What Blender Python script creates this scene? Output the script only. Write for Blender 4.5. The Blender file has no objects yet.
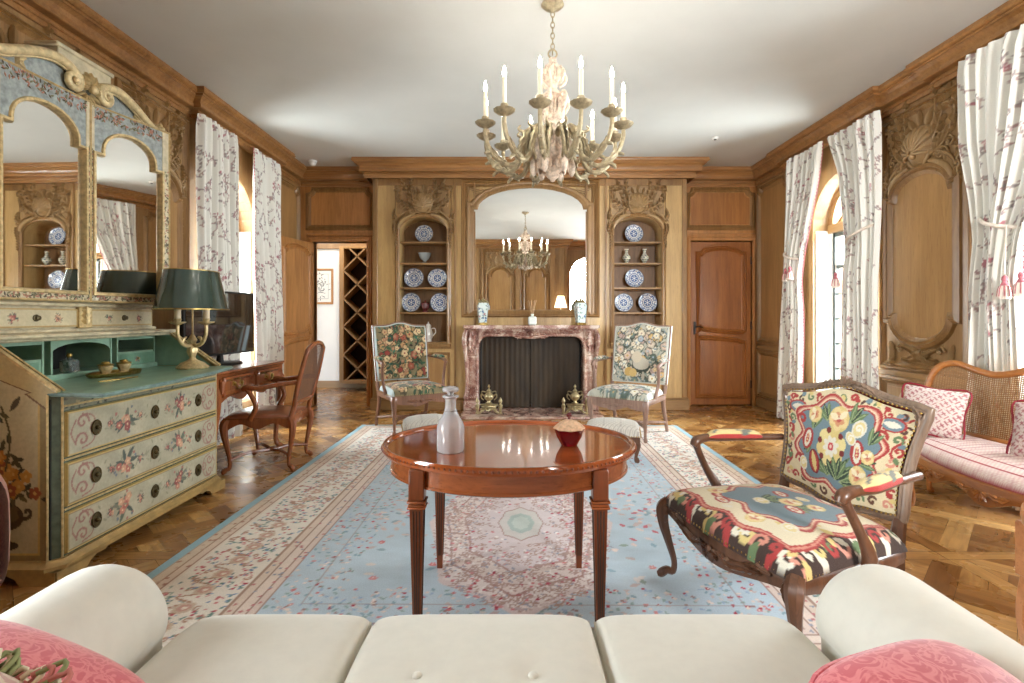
import bpy, bmesh, math, random
import numpy as np
from math import sin, cos, pi, radians, sqrt, atan2, hypot
from mathutils import Vector, Matrix

random.seed(7)
SC = bpy.context.scene
COL = SC.collection

# ------------------------------------------------------------------ colours
def lin1(c):
    c = c / 255.0
    return c / 12.92 if c <= 0.04045 else ((c + 0.055) / 1.055) ** 2.4
def rgb(r, g, b):
    return (lin1(r), lin1(g), lin1(b), 1.0)
def L3(r, g, b):
    return np.array([lin1(r), lin1(g), lin1(b)])

# ------------------------------------------------------------------ materials
class NT:
    def __init__(self, name):
        self.m = bpy.data.materials.new(name)
        self.m.use_nodes = True
        self.t = self.m.node_tree
        self.b = self.t.nodes['Principled BSDF']
    def n(self, typ, **kw):
        nd = self.t.nodes.new(typ)
        for k, v in kw.items():
            if k.startswith('i_'):
                key = k[2:].replace('_', ' ')
                nd.inputs[key].default_value = v
            else:
                setattr(nd, k, v)
        return nd
    def l(self, a, b):
        self.t.links.new(a, b)
    def ramp(self, fac, stops, interp='LINEAR'):
        r = self.n('ShaderNodeValToRGB')
        r.color_ramp.interpolation = interp
        els = r.color_ramp.elements
        while len(els) < len(stops):
            els.new(0.5)
        for e, (p, c) in zip(els, stops):
            e.position = p; e.color = c
        self.l(fac, r.inputs['Fac'])
        return r.outputs['Color']
    def coord(self, kind='Object', scale=(1, 1, 1), rot=(0, 0, 0)):
        tc = self.n('ShaderNodeTexCoord')
        mp = self.n('ShaderNodeMapping')
        mp.inputs['Scale'].default_value = scale
        mp.inputs['Rotation'].default_value = rot
        self.l(tc.outputs[kind], mp.inputs['Vector'])
        return mp.outputs['Vector']
    def noise(self, vec, scale, detail=4, rough=0.55, dist=0.0):
        nz = self.n('ShaderNodeTexNoise')
        nz.inputs['Scale'].default_value = scale
        nz.inputs['Detail'].default_value = detail
        nz.inputs['Roughness'].default_value = rough
        nz.inputs['Distortion'].default_value = dist
        if vec is not None:
            self.l(vec, nz.inputs['Vector'])
        return nz.outputs['Fac']
    def mix(self, fac, a, b, mode='MIX'):
        mx = self.n('ShaderNodeMix', data_type='RGBA', blend_type=mode)
        for sock, v in ((mx.inputs[0], fac), (mx.inputs[6], a), (mx.inputs[7], b)):
            if hasattr(v, 'is_linked'):
                self.l(v, sock)
            else:
                sock.default_value = v
        return mx.outputs[2]
    def bump(self, h, strength=0.2, dist=0.01):
        bp = self.n('ShaderNodeBump')
        bp.inputs['Strength'].default_value = strength
        bp.inputs['Distance'].default_value = dist
        self.l(h, bp.inputs['Height'])
        self.l(bp.outputs['Normal'], self.b.inputs['Normal'])

def setb(b, rough=0.5, metal=0.0, spec=0.5, coat=0.0, coat_r=0.1, trans=0.0, ior=1.5, sheen=0.0):
    b.inputs['Roughness'].default_value = rough
    b.inputs['Metallic'].default_value = metal
    b.inputs['Specular IOR Level'].default_value = spec
    b.inputs['Coat Weight'].default_value = coat
    b.inputs['Coat Roughness'].default_value = coat_r
    b.inputs['Transmission Weight'].default_value = trans
    b.inputs['IOR'].default_value = ior
    b.inputs['Sheen Weight'].default_value = sheen

def plain(name, c, rough=0.5, metal=0.0, var=0.12, nscale=14, bump=0.0, **kw):
    k = NT(name)
    v = k.coord('Object')
    f = k.noise(v, nscale, 5)
    lo = tuple(x * (1 - var) for x in c[:3]) + (1,)
    hi = tuple(min(1, x * (1 + var)) for x in c[:3]) + (1,)
    k.l(k.ramp(f, [(0.3, lo), (0.7, hi)]), k.b.inputs['Base Color'])
    setb(k.b, rough, metal, **kw)
    if bump:
        k.bump(f, bump, 0.005)
    return k.m

def wood(name, dark, light, axis='Z', rough=0.42, coat=0.15, fine=1.0, bump=0.06, coatr=0.2, knots=0.5):
    k = NT(name)
    s = {'X': (1.3, 17, 17), 'Y': (17, 1.3, 17), 'Z': (17, 17, 1.3)}[axis]
    v = k.coord('Object', tuple(x * fine for x in s))
    g = k.noise(v, 1.6, 7, 0.62, 0.6)
    v2 = k.coord('Object', tuple(0.16 * x + 0.3 for x in s))
    big = k.noise(v2, 1.3, 3, 0.5, 1.2)
    v3 = k.coord('Object', tuple(4 * x for x in s))
    pores = k.noise(v3, 2.0, 2, 0.5)
    mid = tuple((a + b) / 2 for a, b in zip(dark, light))
    c = k.ramp(g, [(0.28, dark), (0.5, mid), (0.72, light)])
    c2 = k.ramp(big, [(0.3, tuple(x * 0.72 for x in dark[:3]) + (1,)), (0.7, light)])
    c3 = k.mix(0.35, c, c2)
    c4 = k.mix(k.ramp(pores, [(0.3, (0.35, 0.35, 0.35, 1)), (0.42, (0, 0, 0, 1))]), c3, tuple(x * 0.55 for x in dark[:3]) + (1,))
    k.l(c4, k.b.inputs['Base Color'])
    setb(k.b, rough, 0, 0.5, coat, coatr)
    k.bump(g, bump, 0.004)
    return k.m

def colattr(name, rough=0.8, var=0.12, nscale=120, bump=0.25, metal=0.0, coat=0.0, sheen=0.0, bd=0.003):
    """material whose colour is the mesh's own painted colour attribute 'Col' (dyed thread, paint, glaze)"""
    k = NT(name)
    a = k.n('ShaderNodeAttribute', attribute_name='Col')
    v = k.coord('Object')
    f = k.noise(v, nscale, 3)
    r = k.ramp(f, [(0.3, (1 - var,) * 3 + (1,)), (0.7, (1, 1, 1, 1))])
    k.l(k.mix(1.0, a.outputs['Color'], r, 'MULTIPLY'), k.b.inputs['Base Color'])
    setb(k.b, rough, metal, 0.5, coat, sheen=sheen)
    if bump:
        k.bump(f, bump, bd)
    return k.m

# ------------------------------------------------------------------ mesh builder
class MB:
    def __init__(self):
        self.v = []; self.f = []; self.mi = []; self.M = None; self.cur = 0; self.cols = None
    def _add(self, vs, fs):
        o = len(self.v)
        if self.M is not None:
            vs = [tuple(self.M @ Vector(p)) for p in vs]
        self.v.extend([tuple(p) for p in vs])
        for f in fs:
            self.f.append(tuple(i + o for i in f)); self.mi.append(self.cur)
        return self
    def box(self, x0, x1, y0, y1, z0, z1, c=0.0):
        if c <= 0:
            vs = [(x, y, z) for x in (x0, x1) for y in (y0, y1) for z in (z0, z1)]
            return self._add(vs, [(0, 1, 3, 2), (4, 6, 7, 5), (0, 4, 5, 1), (2, 3, 7, 6), (0, 2, 6, 4), (1, 5, 7, 3)])
        c = min(c, abs(x1 - x0) * .45, abs(y1 - y0) * .45, abs(z1 - z0) * .45)
        pts = []; X = (x0, x1); Y = (y0, y1); Z = (z0, z1)
        idx = {}
        for i in (0, 1):
            for j in (0, 1):
                for k in (0, 1):
                    sx, sy, sz = (1, -1)[i] * c, (1, -1)[j] * c, (1, -1)[k] * c
                    idx[i, j, k, 0] = len(pts); pts.append((X[i], Y[j] + sy, Z[k] + sz))
                    idx[i, j, k, 1] = len(pts); pts.append((X[i] + sx, Y[j], Z[k] + sz))
                    idx[i, j, k, 2] = len(pts); pts.append((X[i] + sx, Y[j] + sy, Z[k]))
        fs = []
        for i in (0, 1):
            fs.append((idx[i, 0, 0, 0], idx[i, 1, 0, 0], idx[i, 1, 1, 0], idx[i, 0, 1, 0]))
            fs.append((idx[0, i, 0, 1], idx[1, i, 0, 1], idx[1, i, 1, 1], idx[0, i, 1, 1]))
            fs.append((idx[0, 0, i, 2], idx[1, 0, i, 2], idx[1, 1, i, 2], idx[0, 1, i, 2]))
        for a in (0, 1):
            for b in (0, 1):
                fs.append((idx[a, b, 0, 0], idx[a, b, 1, 0], idx[a, b, 1, 1], idx[a, b, 0, 1]))
                fs.append((idx[a, 0, b, 0], idx[a, 1, b, 0], idx[a, 1, b, 2], idx[a, 0, b, 2]))
                fs.append((idx[0, a, b, 1], idx[1, a, b, 1], idx[1, a, b, 2], idx[0, a, b, 2]))
        for i in (0, 1):
            for j in (0, 1):
                for k in (0, 1):
                    fs.append((idx[i, j, k, 0], idx[i, j, k, 1], idx[i, j, k, 2]))
        return self._add(pts, fs)
    def grid(self, fn, nu, nv, cu=False, cv=False):
        vs = []
        for i in range(nu + (0 if cu else 1)):
            for j in range(nv + (0 if cv else 1)):
                vs.append(fn(i / nu, j / nv))
        W = nv + (0 if cv else 1); H = nu + (0 if cu else 1)
        fs = []
        for i in range(nu):
            for j in range(nv):
                a = i * W + j; b = ((i + 1) % H) * W + j; j2 = (j + 1) % W
                fs.append((a, b, ((i + 1) % H) * W + j2, i * W + j2))
        return self._add(vs, fs)
    def lathe(self, prof, n=24, c=(0, 0, 0), sx=1.0, sy=1.0, ang=2 * pi, fn=None, caps=True):
        """prof: list of (r, z)"""
        vs = []; closed = abs(ang - 2 * pi) < 1e-6
        m = n if closed else n + 1
        for (r, z) in prof:
            for i in range(m):
                a = ang * i / n
                rr = r * (fn(a, z) if fn else 1)
                vs.append((c[0] + rr * cos(a) * sx, c[1] + rr * sin(a) * sy, c[2] + z))
        fs = []
        for k in range(len(prof) - 1):
            for i in range(n if closed else n):
                i2 = (i + 1) % m
                fs.append((k * m + i, k * m + i2, (k + 1) * m + i2, (k + 1) * m + i))
        if caps and closed:
            if prof[0][0] > 1e-5: fs.append(tuple(range(m))[::-1])
            if prof[-1][0] > 1e-5: fs.append(tuple((len(prof) - 1) * m + i for i in range(m)))
        return self._add(vs, fs)
    def tube(self, pts, r, n=8, closed=False, up=None, flat=1.0, caps=True, sq=False):
        """sweep a round (or squarish) section along pts; r scalar or list; flat scales the binormal axis"""
        P = [Vector(p) for p in pts]; N = len(P)
        R = r if isinstance(r, (list, tuple)) else [r] * N
        T = []
        for i in range(N):
            a = P[i - 1] if (i > 0 or closed) else P[i]
            b = P[(i + 1) % N] if (i < N - 1 or closed) else P[i]
            d = b - a
            T.append(d.normalized() if d.length > 1e-9 else Vector((0, 0, 1)))
        u = Vector(up) if up else None
        if u is None:
            u = Vector((0, 0, 1)) if abs(T[0].z) < .9 else Vector((1, 0, 0))
        vs = []; prev = None
        for i in range(N):
            t = T[i]
            if up is None and prev is not None:
                nrm = prev - t * prev.dot(t)
            else:
                nrm = u - t * u.dot(t)
            if nrm.length < 1e-6:
                nrm = t.orthogonal()
            nrm.normalize(); prev = nrm
            bn = t.cross(nrm)
            for k in range(n):
                a = 2 * pi * (k + (.5 if sq else 0)) / n
                ca, sa = cos(a), sin(a)
                if sq:
                    q = max(abs(ca), abs(sa)); q = q ** .75
                    ca, sa = ca / q, sa / q
                vs.append(P[i] + nrm * (R[i] * ca) + bn * (R[i] * sa * flat))
        fs = []
        for i in range(N - (0 if closed else 1)):
            for k in range(n):
                fs.append((i * n + k, i * n + (k + 1) % n, ((i + 1) % N) * n + (k + 1) % n, ((i + 1) % N) * n + k))
        if caps and not closed:
            fs.append(tuple(range(n))[::-1]); fs.append(tuple((N - 1) * n + k for k in range(n)))
        return self._add(vs, fs)
    def ball(self, c, r, n=10, m=7, s=(1, 1, 1)):
        def f(u, v):
            a = 2 * pi * u; b = pi * (v - .5)
            return (c[0] + r * s[0] * cos(a) * cos(b), c[1] + r * s[1] * sin(a) * cos(b), c[2] + r * s[2] * sin(b))
        return self.grid(f, n, m, cu=True)
    def prism(self, pts, h, fn):
        """pts 2d outline -> fn(s, t, o): extruded from o=0 to o=h"""
        n = len(pts)
        vs = [fn(p[0], p[1], 0) for p in pts] + [fn(p[0], p[1], h) for p in pts]
        fs = [tuple(range(n))[::-1], tuple(range(n, 2 * n))]
        for i in range(n):
            j = (i + 1) % n
            fs.append((i, j, n + j, n + i))
        return self._add(vs, fs)
    def mould(self, path, prof, fn, closed=True):
        """sweep profile [(d inward, o outward)] along a 2-d path, mitred; fn(s, z, o) -> world"""
        n = len(path)
        area = sum(path[i][0] * path[(i + 1) % n][1] - path[(i + 1) % n][0] * path[i][1] for i in range(n))
        sg = 1 if area > 0 else -1
        vs = []
        for i in range(n):
            p = Vector(path[i])
            a = Vector(path[i - 1]) if (i > 0 or closed) else None
            b = Vector(path[(i + 1) % n]) if (i < n - 1 or closed) else None
            d1 = (p - a).normalized() if a is not None and (p - a).length > 1e-9 else None
            d2 = (b - p).normalized() if b is not None and (b - p).length > 1e-9 else None
            d1 = d1 or d2; d2 = d2 or d1
            n1 = Vector((-d1.y, d1.x)) * sg; n2 = Vector((-d2.y, d2.x)) * sg
            mt = n1 + n2
            mt = mt / max(.35, (1 + n1.dot(n2)))
            for (d, o) in prof:
                q = p + mt * d
                vs.append(fn(q.x, q.y, o))
        k = len(prof); fs = []
        for i in range(n if closed else n - 1):
            j = (i + 1) % n
            for m in range(k - 1):
                fs.append((i * k + m, j * k + m, j * k + m + 1, i * k + m + 1))
        return self._add(vs, fs)
    def leaf(self, spine, w, h, fn, serr=0.25, nser=4, base=0.0):
        """raised leaf on a surface: spine = 2-d points, fn(s, z, o)"""
        n = len(spine); vs = []
        for i in range(n):
            t = i / (n - 1)
            p = Vector(spine[i])
            d = (Vector(spine[min(i + 1, n - 1)]) - Vector(spine[max(i - 1, 0)])).normalized()
            nr = Vector((-d.y, d.x))
            ww = w * (sin(pi * min(1, t * .93 + .07)) ** .7) * (1 + serr * cos(2 * pi * nser * t)) + .0004
            hh = h * (0.35 + .65 * sin(pi * (t * .85 + .1)))
            for (a, o) in ((-1, 0), (-.55, 1), (0, .55), (.55, 1), (1, 0)):
                q = p + nr * (a * ww)
                vs.append(fn(q.x, q.y, base + hh * o))
        fs = []
        for i in range(n - 1):
            for k in range(4):
                fs.append((i * 5 + k, i * 5 + k + 1, (i + 1) * 5 + k + 1, (i + 1) * 5 + k))
        return self._add(vs, fs)
    def build(self, name, mat, parent=None, smooth=True, angle=38, col=None):
        me = bpy.data.meshes.new(name)
        me.from_pydata(self.v, [], self.f)
        mats = mat if isinstance(mat, (list, tuple)) else [mat]
        for m in mats:
            me.materials.append(m)
        if len(mats) > 1:
            me.polygons.foreach_set('material_index', self.mi)
        bm = bmesh.new(); bm.from_mesh(me)
        bmesh.ops.recalc_face_normals(bm, faces=bm.faces)
        bm.to_mesh(me); bm.free()
        if col is not None:
            ca = me.color_attributes.new('Col', 'FLOAT_COLOR', 'POINT')
            c4 = np.ones((len(self.v), 4), dtype=np.float32)
            c4[:, :3] = np.asarray(col, dtype=np.float32)
            ca.data.foreach_set('color', c4.ravel())
        if smooth:
            me.polygons.foreach_set('use_smooth', [True] * len(me.polygons))
            me.set_sharp_from_angle(angle=radians(angle))
        me.update()
        o = bpy.data.objects.new(name, me)
        COL.objects.link(o)
        if parent is not None:
            o.parent = parent
        return o

def spline(pts, n=6, closed=False):
    """catmull-rom through points of any dimension"""
    P = [np.array(p, dtype=float) for p in pts]; N = len(P); out = []
    segs = N if closed else N - 1
    for i in range(segs):
        if closed:
            a, b, c, d = P[i - 1], P[i], P[(i + 1) % N], P[(i + 2) % N]
        else:
            b, c = P[i], P[i + 1]
            a = P[i - 1] if i > 0 else 2 * b - c
            d = P[i + 2] if i + 2 < N else 2 * c - b
        for k in range(n):
            t = k / n
            out.append(tuple(.5 * (2 * b + (c - a) * t + (2 * a - 5 * b + 4 * c - d) * t * t + (3 * b - a - 3 * c + d) * t ** 3)))
    if not closed:
        out.append(tuple(P[-1]))
    return out

def stube(mb, pts, n=8, k=6, up=None, flat=1.0, sq=False):
    """smooth tube: pts are (x, y, z, r)"""
    s = spline(pts, k)
    return mb.tube([p[:3] for p in s], [max(.0008, p[3]) for p in s], n, up=up, flat=flat, sq=sq)

def arc(cx, cy, r, a0, a1, n=12, ry=None):
    ry = r if ry is None else ry
    return [(cx + r * cos(radians(a0 + (a1 - a0) * i / n)), cy + ry * sin(radians(a0 + (a1 - a0) * i / n))) for i in range(n + 1)]

# ------------------------------------------------------------------ objects
def thing(name, label, cat, loc=(0, 0, 0), rz=0.0, group=None):
    o = bpy.data.objects.new(name, None)
    COL.objects.link(o)
    o.location = loc; o.rotation_euler = (0, 0, rz)
    o.empty_display_size = .1
    return tag(o, label, cat, group)
def tag(o, label, cat, group=None):
    o['label'] = label; o['category'] = cat
    if group: o['group'] = group
    return o
def struct(name, mb, mat, parent=None, **kw):
    o = mb.build(name, mat, parent, **kw)
    o['kind'] = 'structure'
    return o
def copy_tree(o, parent=None):
    c = o.copy(); COL.objects.link(c)
    if parent is not None: c.parent = parent
    for ch in list(o.children):
        copy_tree(ch, c)
    return c
def copy_thing(src, label, loc, rz=None, group=None):
    c = copy_tree(src)
    c.location = loc
    if rz is not None: c.rotation_euler = (0, 0, rz)
    c['label'] = label
    if group: c['group'] = group
    return c
# ================================================================== materials
OAK_D, OAK_L = rgb(132, 98, 58), rgb(170, 132, 86)
M_OAK = wood('oak_panelling', OAK_D, OAK_L, 'Z', .45, .12)
M_OAKX = wood('oak_rail', OAK_D, OAK_L, 'X', .42, .15)
M_OAKY = wood('oak_rail_side', OAK_D, OAK_L, 'Y', .40, .18)
M_BREAST = wood('pale_oak_breast', rgb(172, 138, 86), rgb(210, 176, 120), 'Z', .42, .15, .8)
M_PANEL = wood('oak_panel_field', rgb(146, 106, 60), rgb(182, 140, 88), 'Z', .4, .15, .7, .08)
M_MOULD = wood('oak_moulding', rgb(116, 82, 44), rgb(168, 128, 78), 'Z', .38, .25)
M_CORN = wood('oak_cornice', rgb(122, 80, 42), rgb(182, 132, 78), 'X', .33, .3, 1.0)
M_CARVE = wood('oak_carving', rgb(150, 118, 76), rgb(182, 148, 102), 'Z', .42, .2, .4)
M_DOOR = wood('cherry_door', rgb(124, 72, 32), rgb(172, 108, 54), 'Z', .33, .3, .8, .05)
M_RECESS = wood('walnut_recess', rgb(152, 102, 54), rgb(204, 146, 86), 'Z', .38, .2)
M_DARKT = plain('dark_stain', rgb(52, 30, 16), .5)
M_CEIL = plain('ceiling_plaster', rgb(202, 202, 196), .85, var=.025, nscale=3)
M_WHITEW = plain('white_plaster', rgb(232, 226, 214), .8, var=.03, nscale=3)
M_WHITEP = plain('white_paint', rgb(232, 230, 224), .4, var=.03)
M_IRON = plain('window_iron', rgb(62, 66, 62), .45, .3)
M_BRASS = plain('aged_brass', rgb(176, 148, 86), .32, 1.0, .25, 60)
M_BLACK = plain('black_metal', rgb(22, 20, 19), .5, .2)
M_LAWN = plain('lawn', rgb(150, 160, 130), .9, var=.3, nscale=2)

def glass_thin(name, tint=(1, 1, 1, 1), gl=.08):
    k = NT(name)
    out = k.t.nodes['Material Output']
    tr = k.n('ShaderNodeBsdfTransparent'); tr.inputs['Color'].default_value = tint
    gs = k.n('ShaderNodeBsdfGlossy'); gs.inputs['Roughness'].default_value = .02
    mx = k.n('ShaderNodeMixShader')
    mx.inputs[0].default_value = .05; k.l(tr.outputs[0], mx.inputs[1]); k.l(gs.outputs[0], mx.inputs[2])
    k.l(mx.outputs[0], out.inputs['Surface'])
    return k.m
M_PANE = glass_thin('window_glass', (.97, .985, .98, 1))

def mirror_mat(name, tint, rough=0.0, wob=0.0):
    k = NT(name)
    k.b.inputs['Base Color'].default_value = tint
    setb(k.b, rough, 1.0)
    if wob:
        k.bump(k.noise(k.coord('Object'), 3.0, 1), wob, .01)
    return k.m

# ================================================================== room dimensions
XL, XR, YB, YR, ZC = -2.77, 3.2, 6.49, 6.80, 3.09
YQ, YQ2 = -0.55, -0.95
CX = .23
def WB(s, z, o): return (s, YB - o, z)
def WR(s, z, o): return (s, YR - o, z)
def WLf(s, z, o): return (XL + o, s, z)
def WRt(s, z, o): return (XR - o, s, z)
def WQ(s, z, o): return (s, YQ + o, z)
def FLAT(s, t, o): return (s, t, o)

def wbox(mb, W, s0, s1, z0, z1, o0, o1, c=0.0):
    a, b = W(s0, z0, o0), W(s1, z1, o1)
    return mb.box(min(a[0], b[0]), max(a[0], b[0]), min(a[1], b[1]), max(a[1], b[1]), min(a[2], b[2]), max(a[2], b[2]), c)
def arch_pts(s0, s1, zs, rise, n=16):
    c = (s0 + s1) / 2; h = (s1 - s0) / 2
    return [(c - h * cos(pi * i / n), zs + rise * sin(pi * i / n)) for i in range(n + 1)]
def arch_fill(mb, W, s0, s1, zs, rise, ztop, depth, n=16):
    ap = arch_pts(s0, s1, zs, rise, n)
    for (p, q) in zip(ap[:-1], ap[1:]):
        vs = [W(p[0], p[1], 0), W(q[0], q[1], 0), W(q[0], ztop, 0), W(p[0], ztop, 0),
              W(p[0], p[1], -depth), W(q[0], q[1], -depth), W(q[0], ztop, -depth), W(p[0], ztop, -depth)]
        mb._add(vs, [(0, 1, 2, 3), (4, 5, 6, 7), (0, 1, 5, 4)])
PROF = [(-.036, 0), (-.032, .018), (-.014, .032), (-.006, .016), (.006, .024), (.020, .008), (.032, 0)]
PROF_S = [(-.022, 0), (-.018, .014), (-.004, .022), (.004, .010), (.018, 0)]
PROF_B = [(-.052, 0), (-.046, .028), (-.022, .048), (-.010, .026), (.006, .036), (.028, .012), (.042, 0)]
def rect(s0, s1, z0, z1): return [(s0, z0), (s1, z0), (s1, z1), (s0, z1)]
def notched(s0, s1, z0, z1, r, n=6, top=True, bot=False):
    """panel outline with scooped (concave) corners"""
    p = []
    p += arc(s0, z0, r, 90, 0, n) if bot else [(s0, z0)]
    p += arc(s1, z0, r, 180, 90, n) if bot else [(s1, z0)]
    p += arc(s1, z1, r, 270, 180, n) if top else [(s1, z1)]
    p += arc(s0, z1, r, 360, 270, n) if top else [(s0, z1)]
    return p
def arched_panel(s0, s1, z0, z1, rise, sh=.06, dn=0.0):
    """outline with shouldered arch on top and (dn>0) a hanging arch at the foot"""
    c = (s0 + s1) / 2; h = (s1 - s0) / 2 - sh
    p = []
    if dn > 0:
        p += [(s0, z0)] + [(s0 + sh, z0)]
        p += [(c - h * cos(pi * i / 14), z0 - dn * sin(pi * i / 14)) for i in range(1, 14)]
        p += [(s1 - sh, z0), (s1, z0)]
    else:
        p += [(s0, z0), (s1, z0)]
    if rise > 0:
        p += [(s1, z1), (s1 - sh, z1)]
        p += [(c + h * cos(pi * i / 14), z1 + rise * sin(pi * i / 14)) for i in range(1, 14)]
        p += [(s0 + sh, z1), (s0, z1)]
    else:
        p += [(s1, z1), (s0, z1)]
    return p

# ================================================================== floor: Versailles parquet, one mesh with a tone per board
def parquet(x0, x1, y0, y1, S=.93, ox=2.13, oy=2.53):
    vs, fs, cols, uvs = [], [], [], []
    rnd = random.Random(3)
    def clip(poly, xa, xb, ya, yb):
        for ax, lim, sg in ((0, xa, 1), (0, xb, -1), (1, ya, 1), (1, yb, -1)):
            out = []
            for i in range(len(poly)):
                p, q = poly[i - 1], poly[i]
                dp, dq = (p[ax] - lim) * sg, (q[ax] - lim) * sg
                if (dp >= 0) != (dq >= 0):
                    t = dp / (dp - dq)
                    out.append((p[0] + (q[0] - p[0]) * t, p[1] + (q[1] - p[1]) * t))
                if dq >= 0: out.append(q)
            poly = out
            if len(poly) < 3: return None
        return poly
    def add(poly, ang, g=.0011):
        poly = clip(poly, x0, x1, y0, y1)
        if not poly: return
        cx = sum(p[0] for p in poly) / len(poly); cy = sum(p[1] for p in poly) / len(poly)
        poly = [(p[0] + (g if p[0] < cx else -g), p[1] + (g if p[1] < cy else -g)) for p in poly]
        b = len(vs)
        vs.extend([(p[0], p[1], 0) for p in poly]); fs.append(tuple(range(b, b + len(poly))))
        t = rnd.random(); off = rnd.random() * 40
        ca, sa = cos(ang), sin(ang)
        for p in poly:
            cols.append((t, rnd.random() * .02, 0, 1))
            uvs.append((p[0] * ca + p[1] * sa + off, -p[0] * sa + p[1] * ca + off * .37))
    bw = .085
    i0, i1 = int((x0 - ox) / S) - 1, int((x1 - ox) / S) + 1
    j0, j1 = int((y0 - oy) / S) - 1, int((y1 - oy) / S) + 1
    r2 = sqrt(.5)
    for i in range(i0, i1 + 1):
        for j in range(j0, j1 + 1):
            a, b = ox + i * S, oy + j * S
            if a > x1 or b > y1 or a + S < x0 or b + S < y0: continue
            h = bw / 2
            add([(a - h, b + h), (a + h, b + h), (a + h, b + S - h), (a - h, b + S - h)], pi / 2)
            add([(a - h, b - h), (a + S - h, b - h), (a + S - h, b + h), (a - h, b + h)], 0)
            qa, qb, ra, rb = a + h, a + S - h, b + h, b + S - h
            cx, cy = (qa + qb) / 2, (ra + rb) / 2
            P = (qb - qa) / sqrt(2) / 1.5 / 1.33 ; w = P * .36
            def rot(u, v): return (cx + (u - v) * r2, cy + (u + v) * r2)
            def q4(u0, u1, v0, v1, ang):
                pl = clip([rot(u0, v0), rot(u1, v0), rot(u1, v1), rot(u0, v1)], qa, qb, ra, rb)
                if pl: add(pl, ang)
            K = 2
            for m in range(-K, K + 1):
                for n in range(-K, K + 1):
                    u, v = m * P, n * P
                    d = P - w
                    # lattice strips woven over and under, square infill
                    if (m + n) % 2 == 0:
                        q4(u - w / 2, u + w / 2, v - w / 2 - d, v + w / 2 + d, 3 * pi / 4)
                        q4(u + w / 2, u + w / 2 + d, v - w / 2, v + w / 2, pi / 4) if False else None
                    else:
                        q4(u - w / 2 - d, u + w / 2 + d, v - w / 2, v + w / 2, pi / 4)
                    kk = 2
                    for t in range(kk):
                        if (m + n) % 2 == 0:
                            q4(u + w / 2, u + w / 2 + d, v + w / 2 + d * t / kk, v + w / 2 + d * (t + 1) / kk, pi / 4)
                        else:
                            q4(u + w / 2 + d * t / kk, u + w / 2 + d * (t + 1) / kk, v + w / 2, v + w / 2 + d, 3 * pi / 4)
    me = bpy.data.meshes.new('floor')
    # dark sub-floor shows in the joints
    b = len(vs)
    vs.extend([(x0, y0, -.0025), (x1, y0, -.0025), (x1, y1, -.0025), (x0, y1, -.0025)])
    fs.append((b, b + 1, b + 2, b + 3)); cols.extend([(0, 0, 1, 1)] * 4); uvs.extend([(0, 0)] * 4)
    me.from_pydata(vs, [], fs)
    ca = me.color_attributes.new('Col', 'FLOAT_COLOR', 'POINT')
    ca.data.foreach_set('color', np.array(cols, dtype=np.float32).ravel())
    ul = me.uv_layers.new(name='grain')
    ul.data.foreach_set('uv', np.array([uvs[l.vertex_index] for l in me.loops], dtype=np.float32).ravel())
    k = NT('parquet')
    uv = k.n('ShaderNodeUVMap', uv_map='grain')
    mp = k.n('ShaderNodeMapping'); mp.inputs['Scale'].default_value = (2.2, 22, 1)
    k.l(uv.outputs[0], mp.inputs['Vector'])
    g = k.noise(mp.outputs[0], 1.5, 6, .62, .8)
    at = k.n('ShaderNodeAttribute', attribute_name='Col')
    sp = k.n('ShaderNodeSeparateColor'); k.l(at.outputs['Color'], sp.inputs[0])
    tone = k.ramp(sp.outputs[0], [(0.0, rgb(118, 76, 38)), (.35, rgb(154, 108, 58)), (.7, rgb(180, 134, 78)), (1.0, rgb(202, 158, 98))])
    gr = k.ramp(g, [(.28, (.5, .45, .4, 1)), (.5, (.86, .84, .82, 1)), (.72, (1.08, 1.06, 1.02, 1))])
    c = k.mix(1.0, tone, gr, 'MULTIPLY')
    c = k.mix(sp.outputs[2], c, rgb(38, 22, 12))
    k.l(c, k.b.inputs['Base Color'])
    rr = k.noise(k.coord('Object'), 5, 3)
    k.l(k.ramp(rr, [(.3, (.2, .2, .2, 1)), (.7, (.36, .36, .36, 1))]), k.b.inputs['Roughness'])
    k.b.inputs['Specular IOR Level'].default_value = .5
    k.bump(g, .05, .003)
    me.materials.append(k.m)
    o = bpy.data.objects.new('floor', me); COL.objects.link(o)
    o['kind'] = 'structure'
    return o
parquet(-4.6, 3.35, -1.2, 9.0)
fl = MB(); fl.box(-4.6, 3.5, -2.6, 9.2, -.2, -.01)
struct('floor_slab', fl, M_DARKT)
gm = MB(); gm.box(-40, 40, -40, 60, -.5, -.45)
struct('ground', gm, M_LAWN)

# ================================================================== ceiling and walls
c = MB(); c.box(XL - .4, XR + .4, -2.6, YR + .3, ZC, ZC + .15)
struct('ceiling', c, M_CEIL)

# --- window geometry shared by the side walls
WIN = dict(z0=.28, zs=2.10, r=.48)
def wall_with_windows(name, W, y0, y1, cents, th=.32):
    mb = MB(); r = WIN['r']; s = y0
    for cy in sorted(cents):
        wbox(mb, W, s, cy - r, 0, ZC, 0, -th)
        wbox(mb, W, cy - r, cy + r, 0, WIN['z0'], 0, -th)
        arch_fill(mb, W, cy - r, cy + r, WIN['zs'], r, ZC, th)
        s = cy + r
    wbox(mb, W, s, y1, 0, ZC, 0, -th)
    return struct(name, mb, M_OAK)
wl = wall_with_windows('wall_left', WLf, -2.6, YR + .2, [.75, 5.10])  # the nearer opening is added to let in light, outside the view
wr = wall_with_windows('wall_right', WRt, -2.6, YR + .2, [2.55, 5.05])

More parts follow.
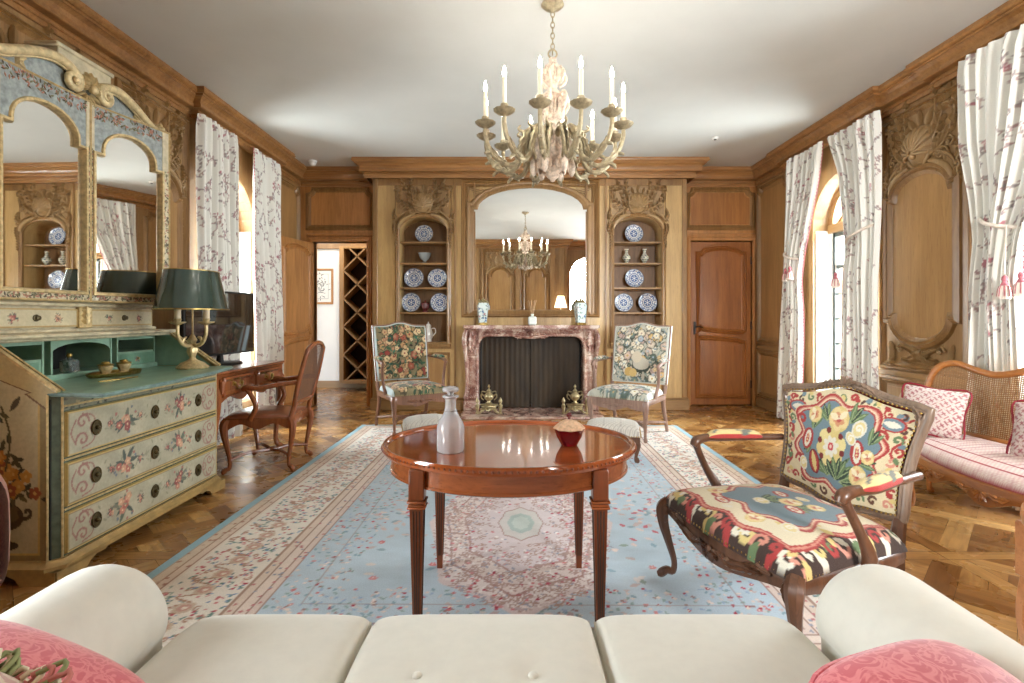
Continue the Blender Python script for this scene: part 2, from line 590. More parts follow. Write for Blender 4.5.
def casement(name, W, cy):
    """arched window: white-painted lining, oak transom and fanlight, iron casements below, glass"""
    r, z0, zs = WIN['r'], WIN['z0'], WIN['zs']
    fr = MB(); o1 = -.20
    wbox(fr, W, cy - r, cy - r + .05, z0, zs - .06, o1 + .03, o1 - .05)
    wbox(fr, W, cy + r - .05, cy + r, z0, zs - .06, o1 + .03, o1 - .05)
    wbox(fr, W, cy - r, cy + r, z0 - .001, z0 + .05, o1 + .12, o1 - .05)
    wbox(fr, W, cy - r, cy - r + .012, z0, zs - .03, -.03, o1); wbox(fr, W, cy + r - .012, cy + r, z0, zs - .03, -.03, o1)
    win = struct(name, fr, M_WHITEP)
    fa = MB()
    wbox(fa, W, cy - r, cy + r, zs - .06, zs + .03, o1 + .05, o1 - .05, .008)
    ap = arch_pts(cy - r + .03, cy + r - .03, zs, r - .03, 24)
    fa.tube([W(p[0], p[1], o1) for p in ap], .034, 4, up=W(0, 0, 1), sq=True)
    for k in (-1, 1):
        fa.tube([W(cy + k * .40, zs, o1), W(cy - k * .16, zs + .42, o1)], .017, 4, sq=True)
    fa.tube([W(cy, zs, o1), W(cy, zs + r - .03, o1)], .015, 4, sq=True)
    struct('fanlight', fa, M_OAKY, win)
    ir = MB()
    for sgn in (-1, 1):
        a, b = (cy - r + .05, cy - .005) if sgn < 0 else (cy + .005, cy + r - .05)
        for s0, s1, q0, q1 in ((a, a + .03, z0 + .05, zs - .06), (b - .03, b, z0 + .05, zs - .06), (a, b, z0 + .05, z0 + .085), (a, b, zs - .10, zs - .06)):
            wbox(ir, W, s0, s1, q0, q1, o1 + .015, o1 - .03)
        m = (a + b) / 2
        wbox(ir, W, a, b, 1.665, 1.70, o1 + .015, o1 - .03)
        for k in range(5):
            z = z0 + .08 + (1.66 - z0 - .08) * (k + 1) / 5.0 - .0
            if k < 4: wbox(ir, W, a, b, z - .008, z + .008, o1, o1 - .02)
        wbox(ir, W, m - .008, m + .008, z0 + .08, zs - .08, o1, o1 - .02)
    struct('casement', ir, M_IRON, win)
    g = MB()
    wbox(g, W, cy - r + .05, cy + r - .05, z0 + .05, zs - .06, o1 - .012, o1 - .016)
    g.prism(ap, .004, lambda s, z, o: W(s, z, o1 - .012 - o))
    struct('glass', g, M_PANE, win)
    return win
casement('window_1', WLf, 5.10)
casement('window_2', WRt, 5.05)
casement('window_3', WRt, 2.55)
casement('window_added', WLf, .75)  # unseen window, added to bring light onto the foreground

# --- back wall: chimney breast with two arched niches and the firebox opening
NL = (-1.404, -.811); NR = (1.272, 1.868)
BX0, BX1 = -1.735, 2.178
FB = (-.405, .865, .93)
wb = MB()
wbox(wb, WB, BX0, NL[0], 0, ZC, 0, -.32)
wbox(wb, WB, NL[1], FB[0], 0, ZC, 0, -.32)
wbox(wb, WB, FB[0], FB[1], FB[2], ZC, 0, -.32)
wbox(wb, WB, FB[1], NR[0], 0, ZC, 0, -.32)
wbox(wb, WB, NR[1], BX1, 0, ZC, 0, -.32)
for n in (NL, NR):
    wbox(wb, WB, n[0], n[1], 0, .83, 0, -.32)
    arch_fill(wb, WB, n[0], n[1], 2.235, .175, ZC, .30)
    wbox(wb, WB, n[0], n[1], .83, 2.6, -.30, -.32)
wall_back = struct('wall_back', wb, M_BREAST)
# recess walls beside the breast, with two doorways
DL = (-2.60, -1.90, 2.14); DR = (2.335, 3.135, 2.155)
rw = MB()
wbox(rw, WR, XL - .2, DL[0], 0, ZC, 0, -.14)
wbox(rw, WR, DL[0], DL[1], DL[2], ZC, 0, -.14)
wbox(rw, WR, DL[1], BX0 + .02, 0, ZC, 0, -.14)
wbox(rw, WR, BX1 - .02, DR[0], 0, ZC, 0, -.14)
wbox(rw, WR, DR[0], DR[1], DR[2], ZC, 0, -.14)
wbox(rw, WR, DR[1], XR + .2, 0, ZC, 0, -.14)
wall_recess = struct('wall_recess', rw, M_RECESS)
cl = MB(); cl.box(2.2, XR + .3, YR + .5, YR + .6, 0, ZC); cl.box(2.1, 2.2, YR + .14, YR + .6, 0, ZC); cl.box(XR + .2, XR + .3, YR + .1, YR + .6, 0, ZC); cl.box(2.1, XR + .3, YR + .1, YR + .6, 2.9, 3.0)
struct('wall_light_stop', cl, M_DARKT)  # unseen dark box, added to stop light leaking round the closed door
# firebox
fb = MB()
fb.box(FB[0] - .03, FB[0], YB + .02, YB + .5, 0, FB[2] + .03); fb.box(FB[1], FB[1] + .03, YB + .02, YB + .5, 0, FB[2] + .03)
fb.box(FB[0], FB[1], YB + .47, YB + .5, 0, FB[2] + .03); fb.box(FB[0], FB[1], YB + .02, YB + .5, FB[2], FB[2] + .03)
struct('firebox', fb, plain('soot_brick', rgb(48, 38, 30), .9, var=.3, nscale=20, bump=.3), wall_back)

# --- rear wall (seen in the looking glass): panelled breast and an arched opening beside it
rq = MB()
wbox(rq, WQ, XL - .2, 1.43, 0, ZC, 0, -.30)
rq.box(1.43, 1.55, YQ2 - .2, YQ2, 0, ZC); rq.box(2.65, XR + .2, YQ2 - .2, YQ2, 0, ZC)
arch_fill(rq, lambda s, z, o: (s, YQ2 + o, z), 1.55, 2.65, 2.2, .5, ZC, .2)
rq.box(1.40, 1.43, YQ2, YQ - .3, 0, ZC)
wall_rear = struct('wall_rear', rq, M_OAK)
al = MB(); al.box(.9, XR + .3, -2.6, -2.45, 0, ZC); al.box(.9, 1.0, -2.5, YQ2 - .2, 0, ZC)
struct('wall_alcove', al, M_WHITEW)

# --- room beyond the open doorway
pn = MB()
pn.box(-4.6, -.8, 8.5, 8.65, 0, 2.95)
pn.box(-4.75, -4.6, YR + .14, 8.65, 0, 2.95)
pn.box(-.9, -.75, YR + .3, 8.65, 0, 2.95)
wall_pantry = struct('wall_pantry', pn, M_WHITEW)
pc = MB(); pc.box(-4.7, -.8, YR + .14, 8.6, 2.9, 3.0)
struct('ceiling_pantry', pc, M_WHITEW)
pb = MB(); pb.box(-4.6, -.9, 8.478, 8.5, 0, .12, .006)
struct('baseboard_pantry', pb, M_OAKX)
pb = MB(); pb.box(-4.6, -.9, 8.46, 8.5, 2.27, 2.37, .006); 
struct('trim_pantry', pb, M_PANEL)

# --- cornice all round, breaking forward over windows and breast
CORN = [(0, 2.868), (.018, 2.868), (.018, 2.900), (.030, 2.903), (.032, 2.910), (.030, 2.917), (.016, 2.922), (.016, 2.938), (.068, 2.941), (.074, 2.947), (.074, 2.968), (.062, 2.972), (.064, 2.984), (.078, 3.008), (.104, 3.024), (.116, 3.025), (.116, 3.040), (.130, 3.043), (.144, 3.055), (.146, 3.066), (.138, 3.07), (.138, 3.09)]
plan = [(XL, YQ), (1.43, YQ), (1.43, YQ2), (XR, YQ2), (XR, 1.7), (3.165, 1.7), (3.165, 3.86), (XR, 3.86), (XR, 4.48), (3.15, 4.48), (3.15, 6.02), (XR, 6.02),
        (XR, YR), (2.24, YR), (2.24, 6.40), (-1.795, 6.40), (-1.795, YR), (XL, YR), (XL, 6.02), (-2.71, 6.02), (-2.71, 4.48), (XL, 4.48)]
cn = MB(); cn.mould(plan, CORN, FLAT)
struct('trim_1', cn, M_CORN, angle=18)
fz = MB()
fz.box(BX0 - .01, BX1 + .01, 6.405, YB + .01, 2.885, 3.08)
for (x0, x1, y0, y1) in ((3.15, 3.21, 4.48, 6.02), (3.165, 3.21, 1.7, 3.86), (-2.78, -2.71, 4.48, 6.02)):
    fz.box(x0, x1, y0, y1, 2.887, 3.08)
struct('trim_2', fz, M_CORN)

# --- baseboards
BASE = [(0, .13), (.012, .13), (.022, .115), (.022, .0), (0, 0)]
for nm, pth in (('baseboard_left', [(XL, YQ), (XL, YR)]), ('baseboard_right', [(XR, YQ2), (XR, YR)]), ('baseboard_rear', [(1.43, YQ), (XL, YQ)])):
    b = MB()
    for (p, q) in zip(pth[:-1], pth[1:]):
        x0, x1 = sorted((p[0], q[0])); y0, y1 = sorted((p[1], q[1]))
        b.box(x0 - .02, x1 + .02, y0 - .0, y1 + .0, 0, .13, .006) if x0 == x1 else b.box(x0, x1, y0 - .02, y1 + .02, 0, .13, .006)
    struct(nm, b, M_OAKY)
bb = MB()
for (a, b_) in ((BX0 - .03, FB[0] - .17), (FB[1] + .17, BX1 + .03)):
    wbox(bb, WB, a, b_, 0, .13, 0, .03, .006); wbox(bb, WB, a + .01, b_ - .01, .13, .155, 0, .018, .006)
struct('baseboard_back', bb, M_OAKX)

# ================================================================== panelling
def panel_set(parent, W, frames, fields, mat_f=None):
    """frames: [(outline, profile)], fields: outlines of raised panel fields"""
    m = MB()
    for ol, pr in frames: m.mould(ol, pr, W)
    struct('panel_moulding', m, M_MOULD, parent, angle=20)
    if fields:
        f = MB()
        for ol in fields: f.prism(ol, .006, W)
        struct('panel_field', f, mat_f or M_PANEL, parent)

# carved crest: shell, C-scrolls, palm branches, rosettes, hangings
def palm(mb, fn, spine, n, L, w, h, base, both=True):
    S = spline(spine, 8); N = len(S) - 1
    mb.tube([fn(p[0], p[1], base + .008) for p in S], [.010 * (1 - .6 * i / N) for i in range(N + 1)], 6)
    for i in range(n):
        t = (i + .6) / n; k = min(N - 1, int(t * N)); p = S[k]; q = S[k + 1]
        a = atan2(q[1] - p[1], q[0] - p[0]); l = L * (1.1 - .55 * t)
        for sg in ((-1, 1) if both else (1,)):
            b = a + sg * (.95 - .35 * t); c = b - sg * .45
            pts = [(p[0], p[1]), (p[0] + cos(b) * l * .5, p[1] + sin(b) * l * .5), (p[0] + cos(b) * l * .55 + cos(c) * l * .45, p[1] + sin(b) * l * .55 + sin(c) * l * .45)]
            mb.leaf(spline(pts, 3), w * (1.1 - .5 * t), h, fn, .15, 2, base)
    e, d = S[-1], S[-2]; a = atan2(e[1] - d[1], e[0] - d[0])
    mb.leaf([(e[0] + cos(a) * L * .7 * q, e[1] + sin(a) * L * .7 * q) for q in (0, .5, 1)], w * .7, h, fn, .1, 2, base)
def volute(mb, fn, x, z, r, a0, turns, sg, w, base):
    n = 18
    mb.tube([fn(x + r * (1 - .85 * i / n) * cos(a0 + sg * turns * 2 * pi * i / n), z + r * (1 - .85 * i / n) * sin(a0 + sg * turns * 2 * pi * i / n), base + .006 + .008 * i / n) for i in range(n + 1)], [w * (1 - .45 * i / n) for i in range(n + 1)], 6)
    mb.ball(fn(x, z, base + .012), w * 1.3, 6, 5)
def crest(mb, W, cx, zc, hw, top, arch, side_drop=.3, base=.004, shell=.085):
    """arch: 2-d points of the arch the crest rides on (left to right)"""
    fn = W; k = shell / .085; n = len(arch)
    for half in (arch[:n // 2 - 1], arch[n // 2 + 2:][::-1]):
        pts = [fn(p[0], p[1] + .012, base + .012) for p in half]
        mb.tube(pts, [.014 + .012 * sin(pi * i / (len(pts) - 1)) for i in range(len(pts))], 7)
        pts = [fn(p[0] + (p[0] - cx) * .09, p[1] + .045 * k + .018, base + .008) for p in half[1:]]
        mb.tube(pts, [.005 + .008 * sin(pi * i / (len(pts) - 1)) for i in range(len(pts))], 6)
        for i in range(1, len(half) - 1):
            p, q = half[i], half[i + 1]; d = 1 if p[0] < cx else -1
            mb.leaf([(p[0], p[1] + .03), (p[0] - d * .012, p[1] + .055 * k), (p[0] - d * .002, p[1] + .085 * k)], .014, .016, fn, .2, 2, base)
    # shell: domed fan with ribs over a boss
    RS = .098 * k; D = .036 * k
    def dome(q): return D * sqrt(max(0, 1 - q * q))
    mb.grid(lambda u, v: fn(cx + RS * v * cos(2 * pi * u) * (1 + .03 * cos(22 * pi * u)), zc + RS * v * sin(2 * pi * u) * (1 + .03 * cos(22 * pi * u)), base + dome(v * .985)), 44, 8, cu=True)
    for i in range(11):
        a = radians(90 + (i - 5) * 25.5)
        mb.tube([fn(cx + cos(a) * RS * q, zc - .05 * k * (1 - q) + sin(a) * RS * q, base + dome(q * .97) + .004) for q in (.12, .3, .5, .7, .85, .97)], [.004 * k, .006 * k, .0075 * k, .009 * k, .010 * k, .009 * k], 6)
    mb.tube([fn(cx + RS * cos(2 * pi * i / 28), zc + RS * sin(2 * pi * i / 28), base + .006) for i in range(28)], .008 * k, 6, closed=True)
    mb.ball(fn(cx, zc - .06 * k, base + .030 * k), .020 * k, 8, 6)
    for i in range(5):
        a = radians(90 + (i - 2) * 24); r0 = .108 * k; L = (.085 - .014 * abs(i - 2)) * k
        mb.leaf([(cx + cos(a) * (r0 + L * t), zc + sin(a) * (r0 + L * t)) for t in (0, .35, .7, 1)], .011 * k, .018, fn, .35, 3, base)
    for sg in (-1, 1):
        def P(pts): return [(cx + sg * x * hw, zc + y * k) for x, y in pts]
        # C-scrolls hugging the shell
        mb.tube([fn(p[0], p[1], base + .012) for p in spline(P([(.10, -.12), (.26, -.08), (.33, .0), (.30, .07), (.22, .075), (.21, .03)]), 6)], [.006 + .010 * sin(pi * i / 30) for i in range(31)], 6)
        volute(mb, fn, cx + sg * .27 * hw, zc + .05 * k, .035 * k, pi / 2, 1.1, -sg, .008, base)
        palm(mb, fn, P([(.16, -.09), (.36, -.01), (.55, .09), (.74, .21)]), 7, .075 * k, .011 * k, .020, base)
        palm(mb, fn, P([(.30, .02), (.40, .10), (.44, .18), (.40, .26)]), 5, .055 * k, .009 * k, .018, base)
        palm(mb, fn, P([(.34, -.07), (.55, -.05), (.76, .0), (.88, .08)]), 5, .060 * k, .010 * k, .018, base)
        volute(mb, fn, cx + sg * .60 * hw, zc - .085 * k, .040 * k, 0 if sg > 0 else pi, 1.2, sg, .009, base)
        volute(mb, fn, cx + sg * .80 * hw, zc - .04 * k, .030 * k, pi / 2, 1.1, -sg, .008, base)
        for (x, y, r) in ((.5, .035, .009), (.57, .02, .008), (.53, -.0, .008), (.66, .02, .008), (.82, .14, .008), (.87, .16, .007)):
            mb.ball(fn(cx + sg * x * hw, zc + y * k, base + .008), r * k, 6, 5)
        # corner rosette
        rx, rz_ = cx + sg * hw * .93, top - .05
        for i in range(6):
            a = i * pi / 3 + .4
            mb.leaf([(rx + cos(a) * .05 * t, rz_ + sin(a) * .05 * t) for t in (.1, .5, 1)], .014, .02, fn, .1, 1, base)
        mb.ball(fn(rx, rz_, base + .012), .013, 7, 5)
        palm(mb, fn, [(rx, rz_ - .04), (rx + sg * .004, rz_ - .09), (rx - sg * .004, rz_ - .15)], 4, .034, .008, .014, base)
        palm(mb, fn, [(rx - sg * .04, rz_), (rx - sg * .09, rz_ + .008), (rx - sg * .15, rz_ + .004)], 4, .034, .008, .014, base)
        # side hanging
        ex, ez = cx + sg * hw * .99, arch[0][1]
        palm(mb, fn, [(ex, ez + .08), (ex + sg * .012, ez), (ex - sg * .008, ez - side_drop * .5), (ex, ez - side_drop)], 8, .046, .010, .018, base)
        volute(mb, fn, ex, ez + .10, .036, 0, 1.2, sg, .010, base)
        palm(mb, fn, [(ex, ez + .13), (ex + sg * .022, ez + .18), (ex + sg * .008, ez + .24)], 4, .045, .010, .018, base)
    return mb
def foot_carving(mb, W, cx, zc, hw, base=.004):
    fn = W
    for i in range(7):
        a = radians(-90 + (i - 3) * 30)
        s = [(cx + cos(a) * .075 * t, zc + sin(a) * .075 * t) for t in (.1, .5, 1)]
        mb.leaf(s, .017, .026, fn, .2, 2, base)
    mb.ball(fn(cx, zc, base + .012), .02, 8, 6)
    for sg in (-1, 1):
        def P(pts): return spline([(cx + sg * x * hw, zc + y) for x, y in pts], 5)
        palm(mb, fn, P([(.08, .0), (.28, .03), (.46, .02), (.70, .10)])[::6], 6, .06, .011, .02, base)
        palm(mb, fn, P([(.08, -.03), (.26, -.06), (.42, -.05), (.56, -.08)])[::6], 4, .05, .011, .02, base)
        volute(mb, fn, cx + sg * .62 * hw, zc + .02, .036, 0 if sg > 0 else pi, 1.2, sg, .009, base)
        rx, rz_ = cx + sg * hw * .93, zc - .08
        mb.leaf(spline([(rx, rz_), (rx - sg * .01, rz_ + .08), (rx + sg * .01, rz_ + .16)], 4), .018, .02, fn, .35, 4, base)
        for i in range(5):
            a = i * 2 * pi / 5
            mb.leaf([(rx + cos(a) * .04 * t, rz_ + sin(a) * .04 * t) for t in (.1, .5, 1)], .014, .018, fn, 0, 1, base)

def tall_panel(parent, W, s0, s1, z0=.76, z1=2.80):
    """carved full-height rococo panel on a side wall"""
    c = (s0 + s1) / 2; hw = (s1 - s0) / 2
    inn = arched_panel(s0 + .075, s1 - .075, 1.16, 2.13, .17, .05, .2)
    panel_set(parent, W, [(rect(s0, s1, z0, z1), PROF), (inn, PROF_B), (rect(s0, s1, .16, .63), PROF)],
              [inn, rect(s0 + .05, s1 - .05, .21, .58)])
    m = MB()
    ap = arch_pts(s0 + .10, s1 - .10, 2.16, .19, 18)
    crest(m, lambda s, z, o: W(s, z, o * 1.5), c, 2.50, hw * .86, z1 - .02, ap, .34, shell=.122)
    foot_carving(m, lambda s, z, o: W(s, z, o * 1.5), c, .88, hw * .8)
    struct('carving', m, M_CARVE, parent, angle=60)
    r = MB(); wbox(r, W, s0 - .06, s1 + .06, .67, .72, 0, .028, .008); wbox(r, W, s0 - .06, s1 + .06, .655, .67, 0, .016)
    struct('dado_rail', r, M_OAKY, parent)
tall_panel(wr, WRt, 3.66, 4.47)
tall_panel(wl, WLf, 3.66, 4.40)
tall_panel(wl, WLf, 2.25, 3.50)
# plain panels at the far corners and near end of the side walls
for (p, W) in ((wr, WRt), (wl, WLf)):
    panel_set(p, W, [(notched(6.02, 6.72, .86, 2.80, .07), PROF), (rect(6.02, 6.72, .17, .70), PROF)],
              [notched(6.07, 6.67, .91, 2.75, .07), rect(6.06, 6.68, .21, .66)])
    r = MB(); wbox(r, W, 5.9, 6.8, .75, .80, 0, .02, .006); struct('dado_rail', r, M_OAKY, p)
# over-door panels
panel_set(wall_recess, WR, [(notched(-2.66, -1.83, 2.33, 2.82, .07), PROF)], [notched(-2.62, -1.87, 2.37, 2.78, .07)], M_RECESS)
panel_set(wall_recess, WR, [(notched(2.30, 3.14, 2.33, 2.82, .07), PROF)], [notched(2.34, 3.10, 2.37, 2.78, .07)], wood('cherry_over_door', rgb(132, 82, 38), rgb(180, 122, 64), 'Z', .36, .25, .8))
for (a, b_, zt) in (DL, DR):
    m = MB()
    m.mould([(a, 0.0), (a, zt), (b_, zt), (b_, 0.0)], [(.0, -.1), (.0, .012), (-.012, .026), (-.035, .03), (-.05, .018), (-.062, .02), (-.07, 0)], WR, closed=False)
    struct('door_casing', m, M_RECESS, wall_recess, angle=25)
    m = MB(); wbox(m, WR, a - .08, b_ + .08, 2.215, 2.25, 0, .03, .008)
    struct('door_head', m, M_RECESS, wall_recess)

# breast pilaster strips and panels
br = MB()
for s in (BX0 + .03, BX1 - .03):
    wbox(br, WB, s - .03, s + .03, .155, 2.885, 0, .022, .005)
for s in (NL[1] + .10, FB[0] - .06, NR[0] - .10, FB[1] + .06):
    wbox(br, WB, s - .014, s + .014, .155, 2.885, 0, .020, .005)
wbox(br, WB, BX0, BX1, 2.80, 2.885, 0, .008, .004)
for n in (NL, NR):
    br.mould(rect(n[0] - .012, n[1] + .012, .2, .70), PROF_S, WB)
    wbox(br, WB, n[0] - .05, n[1] + .05, .785, .83, 0, .035, .008)
    wbox(br, WB, n[0] - .05, n[1] + .05, .765, .785, 0, .02)
    # jamb mouldings of the niche, up and over the arch
    ap = [(n[0], .84)] + arch_pts(n[0], n[1], 2.235, .175, 16) + [(n[1], .84)]
    br.mould(ap, [(.002, -.01), (.002, .012), (-.012, .022), (-.028, .018), (-.034, .026), (-.05, .012), (-.055, 0)], WB, closed=False)
struct('panel_moulding', br, M_MOULD, wall_back, angle=20)
bf = MB()
for n in (NL, NR): bf.prism(rect(n[0] + .03, n[1] - .03, .24, .66), .006, WB)
struct('panel_field', bf, M_PANEL, wall_back)
for n in (NL, NR):
    m = MB(); c = (n[0] + n[1]) / 2
    m.prism(rect(n[0] - .03, n[1] + .03, 2.44, 2.79), .003, WB)
    m.mould([(n[0] - .05, 2.2), (n[0] - .05, 2.80), (n[1] + .05, 2.80), (n[1] + .05, 2.2)], [(-.008, 0), (0, .01), (.008, 0)], WB, closed=False)
    crest(m, lambda s, z, o: WB(s, z, o * 2.0), c, 2.585, .345, 2.80, arch_pts(n[0] - .01, n[1] + .01, 2.25, .185, 18), .2, shell=.1)
    struct('carving', m, M_CARVE, wall_back, angle=60)
# niche shelves and lining
lin = MB()
for n in (NL, NR):
    wbox(lin, WB, n[0], n[1], .84, 2.56, -.285, -.299)
struct('niche_lining', lin, wood('niche_back', rgb(100, 70, 40), rgb(150, 110, 66), 'Z', .5), wall_back)
SHELF_Z = (2.105, 1.84, 1.53, 1.22, .845)
for n in (NL, NR):
    for z in SHELF_Z:
        m = MB(); wbox(m, WB, n[0], n[1], z - .022, z, -.02, -.285, .004)
        struct('niche_shelf', m, M_OAKX, wall_back)
# overmantel frame: shouldered arch with spandrels
MIR = (-.475, .935, 1.245, 2.50, .265)
om = MB()
out = arched_panel(MIR[0], MIR[1], MIR[2], MIR[3], MIR[4], .045)
om.mould(rect(-.60, 1.06, 1.19, 2.835), PROF, WB)
om.mould(rect(-.565, 1.025, 2.56, 2.80), [(-.008, 0), (0, .012), (.008, 0)], WB) if False else None
for sg in (-1, 1):
    c0 = CX + sg * .775
    tri = [(c0, 2.79), (c0 - sg * .36, 2.79), (c0 - sg * .22, 2.735), (c0 - sg * .1, 2.655), (c0, 2.55)]
    om.mould(tri, PROF_S, WB)
    for k in range(1, 5):
        a = k / 5
        om.tube([WB(c0 - sg * .02 * k, 2.775 - .04 * k * .5, .004), WB(c0 - sg * (.03 + .055 * k), 2.775 - .01 * k, .004)], .006, 5)
struct('panel_moulding', om, M_MOULD, wall_back, angle=20)

# rear panelling as reflected in the glass
for (c, hw) in ((-.32, .31), (.62, .27), (-1.5, .31)):
    inn = arched_panel(c - hw, c + hw, 1.1, 2.15, .2, .07, .1)
    panel_set(wall_rear, WQ, [(rect(c - hw - .1, c + hw + .1, .2, 2.82), PROF), (inn, PROF_B)], [inn])
    m = MB(); crest(m, WQ, c, 2.56, hw * 1.1, 2.8, arch_pts(c - hw, c + hw, 2.17, .21, 18), .3, shell=.11)
    struct('carving', m, M_CARVE, wall_rear, angle=60)
m = MB()
for s in (.16, 1.05, 1.3, -.9): wbox(m, WQ, s - .06, s + .06, .15, 2.88, 0, .03, .008)
struct('panel_moulding', m, M_OAK, wall_rear)

# ================================================================== doors
def door_leaf(name, w, h, mat, parent_loc, rz, handle_side=1, th=.04):
    """leaf in local xz, hinge at x=0, front faces -y"""
    W = lambda s, z, o: (s, -th / 2 - o, z)
    d = MB(); d.box(0, w, -th / 2, th / 2, .012, h, .003)
    o = d.build(name, mat); o['kind'] = 'structure'
    o.location = parent_loc; o.rotation_euler = (0, 0, rz)
    q = w / 2
    def wav(z, amp, s0, s1, n=10):
        return [(s0 + (s1 - s0) * i / n, z + amp * (sin(pi * (i / n)) ** 2 * 1.0)) for i in range(n + 1)]
    s0, s1 = .095, w - .095
    up = [(s0, .98)] + [(s0 + .035, .98 + .05), (s0 + .075, 1.0)] + [(s0 + .075 + (s1 - s0 - .11) * i / 8, 1.0 - .035 * sin(pi * i / 16)) for i in range(1, 9)] + [(s1, .985), (s1, h - .16)]
    up += [(s1 - .05, h - .16), (s1 - .07, h - .13)] + [(s1 - .09 - (s1 - s0 - .18) * i / 8, h - .115 + .03 * sin(pi * i / 8)) for i in range(9)] + [(s0 + .05, h - .16), (s0, h - .16)]
    lo = [(s0, .13), (s1, .13), (s1, .82), (s1 - .05, .84)] + [(s1 - .07 - (s1 - s0 - .11) * i / 8, .85 + .035 * sin(pi * i / 16)) for i in range(9)] + [(s0, .90)]
    for sgn, WW in ((1, W), (-1, lambda s, z, o: (s, th / 2 + o, z))):
        m = MB(); m.mould(up, PROF, WW); m.mould(lo, PROF, WW)
        struct('door_moulding', m, mat, o, angle=25)
    m = MB(); m.prism([(s0 + .05, 1.06), (s1 - .05, 1.03), (s1 - .05, h - .2), (s0 + .05, h - .2)], .006, W); m.prism(rect(s0 + .045, s1 - .045, .17, .79), .006, W)
    struct('door_panel', m, mat, o)
    hx = w - .05 if handle_side > 0 else .05
    hd = MB(); hd.box(hx - .015, hx + .015, -th / 2 - .006, -th / 2, .93, 1.1, .003)
    hd.tube([(hx, -th / 2, 1.03), (hx, -th / 2 - .045, 1.03)], .008, 8)
    hd.tube([(hx, -th / 2 - .045, 1.03), (hx - handle_side * .045, -th / 2 - .05, 1.035), (hx - handle_side * .10, -th / 2 - .045, 1.022)], [.009, .008, .006], 8)
    struct('door_handle', hd, M_BLACK, o)
    hg = MB(); x = 0 if handle_side > 0 else w
    for z in (.28, 1.05, 1.9):
        hg.tube([(x, -th / 2 - .004, z - .05), (x, -th / 2 - .004, z + .05)], .009, 8)
    struct('hinge', hg, M_BLACK, o)
    return o
# right door, closed: hinge on the right, so the leaf is mirrored by handle_side=-1
door_leaf('door_1', DR[1] - DR[0] - .01, DR[2] - .01, M_DOOR, (DR[0] + .005, YR + .03, 0), 0, -1)
# left door, swung open against the left wall
door_leaf('door_2', .70, 2.12, M_RECESS, (-2.592, YR - .03, 0), radians(-103.5), 1)
